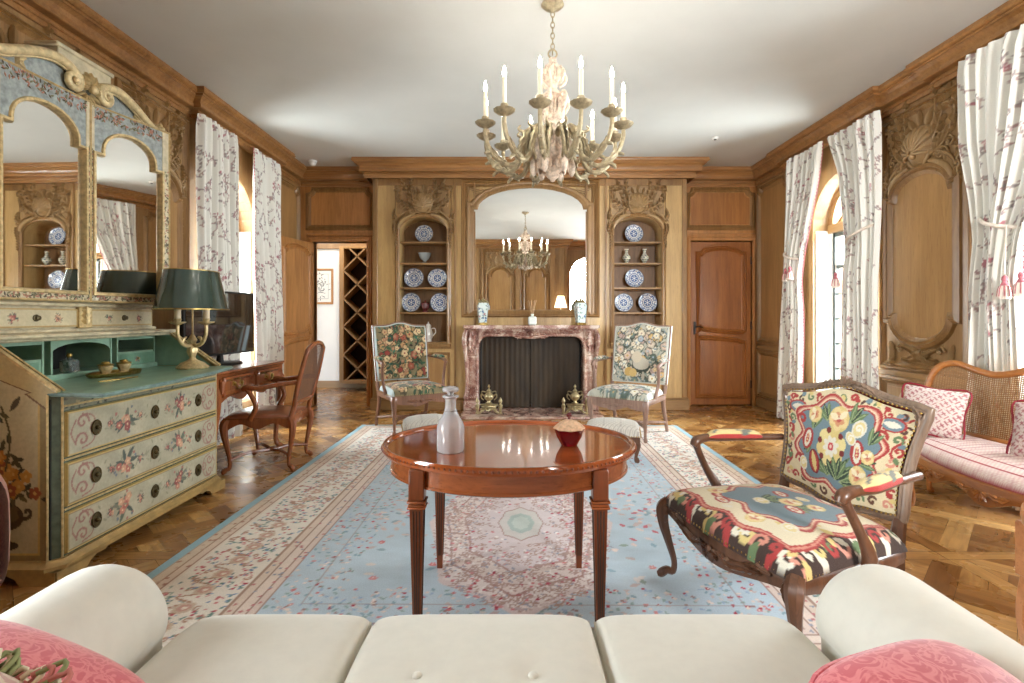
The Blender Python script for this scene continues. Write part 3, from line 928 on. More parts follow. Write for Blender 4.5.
# ================================================================== painted patterns (dyed thread, painted wood, glazes)
class Paint:
    """colour field sampled on a u,v grid; u, v in metres"""
    def __init__(s, u0, u1, nu, v0, v1, nv, base):
        s.u = np.linspace(u0, u1, nu + 1); s.v = np.linspace(v0, v1, nv + 1)
        s.U, s.V = np.meshgrid(s.u, s.v, indexing='ij')
        s.C = np.zeros(s.U.shape + (3,)); s.C[:] = L3(*base)
        s.nu, s.nv = nu, nv
        s.rnd = random.Random(11)
    def fill(s, mask, c, a=1.0):
        s.C[mask] = s.C[mask] * (1 - a) + L3(*c) * a
    def win(s, cx, cy, r):
        i0, i1 = np.searchsorted(s.u, (cx - r, cx + r)); j0, j1 = np.searchsorted(s.v, (cy - r, cy + r))
        return slice(max(0, i0), i1 + 1), slice(max(0, j0), j1 + 1)
    def local(s, cx, cy, r, fn, c, a=1.0):
        w = s.win(cx, cy, r)
        m = fn(s.U[w] - cx, s.V[w] - cy)
        sub = s.C[w]; sub[m] = sub[m] * (1 - a) + L3(*c) * a
    def disc(s, cx, cy, r, c, a=1.0, sx=1, sy=1, rot=0):
        ca, sa = cos(rot), sin(rot)
        s.local(cx, cy, r * max(sx, sy), lambda x, y: ((x * ca + y * sa) / sx) ** 2 + ((-x * sa + y * ca) / sy) ** 2 < r * r, c, a)
    def flower(s, cx, cy, r, n, c, c2=None, rot=0, cc=None, depth=.3, a=1.0):
        def f(k):
            return lambda x, y: np.hypot(x, y) < k * (1 - depth + depth * np.abs(np.cos(n / 2 * (np.arctan2(y, x) - rot))))
        s.local(cx, cy, r, f(r), c, a)
        if c2: s.local(cx, cy, r, f(r * .62), c2, a)
        if cc: s.disc(cx, cy, r * .25, cc, a)
    def leaf(s, cx, cy, ln, wd, ang, c, c2=None, a=1.0):
        ca, sa = cos(ang), sin(ang)
        def f(x, y):
            p = (x * ca + y * sa) / ln; q = np.abs(-x * sa + y * ca)
            return (p > 0) & (p < 1) & (q < wd * np.sin(np.pi * np.clip(p, 0, 1)) ** .8)
        s.local(cx, cy, ln, f, c, a)
        if c2:
            s.local(cx, cy, ln, lambda x, y: (x * ca + y * sa > 0) & (x * ca + y * sa < ln * .85) & (np.abs(-x * sa + y * ca) < wd * .18), c2, a)
    def line(s, pts, w, c, a=1.0, taper=False):
        P = spline(pts, 6) if len(pts) > 2 else pts
        n = len(P) - 1
        for i in range(n):
            (x0, y0), (x1, y1) = P[i], P[i + 1]
            dx, dy = x1 - x0, y1 - y0; L = dx * dx + dy * dy + 1e-12
            ww = w * (1 - .7 * i / n) if taper else w
            mx, my, r = (x0 + x1) / 2, (y0 + y1) / 2, sqrt(L) / 2 + ww
            def f(x, y):
                X, Y = x + mx - x0, y + my - y0
                t = np.clip((X * dx + Y * dy) / L, 0, 1)
                return np.hypot(X - t * dx, Y - t * dy) < ww
            s.local(mx, my, r, f, c, a)
    def spiral(s, cx, cy, r, a0, turns, w, c, sg=1):
        pts = [(cx + r * (1 - t * .85) * cos(a0 + sg * t * turns * 2 * pi), cy + r * (1 - t * .85) * sin(a0 + sg * t * turns * 2 * pi)) for t in [i / 10 for i in range(11)]]
        s.line(pts, w, c)
    def mottle(s, k, amp):
        f = np.zeros(s.U.shape)
        for i in range(6):
            a = s.rnd.random() * 6.28; q = k * (1.6 ** (i * .5))
            f += np.sin(q * (s.U * cos(a) + s.V * sin(a)) + s.rnd.random() * 6.28 + 1.5 * np.sin(q * .7 * s.V + i))
        s.C *= (1 + amp * f / 3)[..., None]
    def flat(s):
        return np.clip(s.C, 0.001, .95).reshape(-1, 3)

def painted(name, P, posfn, mat, parent=None, back=None, angle=50):
    """grid mesh posfn(u, v) coloured by P; optional rim handled by posfn"""
    mb = MB()
    uu, vv = P.u, P.v
    mb.v = [posfn(u, v) for u in uu for v in vv]
    H = len(vv)
    mb.f = [(i * H + j, (i + 1) * H + j, (i + 1) * H + j + 1, i * H + j + 1) for i in range(P.nu) for j in range(P.nv)]
    mb.mi = [0] * len(mb.f)
    return mb.build(name, mat, parent, col=P.flat(), angle=angle)

# ================================================================== rug
def build_rug():
    hw, L, y0 = 1.675, 4.25, 1.28
    P = Paint(-hw, hw, 470, 0, L, 590, (186, 202, 212))
    U, V = P.U, P.V
    d = np.minimum(np.minimum(U + hw, hw - U), np.minimum(V, L - V))
    R = P.rnd
    P.mottle(9, .04)
    # inner floral border on blue
    B = [(0, .05, (150, 184, 196)), (.05, .06, (190, 164, 142)), (.06, .10, (218, 198, 174)), (.10, .108, (160, 124, 104)), (.108, .145, (222, 200, 180)), (.145, .155, (160, 116, 100)),
         (.155, .17, (232, 218, 202)), (.17, .505, (234, 226, 214)), (.505, .515, (170, 138, 120)), (.515, .55, (222, 202, 184)), (.55, .557, (150, 116, 102)), (.557, .60, (226, 208, 194)),
         (.60, .61, (156, 122, 108)), (.61, .64, (220, 200, 188)), (.64, .648, (168, 134, 122))]
    for a, b, c in B: P.fill((d >= a) & (d < b), c)
    def dist(x, y): return min(x + hw, hw - x, y, L - y)
    reds = [(192, 84, 100), (172, 62, 80), (210, 140, 142), (204, 120, 122)]
    grs = [(120, 150, 140), (96, 128, 122), (150, 168, 150)]
    bls = [(130, 160, 190), (110, 138, 170)]
    def motif(x, y, k=1.0):
        q = R.random()
        if q < .4:
            P.flower(x, y, .013 * k, 5, R.choice(reds), None, R.random() * 3, (240, 226, 210))
        elif q < .75:
            a = R.random() * 6.28
            P.leaf(x, y, .035 * k, .009 * k, a, R.choice(grs)); P.leaf(x, y, .03 * k, .008 * k, a + 1.3, R.choice(grs + bls))
        elif q < .9:
            P.disc(x, y, .010 * k, R.choice(bls))
        else:
            P.spiral(x, y, .03 * k, R.random() * 6, .8, .0055, (186, 146, 126))
    for i in range(17000):
        x, y = R.uniform(-hw, hw), R.uniform(0, L); e = dist(x, y)
        if .185 < e < .495: motif(x, y, .62)
        elif .655 < e < .92 and R.random() < .8:
            q = R.random()
            if q < .20: P.flower(x, y, .0105, 5, R.choice(reds + [(232, 214, 206)]), None, R.random() * 3, (236, 220, 200))
            elif q < .8: P.leaf(x, y, .027, .007, R.random() * 6.28, R.choice([(206, 200, 198), (140, 166, 178), (200, 184, 182), (150, 170, 166), (160, 180, 204)]))
            else: P.disc(x, y, .008, R.choice([(224, 206, 196), (160, 130, 128)]))
        elif .06 < e < .15 and R.random() < .3: P.disc(x, y, .009, R.choice([(176, 128, 110), (200, 170, 150)]))
        elif .52 < e < .64 and R.random() < .25: P.disc(x, y, .008, R.choice([(190, 120, 120), (150, 150, 160)]))
    # cream-border palmettes and curling stems
    for i in range(26):
        t = i / 26
        for sx in (-1, 1):
            y = .35 + (L - .7) * t
            x = sx * (hw - .34)
            P.flower(x, y, .044, 8, (210, 188, 166), (204, 158, 144), 0, (236, 224, 206), .2)
            P.line([(x, y + .04), (x + sx * .08, y + .075), (x - sx * .02, y + .11), (x, y + .14)], .005, (180, 140, 118))
    # faint brown rule in the blue border
    P.fill((np.abs(d - .79) < .0045), (160, 136, 132), .6)
    # corner sprays inside the field
    for sx in (-1, 1):
        for (yc, sy) in ((.95, 1), (L - .95, -1)):
            for i in range(130 if sy < 0 else 10):
                a = R.random() * pi / 2; r = R.random() ** .6 * .52
                x = sx * (hw - .9 - r * cos(a)); y = yc + sy * r * sin(a)
                q = R.random()
                if q < .35: P.flower(x, y, .02, 6, R.choice(reds + [(230, 210, 204)] * 2), None, R.random(), (238, 224, 210))
                else: P.leaf(x, y, .055, .013, R.random() * 6.28, R.choice([(214, 206, 202), (196, 180, 178), (150, 176, 190), (150, 166, 156)]))
    # mid-side sprays
    for sx in (-1, 1):
        for i in range(70):
            r = R.gauss(0, .16); t = R.gauss(0, .09)
            x = sx * (hw - 1.02) + t; y = L * .43 + r * 1.6
            P.leaf(x, y, .05, .013, R.random() * 6.28, R.choice([(222, 204, 198), (204, 184, 180), (150, 170, 180), (196, 110, 120)]))
    # central medallion
    yc = 1.62; xs = U; ys = V - yc
    th = np.arctan2(ys / .95, xs / .52); rr = np.hypot(xs / .52, ys / .95)
    lob = 1 - .10 * np.abs(np.sin(4 * th))
    P.fill(rr < .98 * lob, (216, 200, 198)); P.fill(rr < .93 * lob, (226, 214, 210))
    for k, c in ((.82, (170, 132, 126)), (.80, (222, 206, 200)), (.62, (176, 140, 134)), (.60, (214, 200, 200)), (.25, (176, 146, 138)), (.235, (206, 200, 194)), (.15, (172, 186, 180)), (.10, (192, 202, 194))):
        P.fill(rr < k * (1 - .10 * np.abs(np.sin(4 * th + (k > .5) * .4))), c)
    for i in range(2600):
        a = R.random() * 6.28; r = .26 + .68 * sqrt(R.random())
        x = .5 * r * cos(a); y = yc + .93 * r * sin(a)
        q = R.random()
        if q < .12: P.flower(x, y, .010, 5, R.choice(reds + [(206, 130, 136)]), None, R.random() * 3)
        elif q < .7: P.leaf(x, y, .026, .0055, R.random() * 6.28, R.choice([(190, 166, 158), (160, 160, 172), (236, 228, 224), (178, 146, 140)]))
        else: P.spiral(x, y, .02, R.random() * 6, .8, .0035, (180, 150, 140))
    for sy in (-1, 1):
        y = yc + sy * 1.08
        for i in range(120):
            x = R.gauss(0, .10); yy = y + R.gauss(0, .09)
            P.leaf(x, yy, .05, .012, R.random() * 6.28, R.choice([(222, 206, 204), (190, 170, 170), (140, 160, 170)]))
        for i in range(16):
            P.flower(R.gauss(0, .09), y + R.gauss(0, .08), .014, 5, R.choice(reds), None, R.random(), (240, 224, 214))
    P.mottle(30, .03); P.mottle(6, .03); P.C *= 1.0
    mat = colattr('rug_pile', 1.0, .16, 160, .35, sheen=.12, bd=.004); mat.node_tree.nodes['Principled BSDF'].inputs['Specular IOR Level'].default_value = .1
    rot = radians(-.5)
    def pos(u, v):
        e = min(u + hw, hw - u, v, L - v)
        z = .012 if e > .004 else .001
        return (u, v, z)
    o = painted('rug', P, pos, mat)
    o.location = (.035, y0, .001); o.rotation_euler = (0, 0, rot)
    tag(o, 'large pale blue floral rug with cream border covering the parquet floor', 'rug')
build_rug()

# ================================================================== cream sofa in the foreground
M_SOFA = plain('cream_upholstery', rgb(214, 210, 198), .9, var=.03, nscale=30, bump=.06, sheen=.2)
M_PIPE = plain('cream_piping', rgb(196, 190, 174), .9, var=.05)
def soft_box(mb, x0, x1, y0, y1, z0, z1, e=.18, crown=.02, n=22, dimples=()):
    """upholstered block with rounded edges and a crowned top"""
    cx, cy, cz = (x0 + x1) / 2, (y0 + y1) / 2, (z0 + z1) / 2
    hx, hy, hz = (x1 - x0) / 2, (y1 - y0) / 2, (z1 - z0) / 2
    r = min(hx, hy, hz) * .95 * min(1, e / .18)
    def sph(u, v):
        # cube-sphere parametrisation flattened to latitude/longitude with squared exponents
        a = 2 * pi * u; b = pi * (v - .5)
        ca, sa, cb, sb = cos(a), sin(a), cos(b), sin(b)
        def sp(t, k): return (abs(t) ** k) * (1 if t >= 0 else -1)
        k1, k2 = .28, .32
        x = sp(ca, k1) * sp(cb, k2); y = sp(sa, k1) * sp(cb, k2); z = sp(sb, k2 + .1)
        q = (1 - min(1, abs(x)) ** 2.2) * (1 - min(1, abs(y)) ** 2.2)
        zz = cz + hz * z + (crown * q if z > 0 else 0)
        X, Y = cx + hx * x, cy + hy * y
        if z > 0:
            for (dx, dy) in dimples:
                zz -= .012 * math.exp(-((X - dx) ** 2 + (Y - dy) ** 2) / .0016)
        return (X, Y, zz)
    return mb.grid(sph, n * 4, n * 2, cu=True)
def build_sofa():
    t = thing('sofa', 'cream upholstered three-cushion sofa facing the fireplace', 'sofa', (-.05, .62, 0))
    ox, oy = -.05, .62
    xs = (-.745, -.33, .19, .655)
    b = MB(); b.box(-.93 - ox, .86 - ox, .16 - oy, 1.15 - oy, .10, .33, .02)
    b.build('base', M_SOFA, t)
    for (x0, x1) in zip(xs[:-1], xs[1:]):
        m = MB()
        m.grid(lambda u, v: (0, 0, 0), 1, 1) if False else None
        dm = [((x0 + x1) / 2 - ox + k, .985 - oy) for k in (-.11, .11)] if x0 == xs[1] else []
        # flat crowned cushion built as a superellipse pad
        X0, X1, Y0, Y1 = x0 - ox - .003, x1 - ox + .003, .36 - oy, 1.262 - oy
        N = 40
        def top(u, v, sgn=1):
            a, c = 2 * u - 1, 2 * v - 1
            # squircle outline
            ea, ec = abs(a) ** 6, abs(c) ** 6
            prof = max(0, (1 - abs(a) ** 14)) ** .34 * max(0, (1 - ec)) ** .38
            x = (X0 + X1) / 2 + (X1 - X0) / 2 * a * (1 - .012 * abs(c) ** 4)
            y = (Y0 + Y1) / 2 + (Y1 - Y0) / 2 * c * (1 - .03 * abs(a) ** 6)
            q = (1 - abs(a) ** 2.5) * (1 - abs(c) ** 2.5)
            z = .412 + sgn * (.062 * prof + (.018 * q if sgn > 0 else 0))
            for (dx, dy) in dm:
                if sgn > 0: z -= .010 * math.exp(-((x - dx) ** 2 + (y - dy) ** 2) / .0012)
            return (x, y, z)
        m.grid(lambda u, v: top(u, v, 1), N, N); m.grid(lambda u, v: top(u, v, -1), 12, 12)
        o = m.build('seat_cushion', M_SOFA, t, angle=80)
        pp = []
        for i in range(80):
            a = 2 * pi * i / 80
            ca, sa = cos(a), sin(a)
            q = max(abs(ca), abs(sa)) ** .92
            u, v = ca / q, sa / q
            u = max(-1, min(1, u * .99)); v = max(-1, min(1, v * .99))
            pp.append(((X0 + X1) / 2 + (X1 - X0) / 2 * u * (1 - .012 * abs(v) ** 4), (Y0 + Y1) / 2 + (Y1 - Y0) / 2 * v * (1 - .03 * abs(u) ** 6), .432))
        pm = MB(); pm.tube(pp, .0045, 6, closed=True); pm.build('piping', M_PIPE, o)
        for (dx, dy) in dm:
            bt = MB(); bt.ball((dx, dy, .481), .010, 10, 6, (1, 1, .5)); bt.build('button', M_SOFA, o)
    for sg, xc, hwid in ((-1, -.862, .118), (1, .772, .118)):
        m = MB()
        def arm(u, v, xc=xc, hwid=hwid):
            # v along the length, u round the section
            y = 1.205 - 1.0 * v
            e = 1.0
            if v < .14: e = sqrt(max(0, 1 - ((.14 - v) / .14) ** 2.4))
            a = -pi * .62 + u * pi * 2 * .62 * 1.0
            ztop = .640 + .03 * (v > .5) * 0
            if u < .12: k = u / .12; x = -hwid * .86; z = .12 + (ztop - .20 - .12) * k
            elif u > .88: k = (1 - u) / .12; x = hwid * .86; z = .12 + (ztop - .20 - .12) * k
            else:
                w = (u - .12) / .76; an = pi + .55 - w * (pi + 1.1)
                x = hwid * cos(an) ; z = ztop - .115 + .115 * sin(an)
                if an > pi or an < 0: x = hwid * cos(an)
            rr = e
            zz = .30 + (z - .30) * (.35 + .65 * rr) if z > .30 else z
            return (xc - ox + x * (.12 + .88 * rr), y - oy, zz)
        m.grid(arm, 48, 44)
        m.build('arm', M_SOFA, t, angle=80)
    m = MB()
    def backf(u, v):
        x = -.93 + 1.79 * u
        a = 2 * pi * v
        sp = lambda q, k: (abs(q) ** k) * (1 if q > 0 else -1)
        e = min(1, (1 - abs(2 * u - 1) ** 12) ** .3 + .1)
        return (x - ox, .27 + .115 * sp(cos(a), .6) * e - oy, .49 + .35 * sp(sin(a), .45) * (.9 + .1 * e))
    m.grid(backf, 40, 28, cv=True); m.build('back', M_SOFA, t, angle=80)
    for sx in (-.85, .78):
        for yy in (.24, 1.08):
            m = MB(); m.lathe([(.0, 0), (.018, 0), (.022, .03), (.026, .10), (.0, .10)], 12, (sx - ox, yy - oy, 0)); m.build('leg', M_DARKT, t)
build_sofa()

M_PINK = None
def damask(name, c1, c2, sc=26):
    k = NT(name)
    v = k.coord('Object')
    n1 = k.noise(v, sc, 2, .5, 2.2)
    f = k.ramp(n1, [(.44, c1), (.5, c2), (.56, c2), (.62, c1)])
    k.l(f, k.b.inputs['Base Color']); setb(k.b, .6, sheen=.4)
    k.bump(k.noise(v, sc * 12, 2), .1, .002)
    return k.m
M_PINK = damask('rose_damask', rgb(206, 92, 104), rgb(224, 128, 132))
def pillow_mesh(mb, w, h, t, n=28, rd=.30):
    def f(sgn):
        def g(u, v):
            a, b = 2 * u - 1, 2 * v - 1
            x = w / 2 * a * sqrt(1 - rd * b * b * b * b) ; y = h / 2 * b * sqrt(1 - rd * a * a * a * a)
            q = ((1 - a * a) ** .45) * ((1 - b * b) ** .45)
            return (x, y, sgn * t / 2 * q)
        return g
    mb.grid(f(1), n, n); mb.grid(f(-1), n, n)
    return mb
def pillow(name, label, w, h, t, mat, loc, rot, cat='cushion', piping=None, fringe=None, group=None, col=None):
    o = thing(name, label, cat, loc, 0, group); o.rotation_euler = rot
    m = MB(); pillow_mesh(m, w, h, t); m.build('cover', mat, o, angle=80)
    pts = []
    for i in range(64):
        a = 2 * pi * i / 64; ca, sa = cos(a), sin(a); q = max(abs(ca), abs(sa)); A, B = ca / q, sa / q
        pts.append((w / 2 * A * sqrt(1 - .30 * B ** 4), h / 2 * B * sqrt(1 - .30 * A ** 4), 0))
    if piping:
        m = MB(); m.tube(pts, .006, 6, closed=True); m.build('piping', piping, o)
    return o
pillow('throw_pillow', 'rose pink damask pillow leaning on the sofa arm by the painted bureau', .44, .42, .19, M_PINK, (-.725, .65, .585), (radians(4), radians(24), radians(2)), piping=M_PINK)
pillow('throw_pillow', 'rose pink damask pillow in front of another in the sofa corner by the settee', .50, .40, .18, M_PINK, (.535, .585, .525), (radians(16), radians(-6), radians(4)), piping=M_PINK)
pillow('throw_pillow', 'rose pink pillow tucked behind another on the sofa, only its rounded top showing', .30, .30, .12, M_PINK, (.585, .665, .60), (radians(14), radians(-8), radians(10)), piping=M_PINK)
# fringed cushion: looped bullion trim
fo = thing('fringed_cushion', 'small cushion with green and cream looped fringe lying on the rose pillow', 'cushion', (-.63, .515, .735)); fo.rotation_euler = (radians(4), radians(18), radians(4))
m = MB(); pillow_mesh(m, .22, .19, .10); m.build('cover', damask('sage_damask', rgb(196, 150, 140), rgb(220, 200, 180)), fo, angle=80)
M_FR = [plain('fringe_cream', rgb(226, 216, 190), .9), plain('fringe_green', rgb(140, 146, 100), .9), plain('fringe_rose', rgb(196, 120, 112), .9)]
rf = random.Random(5)
m = MB()
for i in range(190):
    a = 2 * pi * i / 190; ca, sa = cos(a), sin(a); q = max(abs(ca), abs(sa)) ** .9
    bx, by = .102 * ca / q, .088 * sa / q
    m.cur = rf.randrange(3)
    L = rf.uniform(.012, .026); zz = rf.uniform(-.016, .03)
    tx, ty = -sa, ca
    pts = []
    for k in range(9):
        th = pi * k / 8
        pts.append((bx + ca * L * sin(th) + tx * .010 * cos(th), by + sa * L * sin(th) + ty * .010 * cos(th), zz + .014 * sin(th) * rf.uniform(.4, 1)))
    m.tube(pts, .0033, 5)
m.build('fringe', M_FR, fo, angle=80)

# ================================================================== oval mahogany table
M_MAH = wood('mahogany_top', rgb(122, 54, 22), rgb(176, 92, 44), 'X', .09, .9, .7, .015, .05)
M_MAHL = wood('mahogany_leg', rgb(88, 40, 18), rgb(140, 72, 34), 'Z', .3, .3)
M_MAHA = wood('mahogany_apron', rgb(110, 52, 24), rgb(164, 90, 46), 'X', .25, .35)
def build_table():
    t = thing('oval_table', 'polished oval mahogany table on four tapered legs standing on the rug', 'table', (-.012, 2.10, .012))
    a, b, z = .503, .406, .648
    n = 96
    def ov(k, zz): return [(a * k * cos(2 * pi * i / n), b * k * sin(2 * pi * i / n), zz) for i in range(n)]
    m = MB()
    rings = [(.0005, z - .006), (.93, z - .006), (.955, z - .006), (.962, z + .002), (.975, z + .006), (.992, z + .006), (1.0, z), (1.0, z - .016), (.99, z - .024), (.95, z - .026), (.5, z - .026), (.0005, z - .026)]
    vs = []; fs = []
    for k, zz in rings: vs += ov(k, zz)
    for r in range(len(rings) - 1):
        for i in range(n):
            j = (i + 1) % n
            fs.append((r * n + i, r * n + j, (r + 1) * n + j, (r + 1) * n + i))
    m._add(vs, fs); m.build('tabletop', M_MAH, t, angle=45)
    bd = MB()
    for i in range(150):
        an = 2 * pi * i / 150
        bd.ball((a * 1.0 * cos(an), b * 1.0 * sin(an), z - .008), .0048, 5, 4)
    bd.build('beading', M_MAHL, t)
    ap = MB()
    vs = []; fs = []
    prof = [(.93, z - .026), (.93, z - .085), (.938, z - .088), (.938, z - .096), (.925, z - .10), (.90, z - .10), (.90, z - .026)]
    for k, zz in prof: vs += ov(k, zz)
    for r in range(len(prof) - 1):
        for i in range(n):
            j = (i + 1) % n
            fs.append((r * n + i, r * n + j, (r + 1) * n + j, (r + 1) * n + i))
    ap._add(vs, fs); ap.build('apron', M_MAHA, t, angle=45)
    for sx in (-1, 1):
        for sy in (-1, 1):
            lx, ly = sx * .318, sy * .285
            L = MB()
            L.box(lx - .027, lx + .027, ly - .027, ly + .027, z - .135, z - .026, .004)
            def fr(h0, h1, z0, z1):
                vs = [(lx + q * h0, ly + w * h0, z0) for q, w in ((-1, -1), (1, -1), (1, 1), (-1, 1))] + [(lx + q * h1, ly + w * h1, z1) for q, w in ((-1, -1), (1, -1), (1, 1), (-1, 1))]
                L._add(vs, [(0, 1, 2, 3), (4, 5, 6, 7), (0, 1, 5, 4), (1, 2, 6, 5), (2, 3, 7, 6), (3, 0, 4, 7)])
            fr(.024, .012, z - .135, 0)
            lg = L.build('leg', M_MAHL, t)
            cl = MB()
            for zz, hh in ((z - .138, .033), (z - .15, .029), (z - .158, .032)):
                cl.box(lx - hh, lx + hh, ly - hh, ly + hh, zz - .005, zz + .003, .003)
            cl.build('collar', M_MAHA, lg)
            fl_ = MB()
            for q in (-1, 0, 1):
                for (dx, dy) in ((0, -1), (0, 1), (-1, 0), (1, 0)):
                    p0 = (lx + (q * .011 if dy else dx * .0236), ly + (q * .011 if dx else dy * .0236), z - .17)
                    p1 = (lx + (q * .006 if dy else dx * .0132), ly + (q * .006 if dx else dy * .0132), .06)
                    fl_.tube([p0, p1], .0022, 4)
            fl_.build('fluting', M_DARKT, lg)
build_table()

def glassy(name, c, rough=.05, tr=.9, ior=1.45, **kw):
    k = NT(name); k.b.inputs['Base Color'].default_value = c
    setb(k.b, rough, 0, .6, trans=tr, ior=ior, **kw)
    return k.m
M_CRYS = glassy('cut_crystal', rgb(244, 244, 248), .14, .62)
M_RUBY = glassy('ruby_glass', rgb(116, 8, 22), .08, .55, coat=.5)
dc = thing('decanter', 'cut crystal decanter with a flat stopper standing on the oval table', 'decanter', (-.232, 1.965, .655))
prof = [(.0, 0), (.048, 0), (.051, .006), (.051, .088), (.049, .098), (.044, .112), (.034, .128), (.026, .142), (.0235, .15), (.0255, .153), (.022, .157), (.0205, .165), (.020, .19), (.022, .196), (.031, .203), (.032, .207), (.026, .211), (.015, .211)]
m = MB(); m.lathe(prof, 48, fn=lambda a, z: 1 + (.03 * abs(cos(8 * a)) if z < .15 else 0))
m.build('bottle', M_CRYS, dc, angle=30)
m = MB(); m.lathe([(.0, .205), (.012, .206), (.012, .214), (.014, .219), (.029, .224), (.032, .231), (.029, .239), (.012, .244), (.0, .245)], 28); m.build('stopper', M_CRYS, dc, angle=40)
rbw = thing('covered_dish', 'ruby red glass dish with a gilt lid on the oval table', 'dish', (.226, 2.055, .655))
fl8 = lambda a, z: 1 + .05 * cos(8 * a)
m = MB(); m.lathe([(0, 0), (.030, 0), (.033, .006), (.036, .012), (.047, .032), (.053, .055), (.055, .066), (.050, .066), (.044, .05), (.03, .02), (0, .016)], 64, fn=fl8); m.build('bowl', M_RUBY, rbw)
m = MB(); m.lathe([(.058, .064), (.060, .067), (.056, .072), (.046, .082), (.032, .092), (.016, .099), (.008, .102), (.0, .103)], 64, fn=lambda a, z: 1 + .06 * cos(8 * a)); ld = m.build('lid', plain('gilt_blush', rgb(206, 170, 138), .3, .35, .25, 90), rbw)
m = MB(); m.lathe([(.007, .10), (.005, .106), (.010, .113), (.011, .119), (.007, .126), (0, .128)], 16); m.build('knob', M_RUBY, ld)
# ================================================================== seating
def cabriole(mb, x, y, dx, dy, zt, r=.024, k=1.0, zb=0.012, n=8):
    d = hypot(dx, dy); dx, dy = dx / d, dy / d
    h = zt - zb
    P = [(0, zt, 1.2), (.022, zt - .10 * h, 1.35), (.020, zt - .28 * h, 1.08), (.002, zt - .52 * h, .80), (-.016, zt - .76 * h, .62), (-.012, zt - .90 * h, .60), (.008, zb + .035, .74), (.028, zb + .018, .80), (.040, zb + .012, .45)]
    stube(mb, [(x + dx * a * k, y + dy * a * k, z, r * q) for a, z, q in P], n, 4, sq=True)
    return mb
def nails(mb, pts, r=.0045, step=.022):
    acc = 0
    for p, q in zip(pts[:-1], pts[1:]):
        L = (Vector(q) - Vector(p)).length
        while acc < L:
            c = Vector(p).lerp(Vector(q), acc / L); mb.ball(c, r, 5, 4); acc += step
        acc -= L
M_NAIL = plain('brass_nail', rgb(178, 146, 82), .35, 1.0)
M_NEEDLE = colattr('needlepoint', .92, .22, 420, .5, sheen=.15)
M_TAPE = colattr('tapestry', .92, .25, 300, .5, sheen=.15)

def cushion_pos(hw_f, hw_b, yf, yb, z0, th, crown, bow=.03, n=4.0):
    """returns posfn(u, v) for u, v in [-1, 1]: trapezoid seat with rolled edges; v=-1 is the front"""
    def pos(a, b):
        t = (b + 1) / 2
        hw = hw_f + (hw_b - hw_f) * t
        y = yf + (yb - yf) * t - bow * (1 - a * a) * (1 - t) ** 2
        ea, eb = abs(a) ** 10, abs(b) ** 10
        pr = (max(0, 1 - ea) * max(0, 1 - eb)) ** .45
        q = (1 - abs(a) ** 2.4) * (1 - abs(b) ** 2.4)
        return (hw * a * (1 - .02 * (1 - pr)), y, z0 + th * pr + crown * q)
    return pos

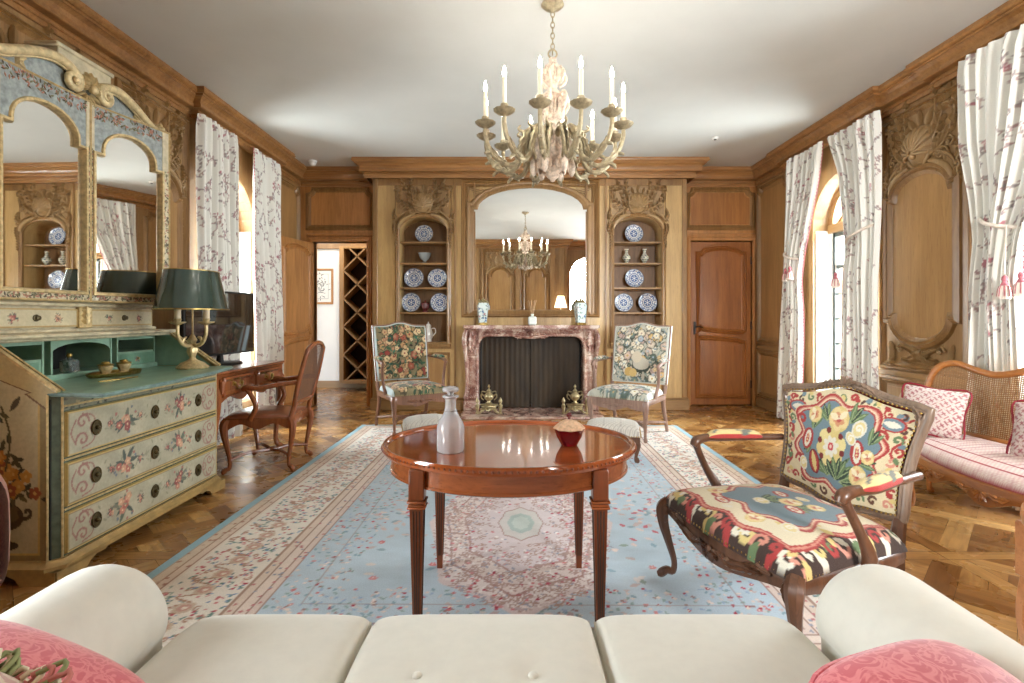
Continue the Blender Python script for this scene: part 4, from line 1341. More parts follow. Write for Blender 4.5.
# ---------------------------------------------------------------- foreground open armchair in needlepoint
M_WAL = wood('carved_walnut', rgb(62, 36, 24), rgb(112, 74, 50), 'Z', .35, .25, 1.2, .1)
M_WALG = wood('greyed_walnut', rgb(92, 72, 58), rgb(146, 122, 102), 'Z', .45, .15, 1.2, .15)
def fauteuil():
    t = thing('open_armchair', 'carved open armchair in bright blue, cream and red floral needlepoint', 'armchair', (1.04, 2.005, .013), radians(-74)); t.scale = (1.03, .92, 1.0)
    BR, CRM, RED, PNK, BLU, YEL, GRN, DGR, WHT, BRN = (62, 42, 34), (226, 212, 176), (172, 58, 56), (212, 142, 122), (116, 138, 148), (220, 198, 130), (104, 126, 86), (52, 68, 56), (230, 224, 206), (96, 60, 44)
    def blooms(P, lst):
        for (kind, x, y, r, a) in lst:
            if kind == 'big':
                for i in range(6): P.disc(x + r * .62 * cos(a + i * pi / 3), y + r * .62 * sin(a + i * pi / 3), r * .40, YEL if i % 2 else (232, 214, 150))
                for i in range(6): P.disc(x + r * .82 * cos(a + i * pi / 3 + .5), y + r * .82 * sin(a + i * pi / 3 + .5), r * .16, (120, 40, 36))
                P.flower(x, y, r * .55, 8, WHT, None, a, None, .35); P.disc(x, y, r * .2, (196, 70, 76)); P.disc(x, y, r * .09, (236, 200, 180))
            elif kind == 'rose':
                P.disc(x, y, r, YEL); P.flower(x, y, r * .95, 5, (232, 208, 150), (214, 150, 110), a, (190, 90, 80)); P.leaf(x, y, r, r * .25, a, (240, 226, 190)); P.leaf(x, y, r, r * .25, a + 2, (240, 226, 190))
            elif kind == 'oval':
                P.disc(x, y, r, RED, 1, .72, 1.1, a); P.disc(x, y, r * .78, WHT, 1, .5, 1.15, a); P.disc(x, y, r * .5, (190, 60, 66), 1, .42, 1.1, a)
                for q in (-.45, -.15, .15, .45): P.disc(x - sin(a) * q * r, y + cos(a) * q * r, r * .11, (236, 200, 150))
            elif kind == 'redo':
                P.disc(x, y, r, (120, 30, 34), 1, .72, 1.15, a); P.disc(x, y, r * .9, RED, 1, .66, 1.12, a); P.leaf(x - cos(a + pi / 2) * r, y - sin(a + pi / 2) * r, r * 2, r * .3, a + pi / 2, YEL)
            elif kind == 'egg':
                P.disc(x, y, r, WHT, 1, .8, 1.05, a); P.disc(x, y, r * .8, (228, 210, 150), 1, .75, 1.05, a); P.spiral(x, y, r * .5, a, 1.1, r * .12, (240, 234, 214))
            elif kind == 'sprig':
                for k in range(-2, 3): P.leaf(x, y, r, r * .16, a + k * .42, GRN if k % 2 else DGR, (150, 168, 120))
    def cartouche(P, cx, cy, rx, ry, lob=4, rot=.0):
        X, Y = (P.U - cx) / rx, (P.V - cy) / ry
        th = np.arctan2(Y, X); rr = (np.abs(X) ** 2.6 + np.abs(Y) ** 2.6) ** (1 / 2.6)
        e = 1 + .10 * np.sin(lob * 2 * th + rot) - .05 * np.cos(4 * th)
        P.fill(rr < 1.15 * e, CRM); P.fill(rr < 1.13 * e, RED); P.fill(rr < 1.07 * e, PNK); P.fill(rr < 1.04 * e, (232, 206, 176)); P.fill(rr < 1.0 * e, RED); P.fill(rr < .965 * e, BLU)
    # ---- back
    zb0, zt = .440, .822
    def hw(z):
        s = (z - zb0) / (zt - zb0)
        return .252 + .048 * s - .022 * sin(pi * min(1, s)) + .0
    def topz(x): return zt + .05 * max(0, cos(x / .30 * pi / 2)) ** 1.3 - .012 * sin(abs(x) / .3 * pi) ** 2
    def botz(x): return zb0 - .035 * max(0, cos(x / .25 * pi / 2)) + .012 * sin(abs(x) / .25 * pi) ** 2
    def lean(z): return .285 + (z - .42) * .17
    P = Paint(-1, 1, 150, 0, 1, 130, (224, 208, 170))
    # paint in local metres: rescale axes
    P.u = np.linspace(-.30, .30, 151); P.v = np.linspace(0, .43, 131); P.U, P.V = np.meshgrid(P.u, P.v, indexing='ij')
    P.mottle(40, .05)
    for sx in (-1, 1):
        for (y0, y1) in ((.06, .16), (.2, .3), (.32, .40)):
            P.line([(sx * .285, y0), (sx * .25, (y0 + y1) / 2), (sx * .285, y1)], .006, RED)
        for i in range(9):
            P.spiral(sx * (.262 + .015 * (i % 2)), .03 + i * .045, .022, i, .9, .0055, (PNK, RED, GRN, (90, 60, 50))[i % 4])
            P.leaf(sx * .27, .05 + i * .045, .035, .01, i * 1.3, (YEL, GRN, BLU)[i % 3])
    for i in range(11):
        P.spiral(-.25 + i * .05, .405 - .01 * (i % 2), .02, i, .9, .005, (RED, (90, 60, 50), GRN)[i % 3]); P.leaf(-.25 + i * .05, .41, .03, .01, i, (RED, BLU, YEL)[i % 3])
    for i in range(8): P.spiral(-.22 + i * .06, .03, .022, i, .9, .006, (RED, BRN, GRN, BRN)[i % 4])
    for sx in (-1, 1): P.disc(sx * .225, .36, .045, RED, 1, 1.2, .7); P.disc(sx * .225, .36, .036, BLU, 1, 1.2, .7); P.leaf(sx * .19, .36, .07, .014, 0 if sx > 0 else pi, WHT)
    cartouche(P, 0, .215, .205, .165)
    for sx in (-1, 1):
        for yy in (.11, .30): P.spiral(sx * .195, yy, .03, 0 if sx > 0 else pi, .9, .007, RED, sx)
    for (x, y, a, l) in ((0, .10, .4, .12), (0, .10, 2.7, .12), (.02, .09, 1.0, .1), (-.02, .09, 2.2, .1), (-.13, .26, 1.2, .09), (.12, .17, .2, .09), (-.05, .30, 2.0, .08), (.06, .31, 1.1, .09), (-.13, .2, 3.9, .06), (.04, .08, .1, .12), (.16, .25, 1.2, .08)):
        for k in (-.35, 0, .35): P.leaf(x, y, l, .011, a + k, GRN if k else DGR, (156, 172, 126))
    blooms(P, [('big', -.02, .205, .078, .3), ('rose', .005, .315, .05, .8), ('egg', .105, .30, .038, -.5), ('rose', -.12, .325, .036, 2), ('oval', -.155, .215, .045, -.25), ('redo', -.105, .125, .044, .35),
               ('oval', .115, .205, .046, .1), ('egg', .075, .255, .028, .8), ('rose', .165, .2, .03, 1), ('sprig', .02, .085, .09, 1.4), ('rose', .13, .115, .042, .4), ('egg', -.17, .10, .03, .3)])
    P.C = np.clip(P.C, 0, 1)
    def bpos(u, v):
        a = u / .30; s = v / .43
        zc = zb0 + (zt - zb0) * s
        x = a * (hw(zc) - .006)
        z0, z1 = botz(x) + .012, topz(x) - .016
        z = z0 + (z1 - z0) * s
        q = (1 - abs(a) ** 3) * (1 - abs(2 * s - 1) ** 3)
        return (x, lean(z) - .020 - .022 * q, z)
    up = painted('backrest', P, bpos, M_NEEDLE, t)
    m = MB(); m.grid(lambda u, v: ((2 * u - 1) * (hw(zb0 + (zt - zb0) * v) - .006), lean(zb0 + (zt - zb0) * v) + .018, (botz((2 * u - 1) * .28) + .012) * (1 - v) + (topz((2 * u - 1) * .28) - .016) * v), 16, 16)
    m.build('back_cover', plain('red_backing', rgb(120, 36, 28), .9), t)
    # ---- carved frame round the back
    ol = []
    for i in range(17): s = i / 16; z = zb0 + (zt - zb0) * s; ol.append((hw(z) + .012, z))
    ol += [(x, topz(x) + .006) for x in [.295 - .59 * i / 24 for i in range(1, 24)]]
    ol += [(-hw(z) - .012, z) for z in [zt - (zt - zb0) * i / 16 for i in range(17)]]
    ol += [(x, botz(x) - .004) for x in [-.235 + .47 * i / 16 for i in range(1, 16)]]
    m = MB(); m.tube([(x, lean(z), z) for x, z in ol], .019, 8, closed=True, up=(0, 1, 0), flat=.85)
    m.tube([(x * .975, lean(z) - .018, z * 1 + (.006 if z < .6 else -.008)) for x, z in ol], .006, 6, closed=True)
    F = lambda s, z, o: (s, lean(z) - .018 - o, z)
    for i in range(5):
        a = radians(90 + (i - 2) * 34); m.leaf([(cos(a) * .045 * q, topz(0) + .005 + sin(a) * .035 * q) for q in (.1, .5, 1)], .012, .014, F, .1, 2)
    for sg in (-1, 1):
        m.leaf(spline([(sg * .03, topz(0) + .004), (sg * .08, topz(.08) + .012), (sg * .13, topz(.13) + .004)], 5), .012, .012, F, .4, 5)
        m.leaf(spline([(sg * .26, .83), (sg * .285, .80), (sg * .282, .75)], 5), .011, .012, F, .4, 4)
        m.leaf(spline([(sg * .06, botz(.06)), (sg * .12, botz(.12) - .004), (sg * .18, botz(.18))], 5), .010, .010, F, .4, 4)
    fr = m.build('back_frame', M_WALG, t, angle=60)
    m = MB(); nails(m, [(x * .945, lean(z) - .024, (z - .65) * .945 + .65) for x, z in ol + ol[:1]], .0042, .017); m.build('nailheads', M_NAIL, fr)
    # ---- seat
    P = Paint(-.36, .36, 140, -.31, .31, 120, BR)
    U, V = P.U, P.V
    e = np.maximum(np.abs(U) / .36, np.abs(V) / .31)
    for sx in (-1, 1):
        for i in range(10):
            y = -.27 + i * .06
            P.spiral(sx * .325, y, .03, i * 1.1, .9, .007, ((214, 150, 130), WHT, YEL, RED)[i % 4], sx); P.leaf(sx * .33, y + .02, .05, .014, i, (YEL, WHT, GRN)[i % 3])
    for i in range(13):
        x = -.3 + i * .05
        P.spiral(x, -.275, .03, i, .9, .0075, (WHT, YEL, PNK, RED)[i % 4], 1 if i % 2 else -1); P.leaf(x, -.28, .05, .014, i * 1.7, (YEL, WHT, GRN, RED)[i % 4])
    w = 1 + .05 * np.sin(9 * np.arctan2(V, U))
    P.fill(e < .84 * w, RED); P.fill(e < .815 * w, PNK); P.fill(e < .79 * w, (176, 56, 50)); P.fill(e < .77 * w, (230, 218, 188))
    for i in range(60):
        x, y = P.rnd.uniform(-.25, .25), P.rnd.uniform(-.22, .22); P.leaf(x, y, .05, .013, P.rnd.random() * 6, P.rnd.choice([WHT, YEL, (214, 190, 150), (190, 170, 120)]))
    cartouche(P, 0, .03, .215, .185)
    blooms(P, [('sprig', -.05, -.03, .08, 1.2), ('sprig', .06, .02, .08, .5), ('oval', -.08, .09, .04, 1.3), ('rose', .02, .05, .045, .5), ('egg', -.03, -.05, .035, 1.4), ('oval', .09, .0, .04, 1.5), ('rose', .10, .10, .035, 0), ('egg', .0, .13, .03, 1.5),
               ('rose', -.20, -.13, .04, 0), ('egg', .2, -.14, .035, 1), ('oval', -.1, -.18, .035, 1.5), ('rose', .09, -.19, .035, 1), ('egg', .22, .14, .03, 0), ('rose', -.22, .16, .035, 1)])
    cp = cushion_pos(.365, .285, -.315, .285, .335, .075, .028, .035)
    painted('seat', P, lambda u, v: cp(u / .36, v / .31), M_NEEDLE, t, angle=70)
    # ---- rails with carved serpentine apron
    m = MB()
    def rail(p0, p1, out, drop, bow):
        n = 22; vs = []
        for i in range(n + 1):
            s = i / n
            x = p0[0] + (p1[0] - p0[0]) * s + out[0] * bow * sin(pi * s); y = p0[1] + (p1[1] - p0[1]) * s + out[1] * bow * sin(pi * s)
            zb = .295 - drop * (cos(2 * pi * s) * -.5 + .5) ** 1.0 + .02 * (1 - sin(pi * s)) * 0 + .022 * (1 if abs(s - .5) > .42 else 0) * 0
            vs += [(x, y, .345), (x + out[0] * .012, y + out[1] * .012, .335), (x + out[0] * .014, y + out[1] * .014, (zb + .345) / 2), (x + out[0] * .006, y + out[1] * .006, zb), (x - out[0] * .02, y - out[1] * .02, zb), (x - out[0] * .02, y - out[1] * .02, .345)]
        fs = []
        for i in range(n):
            for k in range(6):
                fs.append((i * 6 + k, i * 6 + (k + 1) % 6, (i + 1) * 6 + (k + 1) % 6, (i + 1) * 6 + k))
        fs += [tuple(range(6)), tuple(n * 6 + k for k in range(6))]
        m._add(vs, fs)
    rail((-.34, -.30), (.34, -.30), (0, -1), .055, .035)
    for sg in (-1, 1): rail((sg * .345, -.29), (sg * .27, .27), (sg, 0), .035, .012)
    rail((-.26, .27), (.26, .27), (0, 1), .01, 0)
    FA = lambda s, z, o: (s, -.318 - .033 * cos(s / .68 * pi) - o, z)
    for i in range(6):
        a = radians(-90 + (i - 2.5) * 36); m.leaf([(cos(a) * .05 * q, .29 + sin(a) * .042 * q) for q in (.1, .5, 1)], .012, .014, FA, .2, 2)
    m.ball(FA(0, .295, .006), .014, 8, 6)
    for sg in (-1, 1):
        m.leaf(spline([(sg * .04, .30), (sg * .10, .285), (sg * .17, .30), (sg * .24, .312)], 5), .016, .014, FA, .45, 7)
        m.leaf(spline([(sg * .33, .335), (sg * .32, .30), (sg * .33, .25)], 5), .014, .014, FA, .3, 4)
        m.leaf(spline([(sg * .27, .325), (sg * .22, .33), (sg * .16, .318)], 5), .010, .012, FA, .4, 4)
    m.build('seat_rail', M_WAL, t, angle=50)
    m = MB()
    pts = [(-.352, .26 - .55 * i / 12, .346) for i in range(13)] + [(-.35 + .70 * i / 20, -.312 - .036 * sin(pi * i / 20), .346) for i in range(21)] + [(.352 - .08 * i / 12, -.29 + .55 * i / 12, .346) for i in range(13)]
    nails(m, pts[13:], .0045, .018); m.build('nailheads', M_NAIL, t)
    for sg in (-1, 1):
        m = MB(); cabriole(m, sg * .335, -.295, sg * .6, -1, .345, .0215, 1.3); m.build('leg', M_WAL, t)
        m = MB(); stube(m, [(sg * .262, .275, .0, .016), (sg * .262, .272, .02, .018), (sg * .258, .262, .16, .021), (sg * .252, .27, .34, .023), (sg * .25, lean(.46), .46, .019)], 8, 5, sq=True); m.build('leg', M_WAL, t)
        m = MB()
        stube(m, [(sg * .295, lean(.60), .60, .015), (sg * .325, .16, .600, .014), (sg * .355, .03, .598, .015), (sg * .362, -.07, .603, .018), (sg * .360, -.125, .592, .022), (sg * .360, -.142, .570, .018)], 9, 6)
        stube(m, [(sg * .358, -.130, .588, .020), (sg * .366, -.112, .55, .016), (sg * .372, -.06, .46, .017), (sg * .362, -.015, .39, .023), (sg * .345, .0, .33, .022)], 9, 6)
        ar = m.build('arm', M_WAL, t, angle=70)
        PP = Paint(0, 1, 30, 0, 1, 16, (224, 200, 140)); PP.v = np.linspace(0, .26, 17); PP.u = np.linspace(-.03, .03, 31)[:31]; PP.U, PP.V = np.meshgrid(PP.u, PP.v, indexing='ij')
        PP.fill(np.abs(PP.U) > .02, (176, 60, 56)); PP.leaf(.0, .05, .06, .008, 1.2, (110, 120, 110)); PP.leaf(0, .14, .06, .008, 1.9, (200, 170, 90)); PP.line([(-.01, .02), (.012, .09), (-.012, .16), (.01, .23)], .0035, (120, 120, 110))
        PP.nu, PP.nv = 30, 16
        def padpos(u, v, sg=sg):
            s = v / .26; a = u / .03
            y = .20 - .27 * s
            x = sg * (.305 + .055 * min(1, s * 1.3)); e = (1 - abs(2 * s - 1) ** 4) ** .5
            an = a * 1.75
            return (x + .030 * sin(an) * (.4 + .6 * e), y, .606 + .030 * (cos(an) + .1) * e)
        painted('arm_pad', PP, padpos, M_NEEDLE, t, angle=80)
fauteuil()

# ---------------------------------------------------------------- high-backed fireside chairs
def tapestry(kind, w, h):
    P = Paint(-w / 2, w / 2, 90, 0, h, 100, (132, 120, 88) if kind == 'dark' else (196, 194, 178))
    R = random.Random(21 if kind == 'dark' else 33)
    P.mottle(30, .12)
    if kind == 'dark':
        big = [(196, 168, 124), (176, 140, 96), (206, 182, 140), (186, 150, 110)]; small = [(140, 62, 50), (150, 84, 64), (176, 128, 98)]; lf = [(58, 92, 66), (44, 72, 56), (86, 104, 70), (60, 110, 90)]; dk = (54, 48, 34)
    else:
        big = [(224, 214, 190), (208, 196, 176), (230, 222, 204), (204, 182, 164)]; small = [(186, 160, 150), (170, 184, 196), (208, 176, 120)]; lf = [(112, 128, 118), (86, 100, 92), (150, 164, 156), (120, 140, 150)]; dk = (70, 74, 66)
    for i in range(260): P.leaf(R.uniform(-w / 2, w / 2), R.uniform(0, h), R.uniform(.03, .07), R.uniform(.006, .013), R.random() * 6.28, R.choice(lf + [dk]))
    for i in range(int(100 * w * h / .35)):
        x, y, r = R.uniform(-w / 2 + .02, w / 2 - .02), R.uniform(.02, h - .02), R.uniform(.018, .046)
        P.disc(x, y, r * 1.12, dk, .8); c = R.choice(big * 4 + small + lf[:2])
        P.flower(x, y, r, 5, c, tuple(min(255, int(k * 1.12)) for k in c), R.random() * 3, R.choice(small), .25)
    for i in range(16):
        x, y, r = R.uniform(-w / 2 + .03, w / 2 - .03), R.uniform(.03, h - .03), R.uniform(.012, .022)
        P.flower(x, y, r, 5, R.choice(small), None, R.random() * 3, big[0])
    for i in range(36): P.leaf(R.uniform(-w / 2, w / 2), R.uniform(0, h), .05, .008, R.random() * 6.28, R.choice(lf), big[0])
    return P
def fireside(label, loc, rz, kind, frame_mat, edge):
    t = thing('fireside_chair', label, 'armchair', loc, rz)
    hw_, z0, z1 = .30, .475, 1.055
    def topz(x): a = abs(x) / hw_; return z1 + .035 * (cos(min(1, a / .62) * pi) * .5 + .5) - .0
    def lean(z): return .255 + (z - .45) * .20
    W, H = 2 * hw_, z1 - z0
    P = tapestry(kind, W, H)
    bd = np.minimum(P.U + hw_, hw_ - P.U); P.fill(bd < .022, edge)
    P.fill((P.V > H - .012) | (P.V < .012), edge)
    if kind != 'dark':   # bowl of fruit
        P.disc(.03, .17, .09, (70, 78, 70), 1, 1.1, .8); P.disc(.03, .19, .08, (206, 200, 184), 1, 1.1, .75); P.disc(-.10, .11, .045, (204, 170, 104)); P.disc(-.05, .10, .04, (214, 184, 120)); P.disc(-.02, .25, .055, (222, 210, 186)); P.disc(.06, .07, .03, (200, 192, 176), 1, .5, 1.5)
    def pos(u, v):
        a = u / hw_; s = v / H; x = u
        z = z0 + (topz(x) - z0) * s
        q = (max(0, 1 - abs(a) ** 6) * max(0, 1 - abs(2 * s - 1) ** 6)) ** .5
        return (x * (1 - .04 * (1 - s)), lean(z) - .042 * q, z)
    bk = painted('backrest', P, pos, M_TAPE, t, angle=70)
    m = MB()
    ol = [(-hw_ * .96, z0)] + [(-hw_ * (.96 + .04 * i / 10), z0 + H * i / 10) for i in range(1, 10)] + [(-hw_ + W * i / 24, topz(-hw_ + W * i / 24)) for i in range(25)] + [(hw_ * (1 - .04 * i / 10), z1 - H * i / 10) for i in range(1, 11)]
    m.prism(ol, .05, lambda x, z, o: (x, lean(z) + o - .002, z)); m.build('back_cover', plain('ticking_' + kind, edge_rgb(edge), .9), t)
    m = MB(); m.tube([(x, lean(z) + .0, z) for x, z in ol], .010, 6); m.build('back_frame', frame_mat, t)
    m = MB(); nails(m, [(x * .97, lean(z) - .012, z - .008) for x, z in ol], .0042, .024); m.build('nailheads', M_NAIL, bk)
    # seat
    P = tapestry(kind, .62, .54)
    P.fill(P.V > .54 * .93, edge); P.fill(np.abs(P.U) > .28, edge); 
    cp = cushion_pos(.315, .275, -.285, .235, .385, .07, .03, .02)
    painted('seat', P, lambda u, v: cp(u / .31, v / .27 - 1), M_TAPE, t, angle=70)
    m = MB()
    m.box(-.29, .29, -.27, -.235, .33, .39, .004); m.box(-.27, .27, .21, .24, .33, .39, .004)
    for sg in (-1, 1): m.box(sg * .275 - .016, sg * .275 + .016, -.26, .23, .33, .39, .004)
    n = 24
    F = lambda s, z, o: (s, -.272 - o, z)
    sc = [(-.28, .335)] + [(-.28 + .56 * i / n, .318 - .038 * (abs(sin(1.5 * pi * i / n)) ** .8) * (1.3 if abs(i - n / 2) < 4 else .8)) for i in range(n + 1)] + [(.28, .335)]
    m.prism(sc + [(.28, .385), (-.28, .385)], .014, F)
    for sg in (-1, 1): m.leaf(spline([(sg * .03, .33), (sg * .09, .325), (sg * .16, .335)], 4), .014, .012, lambda s, z, o: F(s, z, o + .014), .3, 4)
    m.ball(F(0, .325, .02), .02, 8, 6, (1.2, .6, 1))
    m.build('seat_rail', frame_mat, t, angle=50)
    m = MB(); nails(m, [(-.31, .2, .392), (-.31, -.285, .392), (0, -.31, .392), (.31, -.285, .392), (.31, .2, .392)], .004, .02); m.build('nailheads', M_NAIL, t)
    for sg in (-1, 1):
        m = MB(); cabriole(m, sg * .27, -.255, sg * .5, -1, .38, .023, .8, 0); m.build('leg', frame_mat, t)
        m = MB(); stube(m, [(sg * .275, .33, .0, .015), (sg * .272, .30, .10, .017), (sg * .268, .235, .30, .019), (sg * .285, .26, .47, .018)], 8, 5, sq=True); m.build('leg', frame_mat, t)
        m = MB()
        stube(m, [(sg * .298, lean(.72), .72, .014), (sg * .325, .12, .715, .015), (sg * .338, -.03, .705, .017), (sg * .336, -.10, .685, .018), (sg * .334, -.11, .665, .013)], 8, 5)
        stube(m, [(sg * .335, -.095, .685, .016), (sg * .332, -.075, .60, .015), (sg * .322, -.07, .50, .016), (sg * .305, -.10, .38, .018)], 8, 5)
        m.build('arm', frame_mat, t, angle=70)
        PP = tapestry(kind, .08, .24)
        def padp(u, v, sg=sg):
            s = v / .24; an = u / .04 * 1.8; e = (1 - abs(2 * s - 1) ** 4) ** .5
            return (sg * (.31 + .024 * s) + .028 * sin(an) * (.4 + .6 * e), .19 - .24 * s, .722 + .026 * (cos(an) + .15) * e)
        painted('arm_pad', PP, padp, M_TAPE, t, angle=80)
    m = MB()
    for sg in (-1, 1):
        stube(m, [(sg * .268, -.25, .10, .011), (sg * .20, -.12, .115, .014), (sg * .10, .0, .12, .015), (0, .03, .12, .018)], 7, 5)
        stube(m, [(sg * .272, .29, .10, .011), (sg * .20, .16, .115, .014), (sg * .10, .06, .12, .015), (0, .03, .12, .018)], 7, 5)
    m.ball((0, .03, .125), .03, 10, 6, (1, 1, .6)); m.build('stretcher', frame_mat, t)
    return t
def edge_rgb(e): return rgb(*e)
M_PALEF = wood('limed_walnut', rgb(112, 82, 68), rgb(170, 138, 120), 'Z', .45, .1, 1.1)
M_BROWNF = wood('brown_walnut', rgb(92, 58, 40), rgb(146, 102, 76), 'Z', .42, .15, 1.1)
fireside('high-backed fireside armchair in dark green, tan and red tapestry', (-1.035, 5.37, .012), radians(31), 'dark', M_BROWNF, (188, 200, 200))
fireside('high-backed fireside armchair in pale cream and grey fruit tapestry', (1.14, 5.10, .012), radians(-35), 'pale', M_PALEF, (214, 216, 208))

# ---------------------------------------------------------------- footstools by the hearth
def footstool(label, loc, rz):
    t = thing('footstool', label, 'footstool', loc, rz, 'footstools before the fireplace'); t.scale = (1.1, 1.05, 1.22)
    P = Paint(-.2, .2, 50, -.15, .15, 40, (216, 210, 198))
    for i in range(-14, 15):
        P.line([(i * .03 - .15, -.15), (i * .03 + .15, .15)], .003, (176, 168, 158)); P.line([(i * .03 + .15, -.15), (i * .03 - .15, .15)], .003, (188, 180, 170))
    cp = cushion_pos(.2, .2, -.15, .15, .175, .06, .03, 0)
    painted('cushion', P, lambda u, v: cp(u / .2, v / .15), M_TAPE, t, angle=70)
    m = MB(); m.box(-.195, .195, -.145, .145, .13, .18, .006); m.build('frame', M_WAL, t)
    m = MB(); nails(m, [(-.2, -.15, .178), (.2, -.15, .178), (.2, .15, .178), (-.2, .15, .178), (-.2, -.15, .178)], .005, .016); m.build('nailheads', M_NAIL, t)
    for sx in (-1, 1):
        for sy in (-1, 1):
            m = MB(); cabriole(m, sx * .17, sy * .12, sx, sy, .14, .016, .5, 0); m.build('leg', M_WAL, t)
footstool('pale upholstered footstool beside the red and green tapestry chair', (-.70, 4.38, .013), radians(14))
footstool('pale upholstered footstool beside the cream fruit tapestry chair', (.815, 4.22, .013), radians(-12))

# ---------------------------------------------------------------- caned furniture
def cane_mat(name, c, hole=.5, dens=140):
    k = NT(name)
    uv = k.n('ShaderNodeUVMap', uv_map='weave')
    sp = k.n('ShaderNodeSeparateXYZ'); k.l(uv.outputs[0], sp.inputs[0])
    def wave(sock):
        a = k.n('ShaderNodeMath', operation='MULTIPLY'); a.inputs[1].default_value = dens * 2 * pi; k.l(sock, a.inputs[0])
        b = k.n('ShaderNodeMath', operation='SINE'); k.l(a.outputs[0], b.inputs[0])
        g = k.n('ShaderNodeMath', operation='GREATER_THAN'); g.inputs[1].default_value = -hole; k.l(b.outputs[0], g.inputs[0])
        return g.outputs[0]
    h = k.n('ShaderNodeMath', operation='MULTIPLY'); k.l(wave(sp.outputs[0]), h.inputs[0]); k.l(wave(sp.outputs[1]), h.inputs[1])
    inv = k.n('ShaderNodeMath', operation='SUBTRACT'); inv.inputs[0].default_value = 1; k.l(h.outputs[0], inv.inputs[1])
    k.l(inv.outputs[0], k.b.inputs['Alpha'])
    n = k.noise(uv.outputs[0], 30, 3)
    k.l(k.ramp(n, [(.3, tuple(x * .8 for x in c[:3]) + (1,)), (.7, c)]), k.b.inputs['Base Color'])
    setb(k.b, .55)
    return k.m
def cane(name, posfn, nu, nv, su, sv, mat, parent):
    mb = MB(); mb.grid(posfn, nu, nv)
    o = mb.build(name, mat, parent, angle=80)
    ul = o.data.uv_layers.new(name='weave')
    W = nv + 1
    d = []
    for l in o.data.loops:
        i, j = divmod(l.vertex_index, W); d += [i / nu * su, j / nv * sv]
    ul.data.foreach_set('uv', d)
    return o
M_CANE = cane_mat('cane_weave', rgb(148, 108, 66), .12, 80)
M_CANED = cane_mat('dark_cane_weave', rgb(104, 70, 50), -.25, 90)
M_HON = wood('honey_walnut', rgb(132, 76, 32), rgb(190, 124, 62), 'X', .28, .35, 1.1)
def settee():
    t = thing('settee', 'caned walnut settee with patterned seat pad along the panelled wall', 'settee', (2.63, 2.46, 0), radians(-90))
    def topz(x):
        a = abs(x)
        pts = [(0, .955), (.2, .95), (.38, .91), (.52, .845), (.66, .812), (.78, .832), (.88, .862), (.95, .84), (.985, .78), (1.0, .69)]
        for (p, q) in zip(pts[:-1], pts[1:]):
            if a <= q[0]:
                s = (a - p[0]) / (q[0] - p[0]); s = s * s * (3 - 2 * s) if False else s
                return p[1] + (q[1] - p[1]) * s
        return pts[-1][1]
    def plan(x, z):
        return .235 + (z - .42) * .14 - .14 * (abs(x) / 1.0) ** 5
    X = lambda u: (2 * u - 1) * .995
    cane('backrest', lambda u, v: (X(u), plan(X(u), .42 + (topz(X(u)) - .43) * v), .42 + (topz(X(u)) - .43) * v), 54, 14, 2.0, .45, M_CANE, t)
    m = MB()
    top = spline([(x, topz(x)) for x in (-1.0, -.985, -.95, -.88, -.78, -.66, -.52, -.38, -.2, 0, .2, .38, .52, .66, .78, .88, .95, .985, 1.0)], 4)
    m.tube([(x, plan(x, z), z) for x, z in top], .021, 8, up=(0, 1, 0))
    m.tube([(x, plan(x, .43), .43) for x in [-.995 + 1.99 * i / 24 for i in range(25)]], .018, 8)
    for sg in (-1, 1):
        stube(m, [(sg * 1.0, plan(1, .70), .70, .020), (sg * 1.0, plan(1, .58), .58, .019), (sg * .995, plan(1, .44), .44, .02)], 8, 4)
    F = lambda s, z, o: (s, plan(s, z) - .018 - o, z)
    for i in range(5):
        a = radians(90 + (i - 2) * 36); m.leaf([(cos(a) * .06 * q, .93 + sin(a) * .04 * q) for q in (.1, .5, 1)], .014, .012, F, .2, 2)
    m.build('back_frame', M_HON, t, angle=60)
    for sg in (-1, 1):
        m = MB(); stube(m, [(sg * 1.0, plan(1, .69), .69, .018), (sg * .96, -.03, .665, .019), (sg * .86, -.14, .63, .021), (sg * .82, -.16, .60, .016)], 8, 5)
        stube(m, [(sg * .85, -.14, .63, .018), (sg * .83, -.12, .54, .017), (sg * .78, -.16, .46, .018), (sg * .73, -.21, .38, .02)], 8, 5); m.build('arm', M_HON, t, angle=70)
    # serpentine seat rail
    m = MB(); n = 60; vs = []
    def fy(x): return -.20 - .20 * max(0, cos(x / .76 * pi / 2)) ** .8
    for i in range(n + 1):
        x = -.72 + 1.44 * i / n; y = fy(x); zb = .295 - .028 * cos(x / .72 * 4 * pi)
        vs += [(x, y, .385), (x, y - .016, .375), (x, y - .018, .35), (x, y - .006, zb), (x, y + .02, zb), (x, y + .03, .385)]
    fs = [(i * 6 + k, i * 6 + (k + 1) % 6, (i + 1) * 6 + (k + 1) % 6, (i + 1) * 6 + k) for i in range(n) for k in range(6)]
    m._add(vs, fs)
    FA = lambda s, z, o: (s, fy(s) - .014 - o, z)
    for c in (-.36, .36, 0):
        for i in range(5):
            a = radians(-90 + (i - 2) * 40); m.leaf([(c + cos(a) * .05 * q, .33 + sin(a) * .045 * q) for q in (.1, .5, 1)], .013, .012, FA, .2, 2)
        for sg in (-1, 1): m.leaf(spline([(c + sg * .04, .335), (c + sg * .09, .325), (c + sg * .14, .34)], 4), .014, .012, FA, .4, 5)
    for sg in (-1, 1):
        stube(m, [(sg * .71, -.235, .375, .026), (sg * .88, -.06, .375, .026), (sg * .985, plan(1, .40), .375, .026)], 8, 5, sq=True)
    stube(m, [(-.985, .09, .375, .024), (-.6, .215, .375, .024), (0, .235, .375, .024), (.6, .215, .375, .024), (.985, .09, .375, .024)], 8, 5, sq=True)
    m.build('seat_rail', M_HON, t, angle=50)
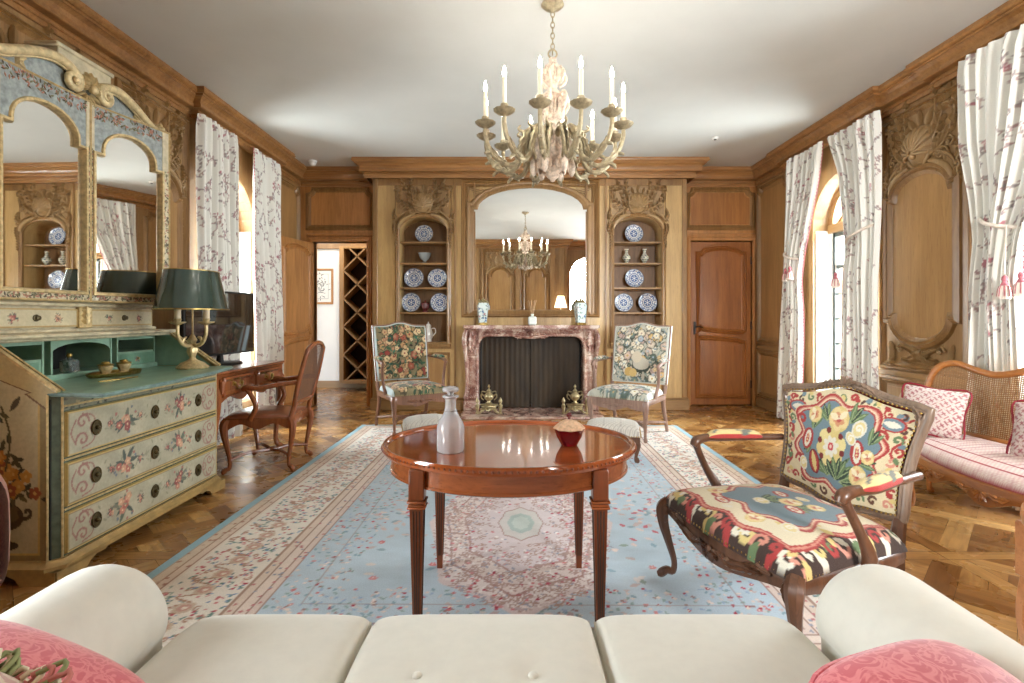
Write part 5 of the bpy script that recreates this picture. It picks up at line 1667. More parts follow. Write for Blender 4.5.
    for x, y, dx, dy in ((-.675, -.235, -.7, -1), (.675, -.235, .7, -1), (-.95, .11, -.5, .6), (.95, .11, .5, .6), (0, .23, 0, 1)):
        m = MB(); cabriole(m, x, y, dx, dy, .385, .024, 1.0, 0); m.build('leg', M_HON, t)
    # pad
    P = Paint(-.66, .66, 300, -.25, .22, 110, (226, 210, 200))
    U, V = P.U, P.V
    P.fill((np.abs(((U * 26) % 1) - .5) < .09) & (V > -.15), (150, 104, 104), .8)
    P.fill((np.abs(((U * 60 + V * 60) % 1) - .5) < .16), (196, 140, 140), .6); P.fill((np.abs(((U * 60 - V * 60) % 1) - .5) < .16), (206, 160, 156), .5)
    for q in (-.150, -.205): P.fill(np.abs(V - q) < .003, (156, 56, 66))
    P.fill(V < -.246, (150, 50, 60))
    cp = cushion_pos(.74, .95, -.215, .20, .382, .055, .02, .195)
    def pp(u, v):
        x, y, z = cp(u / .66, (v + .25) / .235 - 1)
        return (x, min(y, plan(x, .45) - .03), z)
    painted('seat_pad', P, pp, colattr('woven_pad', .9, .15, 300, .3), t, angle=70)
settee()
def lattice_pillow(label, loc, rot):
    o = thing('settee_pillow', label, 'cushion', loc, 0, 'patterned pillows on the settee'); o.rotation_euler = rot
    w, h, th = .32, .30, .12
    for sgn, nm in ((1, 'cover'), (-1, 'cover_back')):
        P = Paint(-w / 2, w / 2, 80, -h / 2, h / 2, 76, (216, 204, 194))
        P.fill(np.abs((((P.U + P.V) * 56) % 1) - .5) < .2, (206, 176, 170)); d1, d2 = (P.U + P.V) * 28, (P.U - P.V) * 28
        P.fill((np.abs((d1 % 1) - .5) < .14) & ((d2 % 2) < 1.1), (150, 76, 86), .9); P.fill((np.abs((d2 % 1) - .5) < .14) & ((d1 % 2) > .9), (166, 92, 98), .85)
        def f(u, v, sgn=sgn):
            a, b = u / (w / 2), v / (h / 2)
            q = max(0, (1 - a * a)) ** .45 * max(0, (1 - b * b)) ** .45
            return (u * (1 - .05 * (1 - b * b)), v * (1 - .05 * (1 - a * a)), sgn * th / 2 * q)
        painted(nm, P, f, M_TAPE, o, angle=80)
    m = MB(); pts = [(w / 2 * x, h / 2 * y, 0) for x, y in [(-1, -1), (0, -.95), (1, -1), (.95, 0), (1, 1), (0, .95), (-1, 1), (-.95, 0)]]
    m.tube(spline(pts, 5, True), .005, 6, closed=True); m.build('cord_trim', plain('crimson_cord', rgb(140, 30, 48), .8), o)
lattice_pillow('maroon lattice pillow in the settee corner nearest the fireplace', (2.56, 3.17, .585), (radians(66), radians(4), radians(-52)))
lattice_pillow('maroon lattice pillow on the settee in front of the tied-back curtain', (2.665, 2.56, .595), (radians(64), radians(-6), radians(-66)))

# desk chair
M_RED = wood('red_walnut', rgb(104, 52, 24), rgb(160, 92, 50), 'Z', .25, .4, 1.1)
M_LEATH = plain('tan_leather', rgb(146, 84, 52), .3, var=.15, nscale=20, bump=.05, coat=.3)
def desk_chair():
    t = thing('desk_chair', 'caned walnut armchair with leather seat drawn up to the writing desk', 'armchair', (-1.885, 4.11, 0), radians(-86))
    def lean(z): return .205 + (z - .40) * .24
    z0, z1 = .50, .945
    def hw(z): s = (z - z0) / (z1 - z0); return .185 + .045 * sin(pi * min(1, s * .8 + .15))
    def topz(x): return z1 - .05 * (abs(x) / .2) ** 2.2 + .012
    cane('backrest', lambda u, v: ((2 * u - 1) * hw(z0 + (z1 - z0) * v), lean(z0) + (lean(topz(0)) - lean(z0)) * v, z0 + (topz((2 * u - 1) * .2) - z0) * v), 18, 18, .42, .45, M_CANED, t)
    m = MB()
    ol = [(hw(z), z) for z in [z0 + (z1 - .05 - z0) * i / 10 for i in range(11)]] + [(.2 - .4 * i / 12, topz(.2 - .4 * i / 12)) for i in range(13)] + [(-hw(z), z) for z in [z1 - .05 - (z1 - .05 - z0) * i / 10 for i in range(11)]]
    m.tube([(x, lean(z), z) for x, z in ol], .018, 8, closed=True, up=(0, 1, 0))
    for sg in (-1, 1): stube(m, [(sg * .185, lean(.52), .52, .018), (sg * .20, lean(.45), .45, .02), (sg * .205, .20, .38, .021)], 8, 4)
    F = lambda s, z, o: (s, lean(z) - .016 - o, z)
    for i in range(5):
        a = radians(90 + (i - 2) * 36); m.leaf([(cos(a) * .035 * q, z1 + sin(a) * .028 * q) for q in (.1, .5, 1)], .01, .01, F, .2, 2)
    m.build('back_frame', M_RED, t, angle=60)
    cp = cushion_pos(.275, .22, -.265, .20, .405, .018, .02, .03)
    m = MB(); m.grid(lambda u, v: cp(2 * u - 1, 2 * v - 1), 30, 26); m.build('seat', M_LEATH, t, angle=70)
    m = MB(); n = 30; vs = []
    def fy(x): return -.245 - .03 * cos(x / .26 * pi / 2)
    for i in range(n + 1):
        x = -.26 + .52 * i / n; zb = .345 - .022 * cos(x / .26 * 2 * pi)
        vs += [(x, fy(x), .41), (x, fy(x) - .014, .40), (x, fy(x) - .012, zb), (x, fy(x) + .02, zb), (x, fy(x) + .02, .41)]
    m._add(vs, [(i * 5 + k, i * 5 + (k + 1) % 5, (i + 1) * 5 + (k + 1) % 5, (i + 1) * 5 + k) for i in range(n) for k in range(5)])
    for sg in (-1, 1):
        vs = []
        for i in range(n + 1):
            s = i / n; x = sg * (.262 - .05 * s); y = -.25 + .45 * s; zb = .345 - .02 * cos((s - .5) * 4 * pi)
            vs += [(x, y, .41), (x + sg * .012, y, .40), (x + sg * .010, y, zb), (x - sg * .02, y, zb), (x - sg * .02, y, .41)]
        m._add(vs, [(i * 5 + k, i * 5 + (k + 1) % 5, (i + 1) * 5 + (k + 1) % 5, (i + 1) * 5 + k) for i in range(n) for k in range(5)])
    m.box(-.21, .21, .185, .21, .34, .41, .004)
    m.build('seat_rail', M_RED, t, angle=50)
    for sg in (-1, 1):
        m = MB(); cabriole(m, sg * .255, -.235, sg * .6, -1, .40, .023, 1.0, 0); m.build('leg', M_RED, t)
        m = MB(); cabriole(m, sg * .205, .20, sg * .4, .9, .40, .021, .9, 0); m.build('leg', M_RED, t)
        m = MB()
        stube(m, [(sg * .215, lean(.67), .67, .016), (sg * .255, .12, .655, .018), (sg * .285, .0, .635, .019), (sg * .282, -.085, .64, .022), (sg * .280, -.115, .622, .017)], 8, 5)
        stube(m, [(sg * .281, -.09, .64, .018), (sg * .288, -.05, .58, .017), (sg * .284, -.02, .50, .018), (sg * .262, -.07, .40, .022)], 8, 5); m.build('arm', M_RED, t, angle=70)
    m = MB()
    for a, b_ in (((-.25, -.22), (.20, .20)), ((.25, -.22), (-.20, .20))):
        stube(m, [(a[0], a[1], .10, .011), (a[0] * .5, a[1] * .6, .125, .012), (0, -.01, .115, .015), (b_[0] * .5, b_[1] * .5, .125, .012), (b_[0], b_[1], .10, .011)], 7, 5)
    m.ball((0, -.01, .12), .026, 8, 6, (1, 1, .7)); m.build('stretcher', M_RED, t)
desk_chair()
# ================================================================== painted bureau-cabinet on the left wall
M_LACQ = colattr('painted_lacquer', .38, .16, 60, .08, coat=.25)
M_GILT = plain('rubbed_gilding', rgb(196, 172, 124), .45, .25, .3, 50)
M_CREAM = plain('aged_cream_paint', rgb(196, 184, 154), .45, var=.28, nscale=18, coat=.15)
M_BLUEG = plain('blue_grey_paint', rgb(146, 154, 152), .45, var=.35, nscale=34, coat=.15)
M_GREEN = plain('verdigris_paint', rgb(138, 170, 148), .34, var=.2, nscale=12, coat=.3)
M_DGREEN = plain('dark_green_paint', rgb(74, 84, 66), .42, var=.35, nscale=30, coat=.2)
M_HOLE = plain('dark_interior', rgb(26, 28, 24), .8)
M_OLDG = plain('old_gilt_foot', rgb(166, 136, 84), .45, .1, .25, 16)
M_AMIR = mirror_mat('antique_mirror', (.90, .89, .85, 1), .015, .02)
def bouquet(P, x, y, r, rnd):
    for i in range(14): P.leaf(x, y, r * rnd.uniform(.8, 1.5), r * .16, rnd.random() * 6.28, rnd.choice([(96, 108, 92), (118, 122, 104), (80, 90, 84)]))
    for i in range(7):
        a = rnd.random() * 6.28; q = r * rnd.uniform(0, .75)
        P.flower(x + cos(a) * q, y + sin(a) * q, r * .34, 5, rnd.choice([(176, 104, 92), (196, 132, 112), (150, 80, 80), (206, 160, 130)]), None, a, (226, 196, 160))
    for i in range(6):
        a = rnd.random() * 6.28; P.disc(x + cos(a) * r * 1.2, y + sin(a) * r * 1.1, r * .12, rnd.choice([(170, 110, 100), (110, 120, 130)]))
def scrolls(P, x, y, h, sg, c=(156, 112, 102)):
    P.spiral(x, y + h * .22, h * .2, 0, 1.1, .0055, c, sg); P.spiral(x, y - h * .22, h * .2, pi, 1.1, .0055, c, -sg)
    P.spiral(x + sg * h * .38, y, h * .17, pi / 2, 1.1, .004, c, sg)
    P.line([(x - sg * h * .2, y + h * .3), (x - sg * h * .34, y), (x - sg * h * .2, y - h * .3)], .004, c)
    P.line([(x, y + h * .42), (x + sg * h * .3, y + h * .34), (x + sg * h * .42, y + h * .1)], .0035, c); P.line([(x, y - h * .42), (x + sg * h * .3, y - h * .34), (x + sg * h * .42, y - h * .1)], .0035, c)
def bureau():
    t = thing('bureau_cabinet', 'painted cream and green bureau cabinet with mirrored doors and open writing flap', 'cabinet', (-2.36, 2.89, 0), radians(90))
    R = random.Random(8)
    FR = lambda yb: (lambda s, z, o: (s, yb - o, z))
    hw, yf, yb = .63, -.375, .385
    # carcass sides (painted), floor and back
    def yfront(z): return yf if z < .83 else yf + (z - .83) / .235 * .33
    for sg in (-1, 1):
        P = Paint(0, .76, 170, 0, .975, 220, (196, 184, 148)); P.mottle(14, .10)
        dd = np.minimum(np.minimum(P.U, .76 - P.U), P.V)
        P.fill(dd < .035, (150, 132, 92)); P.fill((dd > .035) & (dd < .043), (206, 176, 110)); P.fill(dd < .006, (90, 84, 62))
        sl = P.V - (.74 + P.U * .235 / .33); P.fill((sl > -.07), (188, 168, 120)); P.fill((sl > -.08) & (sl < -.07), (120, 90, 60))
        # urn of flowers
        cx = .19
        P.disc(cx, .20, .075, (70, 58, 40), 1, 1.1, .8); P.disc(cx, .215, .06, (110, 92, 56), .8, 1.1, .7); P.line([(cx, .07), (cx, .16)], .02, (70, 58, 40)); P.disc(cx, .075, .05, (64, 52, 36), 1, 1.2, .4)
        for q in (-1, 1): P.spiral(cx + q * .095, .22, .035, 0, .9, .008, (70, 58, 40), q)
        for i in range(90):
            x, y = cx + R.gauss(0, .06), .28 + abs(R.gauss(0, .13)); x = cx + (x - cx) * max(.25, 1 - (y - .28) * 1.6)
            P.leaf(x, y, .05, .010, R.random() * 6.28, R.choice([(74, 70, 44), (96, 90, 56), (60, 58, 40)]))
        for i in range(14): P.flower(cx + R.gauss(0, .045), .30 + abs(R.gauss(0, .07)), .03, 5, R.choice([(186, 124, 50), (200, 144, 70), (150, 80, 50)]), None, R.random(), (214, 170, 100))
        P.flower(cx + .03, .46, .034, 6, (190, 120, 50), (206, 150, 80)); P.line([(cx, .4), (cx - .02, .55), (cx + .02, .68)], .005, (84, 76, 48)); P.leaf(cx - .02, .66, .08, .014, 2.2, (70, 60, 40)); P.leaf(cx + .05, .6, .06, .014, .6, (120, 110, 80))
        def pos(u, v, sg=sg):
            z = .09 + v; y0 = yfront(z) + (.035 if z < .83 else .0)
            return (sg * hw, y0 + (yb - y0) * u / .76, z)
        painted('side_panel', P, pos, M_LACQ, t)
    m = MB(); m.box(-hw + .004, hw - .004, yb - .02, yb, .09, 1.06); m.box(-hw + .004, hw - .004, yf + .03, yb - .02, .09, .12)
    m.box(-hw + .004, hw - .004, yf + .025, yf + .05, .09, .80); m.build('carcass', M_HOLE, t)
    # canted front corners
    m = MB()
    for sg in (-1, 1):
        m._add([(sg * hw, yf + .035, .09), (sg * (hw - .035), yf, .09), (sg * (hw - .035), yf, .83), (sg * hw, yf + .035, .83), (sg * (hw - .06), yf + .03, .09), (sg * (hw - .06), yf + .03, .83)], [(0, 1, 2, 3), (1, 4, 5, 2), (0, 3, 5, 4)])
        m.build('corner_post', M_DGREEN, t); m = MB()
    m = MB()
    for sg in (-1, 1):
        for (x, y) in ((hw, yf + .035), (hw - .035, yf)): m.tube([(sg * x, y, .10), (sg * x, y, .82)], .005, 6)
    for z in (.765, .525, .305, .095): m.tube([(-hw + .04, yf - .002, z), (hw - .04, yf - .002, z)], .005, 6)
    for sg in (-1, 1): m.tube([(sg * (hw - .005), yf - .01, .835), (sg * (hw - .005), yf + .33, 1.07)], .011, 6); m.tube([(sg * (hw - .035), yf - .01, .835), (sg * (hw - .035), yf + .33, 1.07)], .006, 6)
    m.build('gilt_bead', M_GILT, t)
    P = Paint(-.6, .6, 160, 0, .07, 12, (128, 128, 108)); 
    for i in range(70): P.leaf(R.uniform(-.58, .58), R.uniform(.015, .055), .03, .006, R.random() * 6.28, R.choice([(60, 62, 50), (90, 90, 76), (168, 156, 120)]))
    painted('frieze', P, lambda u, v: (u * .99, yf - .001, .745 + v * .9), M_LACQ, t)
    m = MB(); m.box(-hw + .035, hw - .035, yf + .001, yf + .02, .09, .81)
    m.build('rails', M_DGREEN, t)
    # three drawers
    for k, (z0, z1) in enumerate(((.535, .74), (.315, .512), (.108, .292))):
        h = z1 - z0
        P = Paint(-.585, .585, 240, 0, h, 46, (178, 172, 148)); P.mottle(16, .12)
        e = np.minimum(np.minimum(P.U + .585, .585 - P.U), np.minimum(P.V, h - P.V))
        P.fill(e < .009, (196, 168, 104)); P.fill((e > .009) & (e < .013), (140, 118, 84))
        scrolls(P, -.50, h / 2, h * .9, 1); scrolls(P, .50, h / 2, h * .9, -1)
        bouquet(P, -.235, h * .5, .064, R); bouquet(P, .195, h * .5, .060, R); [bouquet(P, q, h * .5, .022, R) for q in (-.33, -.13, .09, .29)]
        for i in range(26): P.leaf(R.uniform(-.4, .4), h * .5 + R.gauss(0, .03), .03, .005, R.random() * 6.28, (150, 148, 124))
        d = painted('drawer', P, lambda u, v, z0=z0: (u, yf - .012 if (abs(u) < .582 and .002 < v < h - .002) else yf + .004, z0 + v), M_LACQ, t, angle=30)
        for x in (-.425, -.02, .375):
            m = MB(); n = 16
            m.prism([(x + .026 * cos(2 * pi * i / n), (z0 + z1) / 2 + .034 * sin(2 * pi * i / n)) for i in range(n)], .005, FR(yf - .012))
            m.tube([(x + .026 * cos(2 * pi * i / n), yf - .017, (z0 + z1) / 2 + .034 * sin(2 * pi * i / n)) for i in range(n)], .004, 5, closed=True)
            m.ball((x, yf - .022, (z0 + z1) / 2), .011, 8, 6)
            m.build('escutcheon', plain('dark_brass', rgb(96, 84, 58), .4, .8, .3, 70), d)
    # base moulding and bracket feet
    m = MB(); m.mould([(-hw, yb), (-hw, yf + .035), (-hw + .035, yf), (hw - .035, yf), (hw, yf + .035), (hw, yb)], [(0, .10), (-.012, .098), (-.018, .085), (-.03, .075), (-.03, .055), (0, .055)], FLAT, closed=False)
    def foot(x0, x1, dirn, yy):
        n = 10
        pts = [(x0, .06), (x1, .06)] + [(x1 + dirn * (-.02 - .13 * i / n) * 1, .06 - .045 * (sin(pi * (i / n) * .5) ** 1.6) + .012 * sin(i / n * 3 * pi)) for i in range(1, n)] + [(x0, 0)]
        return pts
    for sg in (-1, 1):
        F = lambda s, z, o, sg=sg: (sg * s, yf - .03 + o, z)
        m.prism([(hw + .025, .06), (hw - .26, .06), (hw - .24, .045), (hw - .19, .048), (hw - .15, .03), (hw - .13, .004), (hw + .025, 0)], .03, F)
        G = lambda s, z, o, sg=sg: (sg * (hw + .028 - o), s, z)
        m.prism([(yf - .02, .06), (yf + .27, .06), (yf + .25, .045), (yf + .19, .048), (yf + .15, .03), (yf + .13, .0), (yf - .02, 0)], .03, G)
        m.prism([(yb, .06), (yb - .2, .06), (yb - .15, .03), (yb - .12, 0), (yb, 0)], .03, G)
    m.build('plinth', M_OLDG, t)
    # writing flap: green, let down
    m = MB(); fl = [(-.62, -.33), (-.655, -.60), (-.16, -.595), (.30, -.545), (.60, -.48), (.61, -.33)]
    m.prism(fl, .02, lambda x, y, o: (x, y, .812 + o)); m.box(-.60, .60, -.34, .04, .80, .832)
    m.build('writing_flap', M_GREEN, t)
    m = MB(); m.tube([(x, y, .822) for x, y in fl], .0085, 6); m.build('flap_edge', plain('worn_green_edge', rgb(110, 134, 130), .4, var=.3, nscale=30), t)
    # pigeonhole gallery
    m = MB(); z0, z1, gy = .832, 1.035, .03
    m.box(-.585, .585, gy - .02, gy + .25, z0, z0 + .028); m.box(-.585, .585, gy, gy + .3, z1, z1 + .012)
    for x in (-.585, -.25, -.20, .20, .25, .573): m.box(x, x + .012, gy - .004, gy + .28, z0, z1)
    for (a, b) in ((-.585, -.25), (.26, .585)): m.box(a, b, gy, gy + .28, .935, .945); m.box(a, b, gy, gy + .02, .86, .935); m.box(a, b, gy - .002, gy + .02, 1.02, 1.035)
    arch = arch_pts(-.19, .20, .97, .05, 10)
    for p, q in zip(arch[:-1], arch[1:]): m._add([(p[0], gy, p[1]), (q[0], gy, q[1]), (q[0], gy, z1), (p[0], gy, z1)], [(0, 1, 2, 3)])
    for sg in (-1, 1): m._add([(sg * .612, -.34, .835), (sg * .612, .3, .835), (sg * .612, .3, 1.055), (sg * .612, -.03, 1.055)], [(0, 1, 2, 3)])
    m.build('pigeonholes', M_GREEN, t)
    m = MB(); m.box(-.585, .585, gy + .26, gy + .275, z0, 1.05)
    m.build('gallery_back', M_HOLE, t)
    for sg in (-1, 1):
        P = Paint(-.15, .15, 60, 0, .07, 20, (112, 152, 128)); bouquet(P, 0, .035, .02, R)
        dr = painted('pigeonhole_drawer', P, lambda u, v, sg=sg: (sg * .42 + u, gy - .006, .862 + v), M_LACQ, t)
        m = MB(); m.ball((sg * .42, gy - .014, .897), .008, 8, 6); m.build('knob', M_GILT, dr)
    # top of the desk
    m = MB(); m.box(-hw - .012, hw + .012, -.085, yb, 1.055, 1.078, .008); m.box(-hw - .002, hw + .002, -.055, yb, 1.04, 1.056, .005); m.build('desk_top', M_CREAM, t)
    # ---- upper cabinet
    cw, cy0 = .565, .02
    m = MB(); m.box(-cw, cw, cy0 + .012, yb, 1.078, 2.36); m.build('cabinet_carcass', M_CREAM, t)
    m = MB(); m.box(-cw - .012, cw + .012, cy0 - .012, yb, 1.078, 1.098, .006); m.box(-cw - .012, cw + .012, cy0 - .016, yb, 1.215, 1.238, .007); m.build('cabinet_moulding', M_CREAM, t)
    for (a, b) in ((-cw + .02, -.045), (.045, cw - .02)):
        P = Paint(a, b, 90, 0, .095, 20, (206, 194, 160)); P.mottle(20, .07)
        e = np.minimum(np.minimum(P.U - a, b - P.U), np.minimum(P.V, .095 - P.V)); P.fill(e < .007, (190, 160, 104))
        bouquet(P, a + .13, .045, .024, R); bouquet(P, b - .12, .045, .022, R)
        dr = painted('small_drawer', P, lambda u, v: (u, cy0 - .004, 1.108 + v), M_LACQ, t)
        m = MB(); x = (a + b) / 2; m.lathe([(.018, 0), (.018, .004), (.008, .008), (.012, .018), (.0, .022)], 14, (0, 0, 0)); m.v = [(x + p[0], cy0 - .004 - p[2], 1.155 + p[1]) for p in m.v]; m.build('knob', plain('dark_knob', rgb(90, 78, 54), .4, .7), dr)
    m = MB(); m.box(-.045, .045, cy0 - .014, cy0 + .01, 1.10, 1.215, .004)
    for i in range(3): m.leaf([(0, 1.12 + i * .03), (0, 1.14 + i * .03), (0, 1.16 + i * .03)], .028, .014, FR(cy0 - .014), .3, 2)
    m.build('carved_block', M_GILT, t)
    # mirrored doors
    def door(x0, x1, hinge, ang):
        e = bpy.data.objects.new('mirrored_door', None); COL.objects.link(e); e.parent = t
        e.location = (hinge, cy0, 0); e.rotation_euler = (0, 0, ang)
        a, b = x0 - hinge, x1 - hinge
        m = MB(); F = lambda s, z, o: (s, -o, z)
        g0, g1, zb, zs, rise = a + (.058 if x0 < 0 else .036), b - (.036 if x0 < 0 else .058), 1.292, 2.085, .125
        for (s0, s1, q0, q1) in ((a, g0, 1.24, 2.36), (g1, b, 1.24, 2.36), (g0, g1, 1.24, zb)): wbox(m, F, s0, s1, q0, q1, 0, .026, .003)
        m2 = MB()
        ap = [(g0, zs), (g0 + .05, zs)] + [((g0 + g1) / 2 - (g1 - g0 - .1) / 2 * cos(pi * i / 14), zs + .03 + rise * sin(pi * i / 14)) for i in range(15)] + [(g1 - .05, zs), (g1, zs)]
        for p, q in zip(ap[:-1], ap[1:]):
            m2._add([F(p[0], p[1], .024), F(q[0], q[1], .024), F(q[0], 2.36, .024), F(p[0], 2.36, .024), F(p[0], p[1], 0), F(q[0], q[1], 0)], [(0, 1, 2, 3), (0, 1, 5, 4)])
        mf = m
        m2.build('door_head', M_BLUEG, e)
        m = MB(); ol = [(g0, zb)] + ap + [(g1, zb)]
        m.mould(ol, [(-.012, .024), (-.008, .034), (.004, .034), (.010, .02), (.010, 0)], F)
        m.mould(rect(a + .006, b - .006, 1.245, 2.355), [(-.004, .026), (0, .033), (.008, .026)], F)
        m.build('gilt_edge', M_GILT, e, angle=30)
        m = MB(); m.prism(ol, .004, lambda s, z, o: F(s, z, .004 + o)); m.build('mirror_glass', M_AMIR, e)
        P = Paint(0, 1, 8, 0, 1, 8, (0, 0, 0))
        m = mf; rr = random.Random(int(hinge * 100) + 5)
        for (s0, s1, q0, q1, n) in ((a + .012, g0 - .012, 1.26, 2.1, 70), (g1 + .012, b - .012, 1.26, 2.1, 70), (g0, g1, 1.252, 1.282, 50), (g0, g1, 2.28, 2.345, 70)):
            for i in range(int(n * 1.8)):
                m.cur = 1 + rr.randrange(3); x, z = rr.uniform(s0, s1), rr.uniform(q0, q1); an = rr.random() * 6.28
                m.leaf([(x + cos(an) * .011 * k, z + sin(an) * .011 * k) for k in (-1, 0, 1)], .0045, .0012, lambda s, z, o: F(s, z, .0262 + o), 0, 1)
        m.build('door_frame', [M_CREAM, plain('sprig_dark', rgb(84, 74, 56), .5), plain('sprig_rose', rgb(170, 116, 96), .5), plain('sprig_olive', rgb(120, 116, 84), .5)], e)
    door(-cw + .01, .002, -cw + .01, radians(-1.8))
    door(.006, .525, .006, radians(-14))
    # crest: swan-neck scrolls, shell, cap
    top = spline([(-.61, 2.425), (-.575, 2.398), (-.50, 2.395), (-.42, 2.43), (-.32, 2.475), (-.22, 2.502), (-.15, 2.496), (-.112, 2.482)], 6)
    m = MB(); F = FR(cy0 - .01)
    ol = [(-.575, 2.34)] + [(.575, 2.34)] + [(-x, z) for x, z in top] + [(0, 2.43)] + top[::-1]
    m.prism(ol, .03, lambda s, z, o: (s, cy0 + .02 - o, z)); m.build('crest_panel', M_BLUEG, t)
    m = MB()
    for sg in (-1, 1):
        pts = [(sg * x, z) for x, z in top] + [(sg * (-.112 + .054 * (1 - .72 * q / 20) * cos(radians(90 - 27 * q))), 2.428 + .054 * (1 - .72 * q / 20) * sin(radians(90 - 27 * q))) for q in range(1, 21)]
        n0 = len(top); m.tube([F(x, z, .022 + (.012 * (i - n0) / 20 if i > n0 else 0)) for i, (x, z) in enumerate(pts)], [.014 + .011 * min(1, i / 14) if i < n0 else .023 * (1 - .55 * (i - n0) / 20) for i in range(len(pts))], 9)
        m.ball(F(sg * .112, 2.428, .04), .017, 10, 7)
        m.tube([F(sg * x, z - .028, .016) for x, z in top], .007, 6)
        m.leaf(spline([(sg * .56, 2.40), (sg * .60, 2.43), (sg * .61, 2.47)], 4), .02, .02, F, .3, 3)
        m.leaf(spline([(sg * .36, 2.42), (sg * .40, 2.39), (sg * .36, 2.36)], 4), .018, .02, F, .3, 3)
    for i in range(9):
        a = radians(90 + (i - 4) * 26); m.leaf([(cos(a) * .075 * q, 2.43 + sin(a) * .085 * q) for q in (.1, .5, 1)], .016, .034, lambda s, z, o: F(s, z, o + .02), 0, 1)
    m.ball(F(0, 2.42, .045), .024, 10, 7)
    for i in range(5):
        a = radians(-90 + (i - 2) * 30); m.leaf([(cos(a) * .12 * q, 2.41 + sin(a) * .12 * q) for q in (.15, .5, 1)], .016, .026, lambda s, z, o: F(s, z, o + .005), .3, 3)
    m.build('crest_carving', plain('crest_gilding', rgb(212, 192, 148), .42, .25, .25, 40), t, angle=60)
    m = MB(); m.box(-.19, .20, cy0 - .02, cy0 + .16, 2.575, 2.60, .006); m.box(-.175, .185, cy0 - .01, cy0 + .15, 2.50, 2.58, .004); m.build('crest_cap', M_CREAM, t)
bureau()

# ---------------------------------------------------------------- things on the writing flap
FZ = .8325
tr = thing('inkstand_tray', 'oval gilt tray on the open green writing flap', 'tray', (-2.235, 2.93, FZ))
m = MB()
m.lathe([(0, .006), (.9, .006), (.95, .012), (1.0, .022), (1.02, .020), (.97, .006), (.9, 0), (0, 0)], 48, sx=.085, sy=.175, fn=lambda a, z: 1 + .03 * cos(10 * a)); m.build('dish', M_BRASS, tr, angle=50)
m = MB()
for an in (45, 135, 225, 315): m.ball((.06 * cos(radians(an)), .12 * sin(radians(an)), .004), .006, 6, 5)
m.build('foot', M_BRASS, tr)
def pot(label, y):
    p = thing('inkwell', label, 'inkwell', (-2.235, y, FZ + .007), 0, 'gilt inkwells on the tray')
    m = MB(); m.lathe([(0, 0), (.022, 0), (.025, .006), (.020, .012), (.028, .028), (.034, .042), (.034, .05), (.028, .055)], 20, fn=lambda a, z: 1 + .04 * cos(8 * a)); m.build('pot', M_GILT, p)
    m = MB(); m.lathe([(.037, .055), (.038, .06), (.02, .066), (.018, .074), (.006, .078), (0, .078)], 20); m.build('lid', M_BRASS, p)
pot('gilt inkwell on the tray, the one beside the square glass bottle', 2.86); pot('gilt inkwell on the tray, the one beside the shaded lamp', 2.995)
gb = thing('glass_bottle', 'square glass bottle with gilt stopper in the bureau pigeonhole', 'bottle', (-2.375, 2.79, FZ + .0285))
m = MB(); m.box(-.034, .034, -.034, .034, 0, .07, .010); m.box(-.014, .014, -.014, .014, .068, .08, .004); m.build('body', glassy('clear_glass', rgb(214, 226, 226), .05, .85), gb)
m = MB(); m.ball((0, 0, .092), .014, 10, 7); m.build('stopper', M_BRASS, gb)
lo = thing('letter_opener', 'flat gilt letter opener lying on the green flap before the tray', 'letter opener', (-2.06, 2.72, FZ + .001), radians(82))
m = MB(); m.prism([(-.11, -.004), (-.02, -.012), (.03, -.016), (.05, -.006), (.11, -.012), (.12, 0), (.11, .012), (.05, .006), (.03, .016), (-.02, .012), (-.11, .004)], .004, lambda x, y, o: (x, y, o)); m.build('blade', M_BRASS, lo)

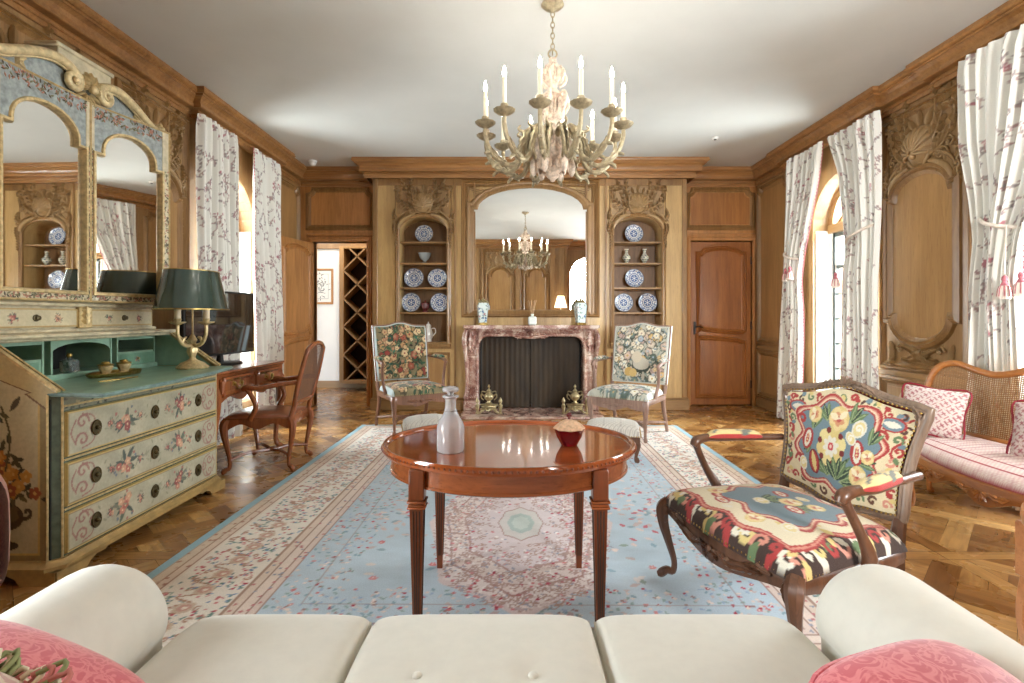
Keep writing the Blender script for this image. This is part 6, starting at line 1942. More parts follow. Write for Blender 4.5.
def bureau_lamp():
    t = thing('candelabra_lamp', 'gilt two-branch candelabra lamp with an oval dark green tole shade', 'lamp', (-2.04, 3.32, FZ))
    ML = plain('antique_gilt', rgb(206, 184, 138), .36, .5, .25, 60)
    m = MB(); m.lathe([(0, 0), (.088, 0), (.092, .008), (.084, .018), (.078, .022), (.066, .036), (.045, .046), (.03, .052), (.02, .06), (.016, .075)], 40, fn=lambda a, z: 1 + (.03 * cos(14 * a) if z < .045 else 0)); m.build('base', ML, t)
    m = MB(); m.lathe([(.016, .07), (.022, .085), (.030, .11), (.026, .135), (.016, .15), (.020, .165), (.028, .18), (.018, .20), (.010, .215), (.006, .22), (.005, .42), (.009, .43), (0, .45)], 18, fn=lambda a, z: 1 + (.12 * cos(5 * a) if z < .2 else 0)); m.build('stem', ML, t)
    for an in (radians(75), radians(255), radians(345)):
        d = (cos(an), sin(an)); m = MB()
        stube(m, [(d[0] * r, d[1] * r, z, q) for r, z, q in ((.012, .15, .011), (.04, .145, .012), (.08, .165, .011), (.105, .215, .010), (.108, .285, .010))], 8, 5)
        stube(m, [(d[0] * r, d[1] * r, z, q) for r, z, q in ((.07, .158, .006), (.065, .19, .008), (.045, .20, .006))], 6, 4)
        m.lathe([(.008, .275), (.016, .28), (.046, .292), (.048, .298), (.018, .298), (.022, .315), (.018, .32)], 18, (d[0] * .108, d[1] * .108, 0)); a = m.build('branch', ML, t)
        m = MB(); m.lathe([(.019, .318), (.019, .40), (.016, .402), (0, .402)], 14, (d[0] * .108, d[1] * .108, 0)); m.build('candle_sleeve', plain('ivory_sleeve', rgb(232, 214, 180), .5), a)
    n = 40; sh = MB(); ri = MB()
    sx0, sy0, sx1, sy1, z0, z1 = .185, .265, .135, .198, .372, .622
    def ring(sx, sy, z): return [(sx * cos(2 * pi * i / n), sy * sin(2 * pi * i / n), z) for i in range(n)]
    vs = ring(sx0, sy0, z0) + ring(sx1, sy1, z1) + ring(sx1 - .003, sy1 - .003, z1) + ring(sx0 - .003, sy0 - .003, z0)
    fs = [(r * n + i, r * n + (i + 1) % n, ((r + 1) % 4) * n + (i + 1) % n, ((r + 1) % 4) * n + i) for r in range(4) for i in range(n)]
    sh._add(vs, fs); s = sh.build('lamp_shade', plain('green_tole', rgb(48, 66, 58), .22, .25, .3, 5, coat=.6), t, angle=60)
    ri.tube(ring(sx0, sy0, z0 + .004), .004, 6, closed=True); ri.tube(ring(sx1, sy1, z1 - .003), .0035, 6, closed=True); ri.build('rim', M_BRASS, s)
    m = MB(); m.tube([(-sx1, 0, z1 - .03), (sx1, 0, z1 - .03)], .003, 5); m.tube([(0, 0, .43), (0, 0, z1 - .03)], .004, 6); m.build('shade_carrier', M_BRASS, t)
bureau_lamp()

# ================================================================== writing desk, television
def writing_desk():
    t = thing('writing_desk', 'carved walnut writing desk with two drawers standing beside the painted bureau', 'desk', (-2.37, 4.085, 0), radians(90))
    hw, yf, yb, zt = .52, -.335, .33, .775
    m = MB(); m.box(-hw - .015, hw + .015, yf - .02, yb, zt - .022, zt, .008); m.box(-hw - .005, hw + .005, yf - .008, yb, zt - .034, zt - .022, .004); m.build('desktop', M_RED, t)
    m = MB(); F = lambda s, z, o: (s, yf + .02 - o, z); n = 30
    bot = [(-hw + .02 + (2 * hw - .04) * i / n, .575 - .022 * cos(i / n * 6 * pi) - .01) for i in range(n + 1)]
    m.prism([(-hw, zt - .034)] + [(-hw, .60)] + bot + [(hw, .60), (hw, zt - .034)], .02, F)
    for sg in (-1, 1): m.box(sg * hw - .012, sg * hw + .012, yf + .01, yb, .60, zt - .034)
    m.box(-hw, hw, yb - .02, yb, .60, zt - .034); m.build('frieze', M_RED, t)
    for (a, b) in ((-hw + .05, -.02), (.02, hw - .05)):
        m = MB(); m.prism(rect(a, b, .605, .725), .008, lambda s, z, o: F(s, z, .02 + o)); 
        c = (a + b) / 2; w = (b - a) / 2 - .02
        m.mould(notched(a + .015, b - .015, .615, .715, .025, 5, True, True), PROF_S, lambda s, z, o: F(s, z, .028 + o))
        d = m.build('drawer', M_RED, t, angle=30)
        m = MB()
        for sg in (-1, 1): m.lathe([(.016, 0), (.014, .006), (.006, .016), (.0, .018)], 10, (0, 0, 0)); k = len(m.v) - 40
        m = MB(); G = lambda s, z, o: F(s, z, .028 + o)
        m.tube([G(c + .05 * cos(pi + pi * i / 10), .672 + .034 * sin(pi + pi * i / 10), .016) for i in range(11)], .0045, 6)
        for sg in (-1, 1):
            m.ball(G(c + sg * .05, .675, .01), .012, 8, 6)
            for i in range(4): an = i * pi / 2 + .4; m.leaf([(c + sg * .05 + cos(an) * .03 * q, .675 + sin(an) * .024 * q) for q in (.1, .5, 1)], .009, .006, G, .2, 2)
        m.build('pull', M_BRASS, d)
    for sg in (-1, 1):
        m = MB(); cabriole(m, sg * (hw - .02), yf + .03, sg * .5, -1, .66, .030, 1.0, 0); m.build('leg', M_RED, t)
        m = MB(); cabriole(m, sg * (hw - .02), yb - .03, sg * .5, .3, .66, .028, .6, 0); m.build('leg', M_RED, t)
writing_desk()
def television():
    t = thing('television', 'flat black television on the walnut writing desk in front of the window', 'television', (-2.36, 4.22, .776), radians(84))
    m = MB(); m.box(-.43, .43, -.012, .03, .075, .595, .006); m.build('casing', M_BLACK, t)
    k = NT('dark_screen'); k.b.inputs['Base Color'].default_value = rgb(16, 16, 18); setb(k.b, .06, 0, .8, 1.0, .02)
    m = MB(); m.box(-.415, .415, -.016, -.011, .092, .58); m.build('screen', k.m, t)
    m = MB(); m.lathe([(0, 0), (1.0, 0), (1.0, .01), (.9, .016), (0, .018)], 32, sx=.22, sy=.12); m.tube([(0, .01, .015), (0, .01, .09)], [.03, .022], 10); m.build('stand', M_BLACK, t)
television()
# ================================================================== curtains
M_CURT = colattr('printed_linen', .92, .06, 240, .12)
M_TRIM = plain('crimson_fringe', rgb(180, 104, 112), .9, var=.35, nscale=80)
def cloth_paint(w, h, seed, dense=1.0):
    P = Paint(0, w, int(w / .0095), 0, h, int(h / .0105), (234, 232, 224)); R = random.Random(seed)
    BR = [(172, 142, 138), (178, 150, 144), (156, 140, 138), (176, 154, 146)]; LF = [(178, 172, 166), (164, 150, 148), (188, 170, 166), (152, 144, 142)]; FL = [(186, 126, 132), (176, 118, 126), (194, 150, 150), (170, 138, 140)]
    for i in range(int(w * h * 34 * dense)):
        x, y = R.uniform(0, w), R.uniform(-.1, h); a = R.uniform(-.8, .8) + pi / 2; pts = [(x, y)]
        for k in range(5):
            a += R.uniform(-.8, .8); x += cos(a) * .04; y += sin(a) * .04; pts.append((x, y))
        P.line(pts, .0042, R.choice(BR))
        for (px, py) in pts:
            for q in range(2): P.leaf(px, py, R.uniform(.02, .034), .0065, R.random() * 6.28, R.choice(LF + BR[:1]))
        if R.random() < .75:
            px, py = pts[-1]
            for q in range(R.randrange(1, 4)): P.flower(px + R.gauss(0, .016), py + R.gauss(0, .016), R.uniform(.010, .017), 5, R.choice(FL), None, R.random() * 3, (222, 200, 196))
    return P
def curtain(label, xw, edges, z1, seed, folds, side, group, fringe=True, amp=.034, x_in=None, width=1.5, dense=1.0):
    """edges: list of (z, outer Y, leading Y) from the head down; xw(z, u) mean X; side +1: room lies towards -x"""
    o = thing('curtain', label, 'curtain', (0, 0, 0), 0, group)
    z0 = edges[-1][0]; h = edges[0][0] - z0
    P = cloth_paint(width, h, seed, dense)
    zs = [e[0] for e in edges][::-1]; yo = [e[1] for e in edges][::-1]; yl = [e[2] for e in edges][::-1]
    def sm(z, arr):
        return float(np.interp(z, zs, arr))
    R = random.Random(seed); ph = [R.uniform(0, 6.28) for _ in range(4)]
    def pos(u, v):
        s = u / width; z = z0 + v
        a = sm(z, yo) * .5 + .25 * (sm(min(z + .06, edges[0][0]), yo) + sm(max(z - .06, z0), yo)); b = sm(z, yl) * .5 + .25 * (sm(min(z + .06, edges[0][0]), yl) + sm(max(z - .06, z0), yl))
        w = abs(b - a)
        ss = s + .012 * sin(2 * pi * 3 * s + ph[0]) + .010 * sin(v * 2.1 + ph[2] + s * 5)
        f = sin(2 * pi * folds * ss + ph[1] + .35 * sin(v * 1.7 + ph[3]))
        f = (abs(f) ** .8) * (1 if f > 0 else -1)
        k = amp * (.75 + .35 * sin(2 * pi * 2.3 * s + ph[2])) * (1 if v < h - .1 else .55 + .45 * (h - v) / .1)
        return (xw - side * (k * f + .012 * sin(9 * s + 2 * v)), a + (b - a) * s, z)
    bd = painted('drape', P, pos, M_CURT, o, angle=85)
    if fringe:
        m = MB(); pts = [pos(width, h * i / 90) for i in range(91)]
        m.tube(pts, .003, 5)
        for i in range(0, 180, 2):
            p = Vector(pts[i // 2]).lerp(Vector(pts[min(90, i // 2 + 1)]), (i % 2) / 2); m.ball((p.x - side * .006 * (-1) ** i, p.y + (.009 if yl[-1] > yo[-1] else -.009), p.z), .0075, 5, 4)
        m.build('fringe', M_TRIM, o)
    return o
GRPL, GRPR = 'floral curtains at the window behind the desk', 'floral curtains at the far window on the right wall'
curtain('floral linen curtain between the painted bureau and the bright window behind the lamp', XL + .13, [(2.89, 4.41, 4.98), (2.0, 4.42, 5.01), (1.2, 4.42, 5.06), (.02, 4.41, 5.08)], 2.89, 3, 8, -1, None, False, dense=1.6)
curtain('floral linen curtain with a crimson edge beside the open panelled door', XL + .13, [(2.89, 5.90, 5.27), (2.2, 5.90, 5.30), (1.2, 5.92, 5.36), (.02, 5.93, 5.38)], 2.89, 4, 6, -1, None, True, dense=1.5)
curtain('floral tied-back curtain nearest the closed cherry door, crimson fringe on its edge', XR - .15, [(2.89, 5.80, 5.10), (2.5, 5.81, 5.20), (2.1, 5.83, 5.36), (1.8, 5.84, 5.48), (1.55, 5.85, 5.54), (1.2, 5.88, 5.51), (.02, 5.97, 5.50)], 2.89, 5, 8, 1, None, True)
curtain('floral tied-back curtain beside the carved panel at the far window', XR - .15, [(2.89, 4.34, 5.04), (2.5, 4.34, 4.86), (2.1, 4.34, 4.80), (1.8, 4.35, 4.76), (1.5, 4.36, 4.82), (.02, 4.33, 4.86)], 2.89, 6, 8, 1, None, False)
curtain('large floral curtain swept back with a fringed edge behind the settee', XR - .17, [(2.89, 3.52, 2.62), (2.3, 3.50, 2.74), (1.95, 3.42, 2.92), (1.66, 3.38, 3.06), (1.4, 3.41, 3.10), (.02, 3.46, 3.02)], 2.89, 9, 10, 1, None, True, .045, None, 1.8)
M_TAS = plain('tassel_cream', rgb(226, 214, 200), .9)
def tieback(label, yo, yl, z, xw, side, tass, drop):
    o = thing('curtain_tieback', label, 'tieback', (0, 0, 0), 0, 'tasselled curtain tiebacks')
    m = MB()
    ym, hw = (yo + yl) / 2, abs(yl - yo) / 2 + .02
    pts = [(xw - side * (-.03 + .10 * sin(pi * i / 14)), yo + (yl - yo) * i / 14, z + .10 - .13 * (i / 14) - .02 * sin(pi * i / 14)) for i in range(15)]
    m.tube(pts, .012, 7)
    for k, y in enumerate(tass): m.tube([(xw - side * .065, y, z - .01), (xw - side * .075, y, z - drop + .012 * k + .14)], .005, 5)
    m.build('cord', M_TAS, o)
    for k, y in enumerate(tass):
        x = xw - side * .075; zt = z - drop + .012 * k
        m = MB(); m.lathe([(.006, .13), (.013, .12), (.016, .105), (.010, .092), (.014, .085), (.020, .075), (.022, .068)], 12, (x, y, zt)); tb = m.build('tassel', M_TRIM, o)
        m = MB()
        m.lathe([(.020, .07), (.027, .05), (.032, 0), (.030, -.012), (.0, -.010)], 24, (x, y, zt), fn=lambda a, zz: 1 + .05 * cos(12 * a)); m.build('skirt', M_TAS, tb)
        m = MB()
        for i in range(8):
            an = 2 * pi * i / 8; m.tube([(x + r * cos(an), y + r * sin(an), zt + zz) for r, zz in ((.023, .066), (.0295, .048), (.0345, .004))], .0035, 4)
        m.build('stripe', M_TRIM, tb)
tieback('tasselled tieback on the curtain nearest the closed cherry door', 5.84, 5.50, 1.80, XR - .15, 1, (5.66, 5.57), .24)
tieback('tasselled tieback on the far-window curtain beside the carved panel', 4.36, 4.80, 1.86, XR - .15, 1, (4.78,), .42)
tieback('tasselled tieback on the large swept-back curtain behind the settee', 3.40, 3.06, 1.72, XR - .17, 1, (3.12, 3.02), .44)

# ================================================================== chandelier
def chandelier():
    t = thing('chandelier', 'twelve-light carved and gilded chandelier hanging from the ceiling on a chain', 'chandelier', (.25, 3.20, 0), radians(1.5))
    MW = plain('limewashed_gilt', rgb(206, 186, 166), .5, .08, .4, 45, bump=.15)
    MD = plain('patinated_silver_gilt', rgb(166, 152, 122), .4, .5, .35, 40)
    m = MB(); m.lathe([(0, ZC), (.066, ZC), (.07, ZC - .012), (.052, ZC - .03), (.02, ZC - .042), (.01, ZC - .055), (0, ZC - .055)], 28); m.build('canopy', MD, t)
    m = MB(); z = ZC - .05; i = 0
    while z > 2.80:
        pts = []
        for k in range(12):
            a = 2 * pi * k / 12; u, w = .011 * cos(a), .021 * sin(a)
            pts.append((u, 0, z - .018 + w) if i % 2 == 0 else (0, u, z - .018 + w))
        m.tube(pts, .0036, 6, closed=True); z -= .033; i += 1
    m.build('chain', MD, t)
    m = MB(); m.tube([(.026 * cos(2 * pi * k / 16), 0, 2.778 + .026 * sin(2 * pi * k / 16)) for k in range(16)], .006, 7, closed=True); m.build('hanging_ring', MD, t)
    m = MB()
    m.lathe([(0, 2.755), (.018, 2.752), (.024, 2.74), (.018, 2.728), (.032, 2.715), (.036, 2.70), (.026, 2.685), (.040, 2.66), (.052, 2.63), (.048, 2.605), (.030, 2.585), (.024, 2.565), (.034, 2.55), (.060, 2.53), (.066, 2.515), (.048, 2.50), (.034, 2.47), (.040, 2.43), (.058, 2.40), (.062, 2.38), (.044, 2.36),
             (.050, 2.32), (.072, 2.27), (.10, 2.22), (.118, 2.17), (.110, 2.13), (.080, 2.10), (.060, 2.085), (.064, 2.07), (.048, 2.055), (.036, 2.045), (.044, 2.03), (.030, 2.015), (.020, 2.008), (.012, 1.995), (0, 1.988)], 28, fn=lambda a, z: 1 + .10 * cos(8 * a) * (1 if 2.1 < z < 2.3 or z > 2.6 else .4))
    for (zc, r, n, L, up) in ((2.62, .05, 8, .07, 1), (2.50, .055, 8, .07, -1), (2.37, .055, 8, .10, 1), (2.16, .10, 12, .09, 1), (2.12, .085, 10, .07, -1)):
        for i in range(n):
            a = 2 * pi * i / n
            def F(s, z, o, a=a, r=r): return ((r + o + .018 * max(0, (z - .5 * L)) / L) * cos(a) - s * sin(a), (r + o + .018 * max(0, (z - .5 * L)) / L) * sin(a) + s * cos(a), zc + up * z)
            m.leaf([(0, L * k / 4) for k in range(5)], .022, .02, F, .3, 3)
    m.build('shaft', MW, t, angle=60)
    # small scroll brackets and pendant acorns
    for i in range(6):
        a = 2 * pi * i / 6 + .26; c, s = cos(a), sin(a); m = MB()
        stube(m, [(c * r, s * r, z, q) for r, z, q in ((.05, 2.40, .010), (.085, 2.43, .012), (.105, 2.48, .011), (.09, 2.525, .009), (.068, 2.52, .007), (.07, 2.50, .006))], 7, 5)
        stube(m, [(c * r, s * r, z, q) for r, z, q in ((.045, 2.58, .008), (.075, 2.60, .010), (.088, 2.64, .009), (.07, 2.67, .007), (.058, 2.655, .005))], 7, 4)
        m.ball((c * .10, s * .10, 2.49), .014, 7, 5)
        m.build('scroll_bracket', MW, t, angle=60)
    for i in range(6):
        a = 2 * pi * i / 6; m = MB(); m.lathe([(0, 2.13), (.012, 2.125), (.02, 2.10), (.024, 2.085), (.018, 2.07), (.020, 2.05), (.010, 2.03), (0, 2.022)], 10, (.118 * cos(a), .118 * sin(a), 0)); m.build('pendant_acorn', MW, t)
    # arms
    am = MB(); sp = [(.075, 2.25, .016), (.11, 2.29, .018), (.155, 2.27, .017), (.185, 2.19, .016), (.225, 2.10, .016), (.28, 2.07, .0155), (.345, 2.095, .015), (.40, 2.16, .014), (.425, 2.235, .013), (.425, 2.285, .012)]
    stube(am, [(r, 0, z, q) for r, z, q in sp], 8, 5)
    for (r, z, dx, dz) in ((.16, 2.275, .06, .02), (.24, 2.088, .05, -.035), (.33, 2.085, .05, -.03), (.20, 2.16, -.04, -.05), (.385, 2.14, .045, -.01)):
        stube(am, [(r, 0, z, .010), (r + dx * .5, 0, z + dz * .3, .011), (r + dx, 0, z + dz, .008), (r + dx * .8, 0, z + dz * 1.5 + .012, .005)], 6, 4)
    for sg in (-1, 1):
        am.leaf(spline([(.10, 2.30), (.16, 2.285), (.20, 2.2), (.235, 2.12)], 4), .022, .012, lambda s, z, o, sg=sg: (s, sg * (.010 + o), z), .4, 5)
        am.leaf(spline([(.28, 2.075), (.34, 2.10), (.395, 2.17)], 4), .016, .010, lambda s, z, o, sg=sg: (s, sg * (.010 + o), z), .4, 4)
    bo = MB(); bo.lathe([(.010, 2.275), (.018, 2.28), (.04, 2.29), (.058, 2.305), (.062, 2.312), (.056, 2.314), (.03, 2.306), (.016, 2.31), (.017, 2.325), (.022, 2.338), (.020, 2.345)], 24, (.425, 0, 0), fn=lambda a, z: 1 + .03 * cos(12 * a))
    cd = MB(); cd.lathe([(.0125, 2.34), (.0125, 2.492), (.010, 2.497), (0, 2.497)], 12, (.425, 0, 0))
    bu = MB(); bu.lathe([(.006, 2.495), (.0095, 2.508), (.0105, 2.52), (.008, 2.535), (.0035, 2.552), (0, 2.56)], 8, (.425, 0, 0), caps=False)
    k = NT('lit_bulb'); k.b.inputs['Emission Color'].default_value = (1.0, .95, .88, 1); k.b.inputs['Emission Strength'].default_value = 105.0; k.b.inputs['Base Color'].default_value = (1, .95, .85, 1)
    A = am.build('arm', MD, t, angle=60); B = bo.build('drip_pan', MD, A); Cn = cd.build('candle', plain('candle_sleeve', rgb(236, 224, 196), .5), B); D = bu.build('bulb', k.m, Cn)
    A.rotation_euler = (0, 0, radians(15))
    # deepest level is thing > part > sub-part: candle and bulb sit beside the pan, under the arm
    for o in (Cn, D): o.parent = A
    for i in range(1, 12):
        c = A.copy(); COL.objects.link(c); c.parent = t; c.rotation_euler = (0, 0, radians(15 + 30 * i))
        for s in (B, Cn, D):
            d = s.copy(); COL.objects.link(d); d.parent = c
chandelier()

# ================================================================== overmantel mirror, mantelpiece, fireside
om = thing('overmantel_mirror', 'large arched mirror in an oak frame above the marble mantel', 'mirror', (0, YB, 1.245)); om.rotation_euler = (radians(.28), 0, 0)
ol = arched_panel(MIR[0], MIR[1], 0, MIR[3] - 1.245, MIR[4], .045)
FM = lambda s, z, o: (s, -o, z)
m = MB(); m.mould(ol, [(-.085, .004), (-.085, .016), (-.07, .022), (-.05, .018), (-.035, .026), (-.012, .034), (.0, .026), (.006, .012), (.006, .0)], FM); m.build('frame', M_OAK, om, angle=25)
m = MB(); m.prism(ol, .004, lambda s, z, o: FM(s, z, .014 - o)); m.build('glass', mirror_mat('looking_glass', (.93, .94, .93, 1)), om)

def marble():
    k = NT('breccia_marble'); v = k.coord('Object')
    n1 = k.noise(v, 5, 8, .65, 1.5); n2 = k.noise(v, 16, 6, .7, 2.5)
    c = k.ramp(n1, [(.28, rgb(88, 52, 46)), (.42, rgb(140, 96, 84)), (.52, rgb(172, 134, 118)), (.62, rgb(206, 184, 166)), (.75, rgb(160, 114, 102))])
    c = k.mix(k.ramp(n2, [(.55, (0, 0, 0, 1)), (.62, (.8, .8, .8, 1))]), c, rgb(210, 194, 178)); k.l(c, k.b.inputs['Base Color']); setb(k.b, .25, coat=.3); return k.m
M_MARB = marble()
def mantel():
    t = thing('mantelpiece', 'carved red and cream marble mantelpiece around the fireplace', 'fireplace', (CX, YB, 0))
    F = lambda s, z, o: (s, -o, z)
    W, hw = .80, .634
    def topo(s):
        a = abs(s) / hw
        z = .925 - .028 * (cos(min(1, a / .42) * pi) * .5 + .5)
        if a > .80: q = (a - .80) / .20; z -= .13 * (1 - sqrt(max(0, 1 - q * q)))
        return z
    m = MB(); n = 60
    for i in range(n):
        s0, s1 = -hw + 2 * hw * i / n, -hw + 2 * hw * (i + 1) / n
        m._add([F(s0, topo(s0), .20), F(s1, topo(s1), .20), F(s1, 1.02, .22), F(s0, 1.02, .22), F(s0, topo(s0), .02), F(s1, topo(s1), .02), F(s1, 1.02, .02), F(s0, 1.02, .02)], [(0, 1, 2, 3), (0, 1, 5, 4), (3, 2, 6, 7)])
    path = [(-hw, .05)] + [(s, topo(s)) for s in [-hw + 2 * hw * i / 60 for i in range(61)]] + [(hw, .05)]
    m.mould(path, [(.0, .19), (.0, .215), (-.014, .226), (-.03, .222), (-.036, .205)], F, closed=False)
    G = lambda s, z, o: F(s, z, .212 + o)
    for i in range(9):
        a = radians(90 + (i - 4) * 27); m.leaf([(cos(a) * .075 * q, .955 + sin(a) * .065 * q) for q in (.1, .5, 1)], .016, .028, G, 0, 1)
    m.ball(G(0, .95, .02), .024, 10, 7)
    for sg in (-1, 1):
        m.leaf(spline([(sg * .06, .94), (sg * .14, .965), (sg * .24, .96), (sg * .34, .985)], 5), .022, .022, G, .4, 7)
        m.leaf(spline([(sg * .09, .92), (sg * .16, .915), (sg * .22, .94)], 5), .018, .02, G, .4, 4)
        m.leaf(spline([(sg * .36, .985), (sg * .44, .97), (sg * .52, .985), (sg * .60, .97)], 5), .016, .018, G, .4, 6)
    m.build('frieze', M_MARB, t, angle=45)
    for sg in (-1, 1):
        m = MB()
        def jx(a, b): return (min(sg * a, sg * b), max(sg * a, sg * b))
        x0, x1 = jx(hw, W - .01); m.box(x0, x1, -.205, -.001, .03, 1.02, .008)
        x0, x1 = jx(hw - .012, W + .015); m.box(x0, x1, -.225, -.001, .03, .15, .012)
        m.mould(rect(min(sg * (hw + .035), sg * (W - .035)), max(sg * (hw + .035), sg * (W - .035)), .19, .70), [(-.012, 0), (-.006, .012), (.006, .004), (.012, 0)], lambda s, z, o: F(s, z, .205 + o))
        # console scroll on the outer angle
        stube(m, [(sg * (W - .015), -.20, 1.0, .026), (sg * (W + .0), -.215, .94, .030), (sg * (W + .006), -.215, .86, .032), (sg * (W - .005), -.21, .76, .027), (sg * (W - .02), -.205, .60, .024), (sg * (W - .03), -.20, .35, .022), (sg * (W - .01), -.205, .17, .03)], 8, 6)
        m.leaf(spline([(sg * (W - .08), .98), (sg * (W - .085), .90), (sg * (W - .08), .80), (sg * (W - .085), .72)], 5), .05, .03, lambda s, z, o: F(s, z, .205 + o), .35, 5)
        m.build('jamb', M_MARB, t, angle=50)
    m = MB(); sh = [(-.815, 0), (-.815, .30)] + [(-.80 + 1.6 * i / 30, .325 + .022 * cos((i / 30 - .5) * 4 * pi) * 1) for i in range(31)] + [(.815, .30), (.815, 0)]
    m.prism(sh, .032, lambda s, y, o: (s, -y, 1.03 + o)); m.prism([(x * .98, y - .02 if y > 0 else 0) for x, y in sh], .014, lambda s, y, o: (s, -y, 1.018 + o)); m.build('shelf', M_MARB, t, angle=45)
    m = MB(); m.box(-.82, .82, -.62, .0, 0.0, .03, .006); m.build('hearth_slab', M_MARB, t)
mantel()
def firescreen():
    t = thing('mesh_fire_curtain', 'bronze mesh fire curtain hanging across the hearth opening', 'fire screen', (CX, YB - .03, .03))
    k = NT('bronze_mesh'); v = k.coord('Object', (1, 1, .2)); n = k.noise(v, 9, 4, .6)
    k.l(k.ramp(n, [(.3, rgb(34, 24, 12)), (.7, rgb(60, 44, 22))]), k.b.inputs['Base Color']); setb(k.b, .6, .15)
    for sg in (-1, 1):
        m = MB(); m.grid(lambda u, v: (sg * (.005 + .60 * u), .0016 * sin(u * 60) + .012, .01 + .875 * v), 160, 6); m.build('mesh_panel', k.m, t, angle=85)
    m = MB(); m.tube([(-.63, .01, .885), (.63, .01, .885)], .009, 8)
    for sg in (-1, 1): m.box(sg * .615 - .012, sg * .615 + .012, -.0, .03, 0, .89, .004)
    m.build('rail', M_BLACK, t)
firescreen()
def andiron(label, x):
    t = thing('andiron', label, 'andiron', (x, 6.07, .031), 0, 'gilt andirons on the hearth')
    M = M_ANDI
    m = MB()
    m.box(-.10, .10, -.03, .03, .045, .06, .006); m.box(-.085, .085, -.025, .025, .06, .10, .008); m.box(-.105, .105, -.034, .034, .10, .115, .006)
    for sx in (-1, 1):
        stube(m, [(sx * .06, 0, .05, .014), (sx * .085, -.01, .03, .016), (sx * .11, -.015, .012, .012), (sx * .125, -.015, .016, .007)], 7, 4)
    G = lambda s, z, o: (s, -.03 - o, z)
    for i in range(5):
        a = radians(-90 + (i - 2) * 36); m.leaf([(cos(a) * .05 * q, .075 + sin(a) * .05 * q) for q in (.1, .5, 1)], .014, .012, G, .2, 2)
    m.build('base', M, t, angle=55)
    m = MB(); m.lathe([(0, .115), (.04, .115), (.042, .125), (.022, .138), (.018, .15), (.05, .175), (.058, .20), (.05, .225), (.026, .245), (.020, .255), (.030, .265), (.018, .28), (.008, .295), (.012, .305), (.016, .318), (.008, .335), (0, .345)], 18)
    for sx in (-1, 1): stube(m, [(sx * .05, 0, .20, .007), (sx * .085, 0, .23, .008), (sx * .09, 0, .19, .007), (sx * .06, 0, .16, .006)], 6, 5); stube(m, [(sx * .03, 0, .25, .006), (sx * .075, 0, .262, .006), (sx * .085, 0, .245, .004)], 6, 4)
    m.build('urn', M, t)
    for sx in (-1, 1):
        m = MB(); m.lathe([(.022, 0), (.024, .01), (.014, .02), (.018, .05), (.024, .075), (.026, .10), (.014, .115), (.012, .125), (.020, .135), (.022, .15), (.014, .17), (.005, .19), (0, .195)], 14, (sx * .135, -.005, 0)); m.build('finial', M, t)
    m = MB(); m.tube([(0, .03, .05), (0, .29, .05)], .012, 6); m.build('log_bar', M_BLACK, t)
M_ANDI = plain('tarnished_gilt_bronze', rgb(176, 160, 122), .35, .75, .3, 50)
andiron('gilt bronze andiron on the hearth, the one nearer the dark tapestry chair', -.27)
andiron('gilt bronze andiron on the hearth, the one nearer the cream tapestry chair', .735)
# things on the mantel shelf
SHZ = 1.0625
def mvase(label, x):
    t = thing('mantel_vase', label, 'vase', (x, 6.27, SHZ), radians(12), 'square porcelain vases on the mantel')
    m = MB(); m.box(-.055, .055, -.055, .055, 0, .016, .006)
    for sx in (-1, 1):
        for sy in (-1, 1): m.ball((sx * .05, sy * .05, .01), .012, 7, 5)
    m.box(-.048, .048, -.048, .048, .016, .03, .005); m.build('mount', M_BRASS, t)
    R = random.Random(int(abs(x) * 100))
    P = Paint(0, .48, 96, 0, .24, 60, (206, 218, 214))
    for i in range(90): P.leaf(R.uniform(0, .48), R.uniform(0, .24), .03, .006, R.random() * 6.28, R.choice([(96, 124, 150), (120, 150, 160), (90, 110, 110), (130, 150, 130)]))
    for i in range(22): P.flower(R.uniform(0, .48), R.uniform(.02, .22), .015, 5, R.choice([(110, 130, 170), (170, 130, 130), (96, 120, 150)]), None, R.random())
    for q in range(5): P.fill(np.abs(P.U - q * .12) < .005, (140, 160, 160))
    def pos(u, v):
        a = u / .48 * 4; s = int(min(3.999, a)); f = a - s; hw = .046 + .02 * (v / .24) - (.02 * max(0, (v - .2) / .04) if v > .2 else 0)
        c = [(-1, -1), (1, -1), (1, 1), (-1, 1), (-1, -1)]
        return (hw * (c[s][0] + (c[s + 1][0] - c[s][0]) * f), hw * (c[s][1] + (c[s + 1][1] - c[s][1]) * f), .03 + v)
    painted('body', P, pos, colattr('porcelain', .15, .04, 60, 0, coat=.6), t, angle=30)
    m = MB(); m.box(-.05, .05, -.05, .05, .268, .278, .004); m.lathe([(.035, .275), (.03, .285), (.036, .292), (.02, .30), (.012, .312), (.006, .325), (0, .328)], 14)
    for i in range(10):
        a = 2 * pi * i / 10; m.ball((.045 * cos(a), .045 * sin(a), .285 + .008 * (i % 3)), .013, 6, 5)
    m.build('cover', plain('weathered_gilt', rgb(150, 136, 96), .45, .4, .3, 50), t)
mvase('square blue and white porcelain vase on the mantel end nearer the open doorway', -.355)
mvase('square blue and white porcelain vase on the mantel end nearer the cherry door', .825)
df = thing('reed_diffuser', 'small white bottle with thin reeds in the middle of the mantel shelf', 'diffuser', (.245, 6.26, SHZ))
m = MB(); m.box(-.05, .05, -.04, .04, 0, .105, .014); m.lathe([(.018, .10), (.016, .12), (.020, .125), (.020, .135), (0, .135)], 14); m.build('bottle', plain('pale_ceramic', rgb(226, 232, 226), .3), df)
m = MB()
for i in range(7): a = 2 * pi * i / 7; m.tube([(.006 * cos(a), .006 * sin(a), .12), (.05 * cos(a), .03 * sin(a), .30)], .0018, 4)
m.build('reeds', plain('reed', rgb(206, 172, 140), .8), df)

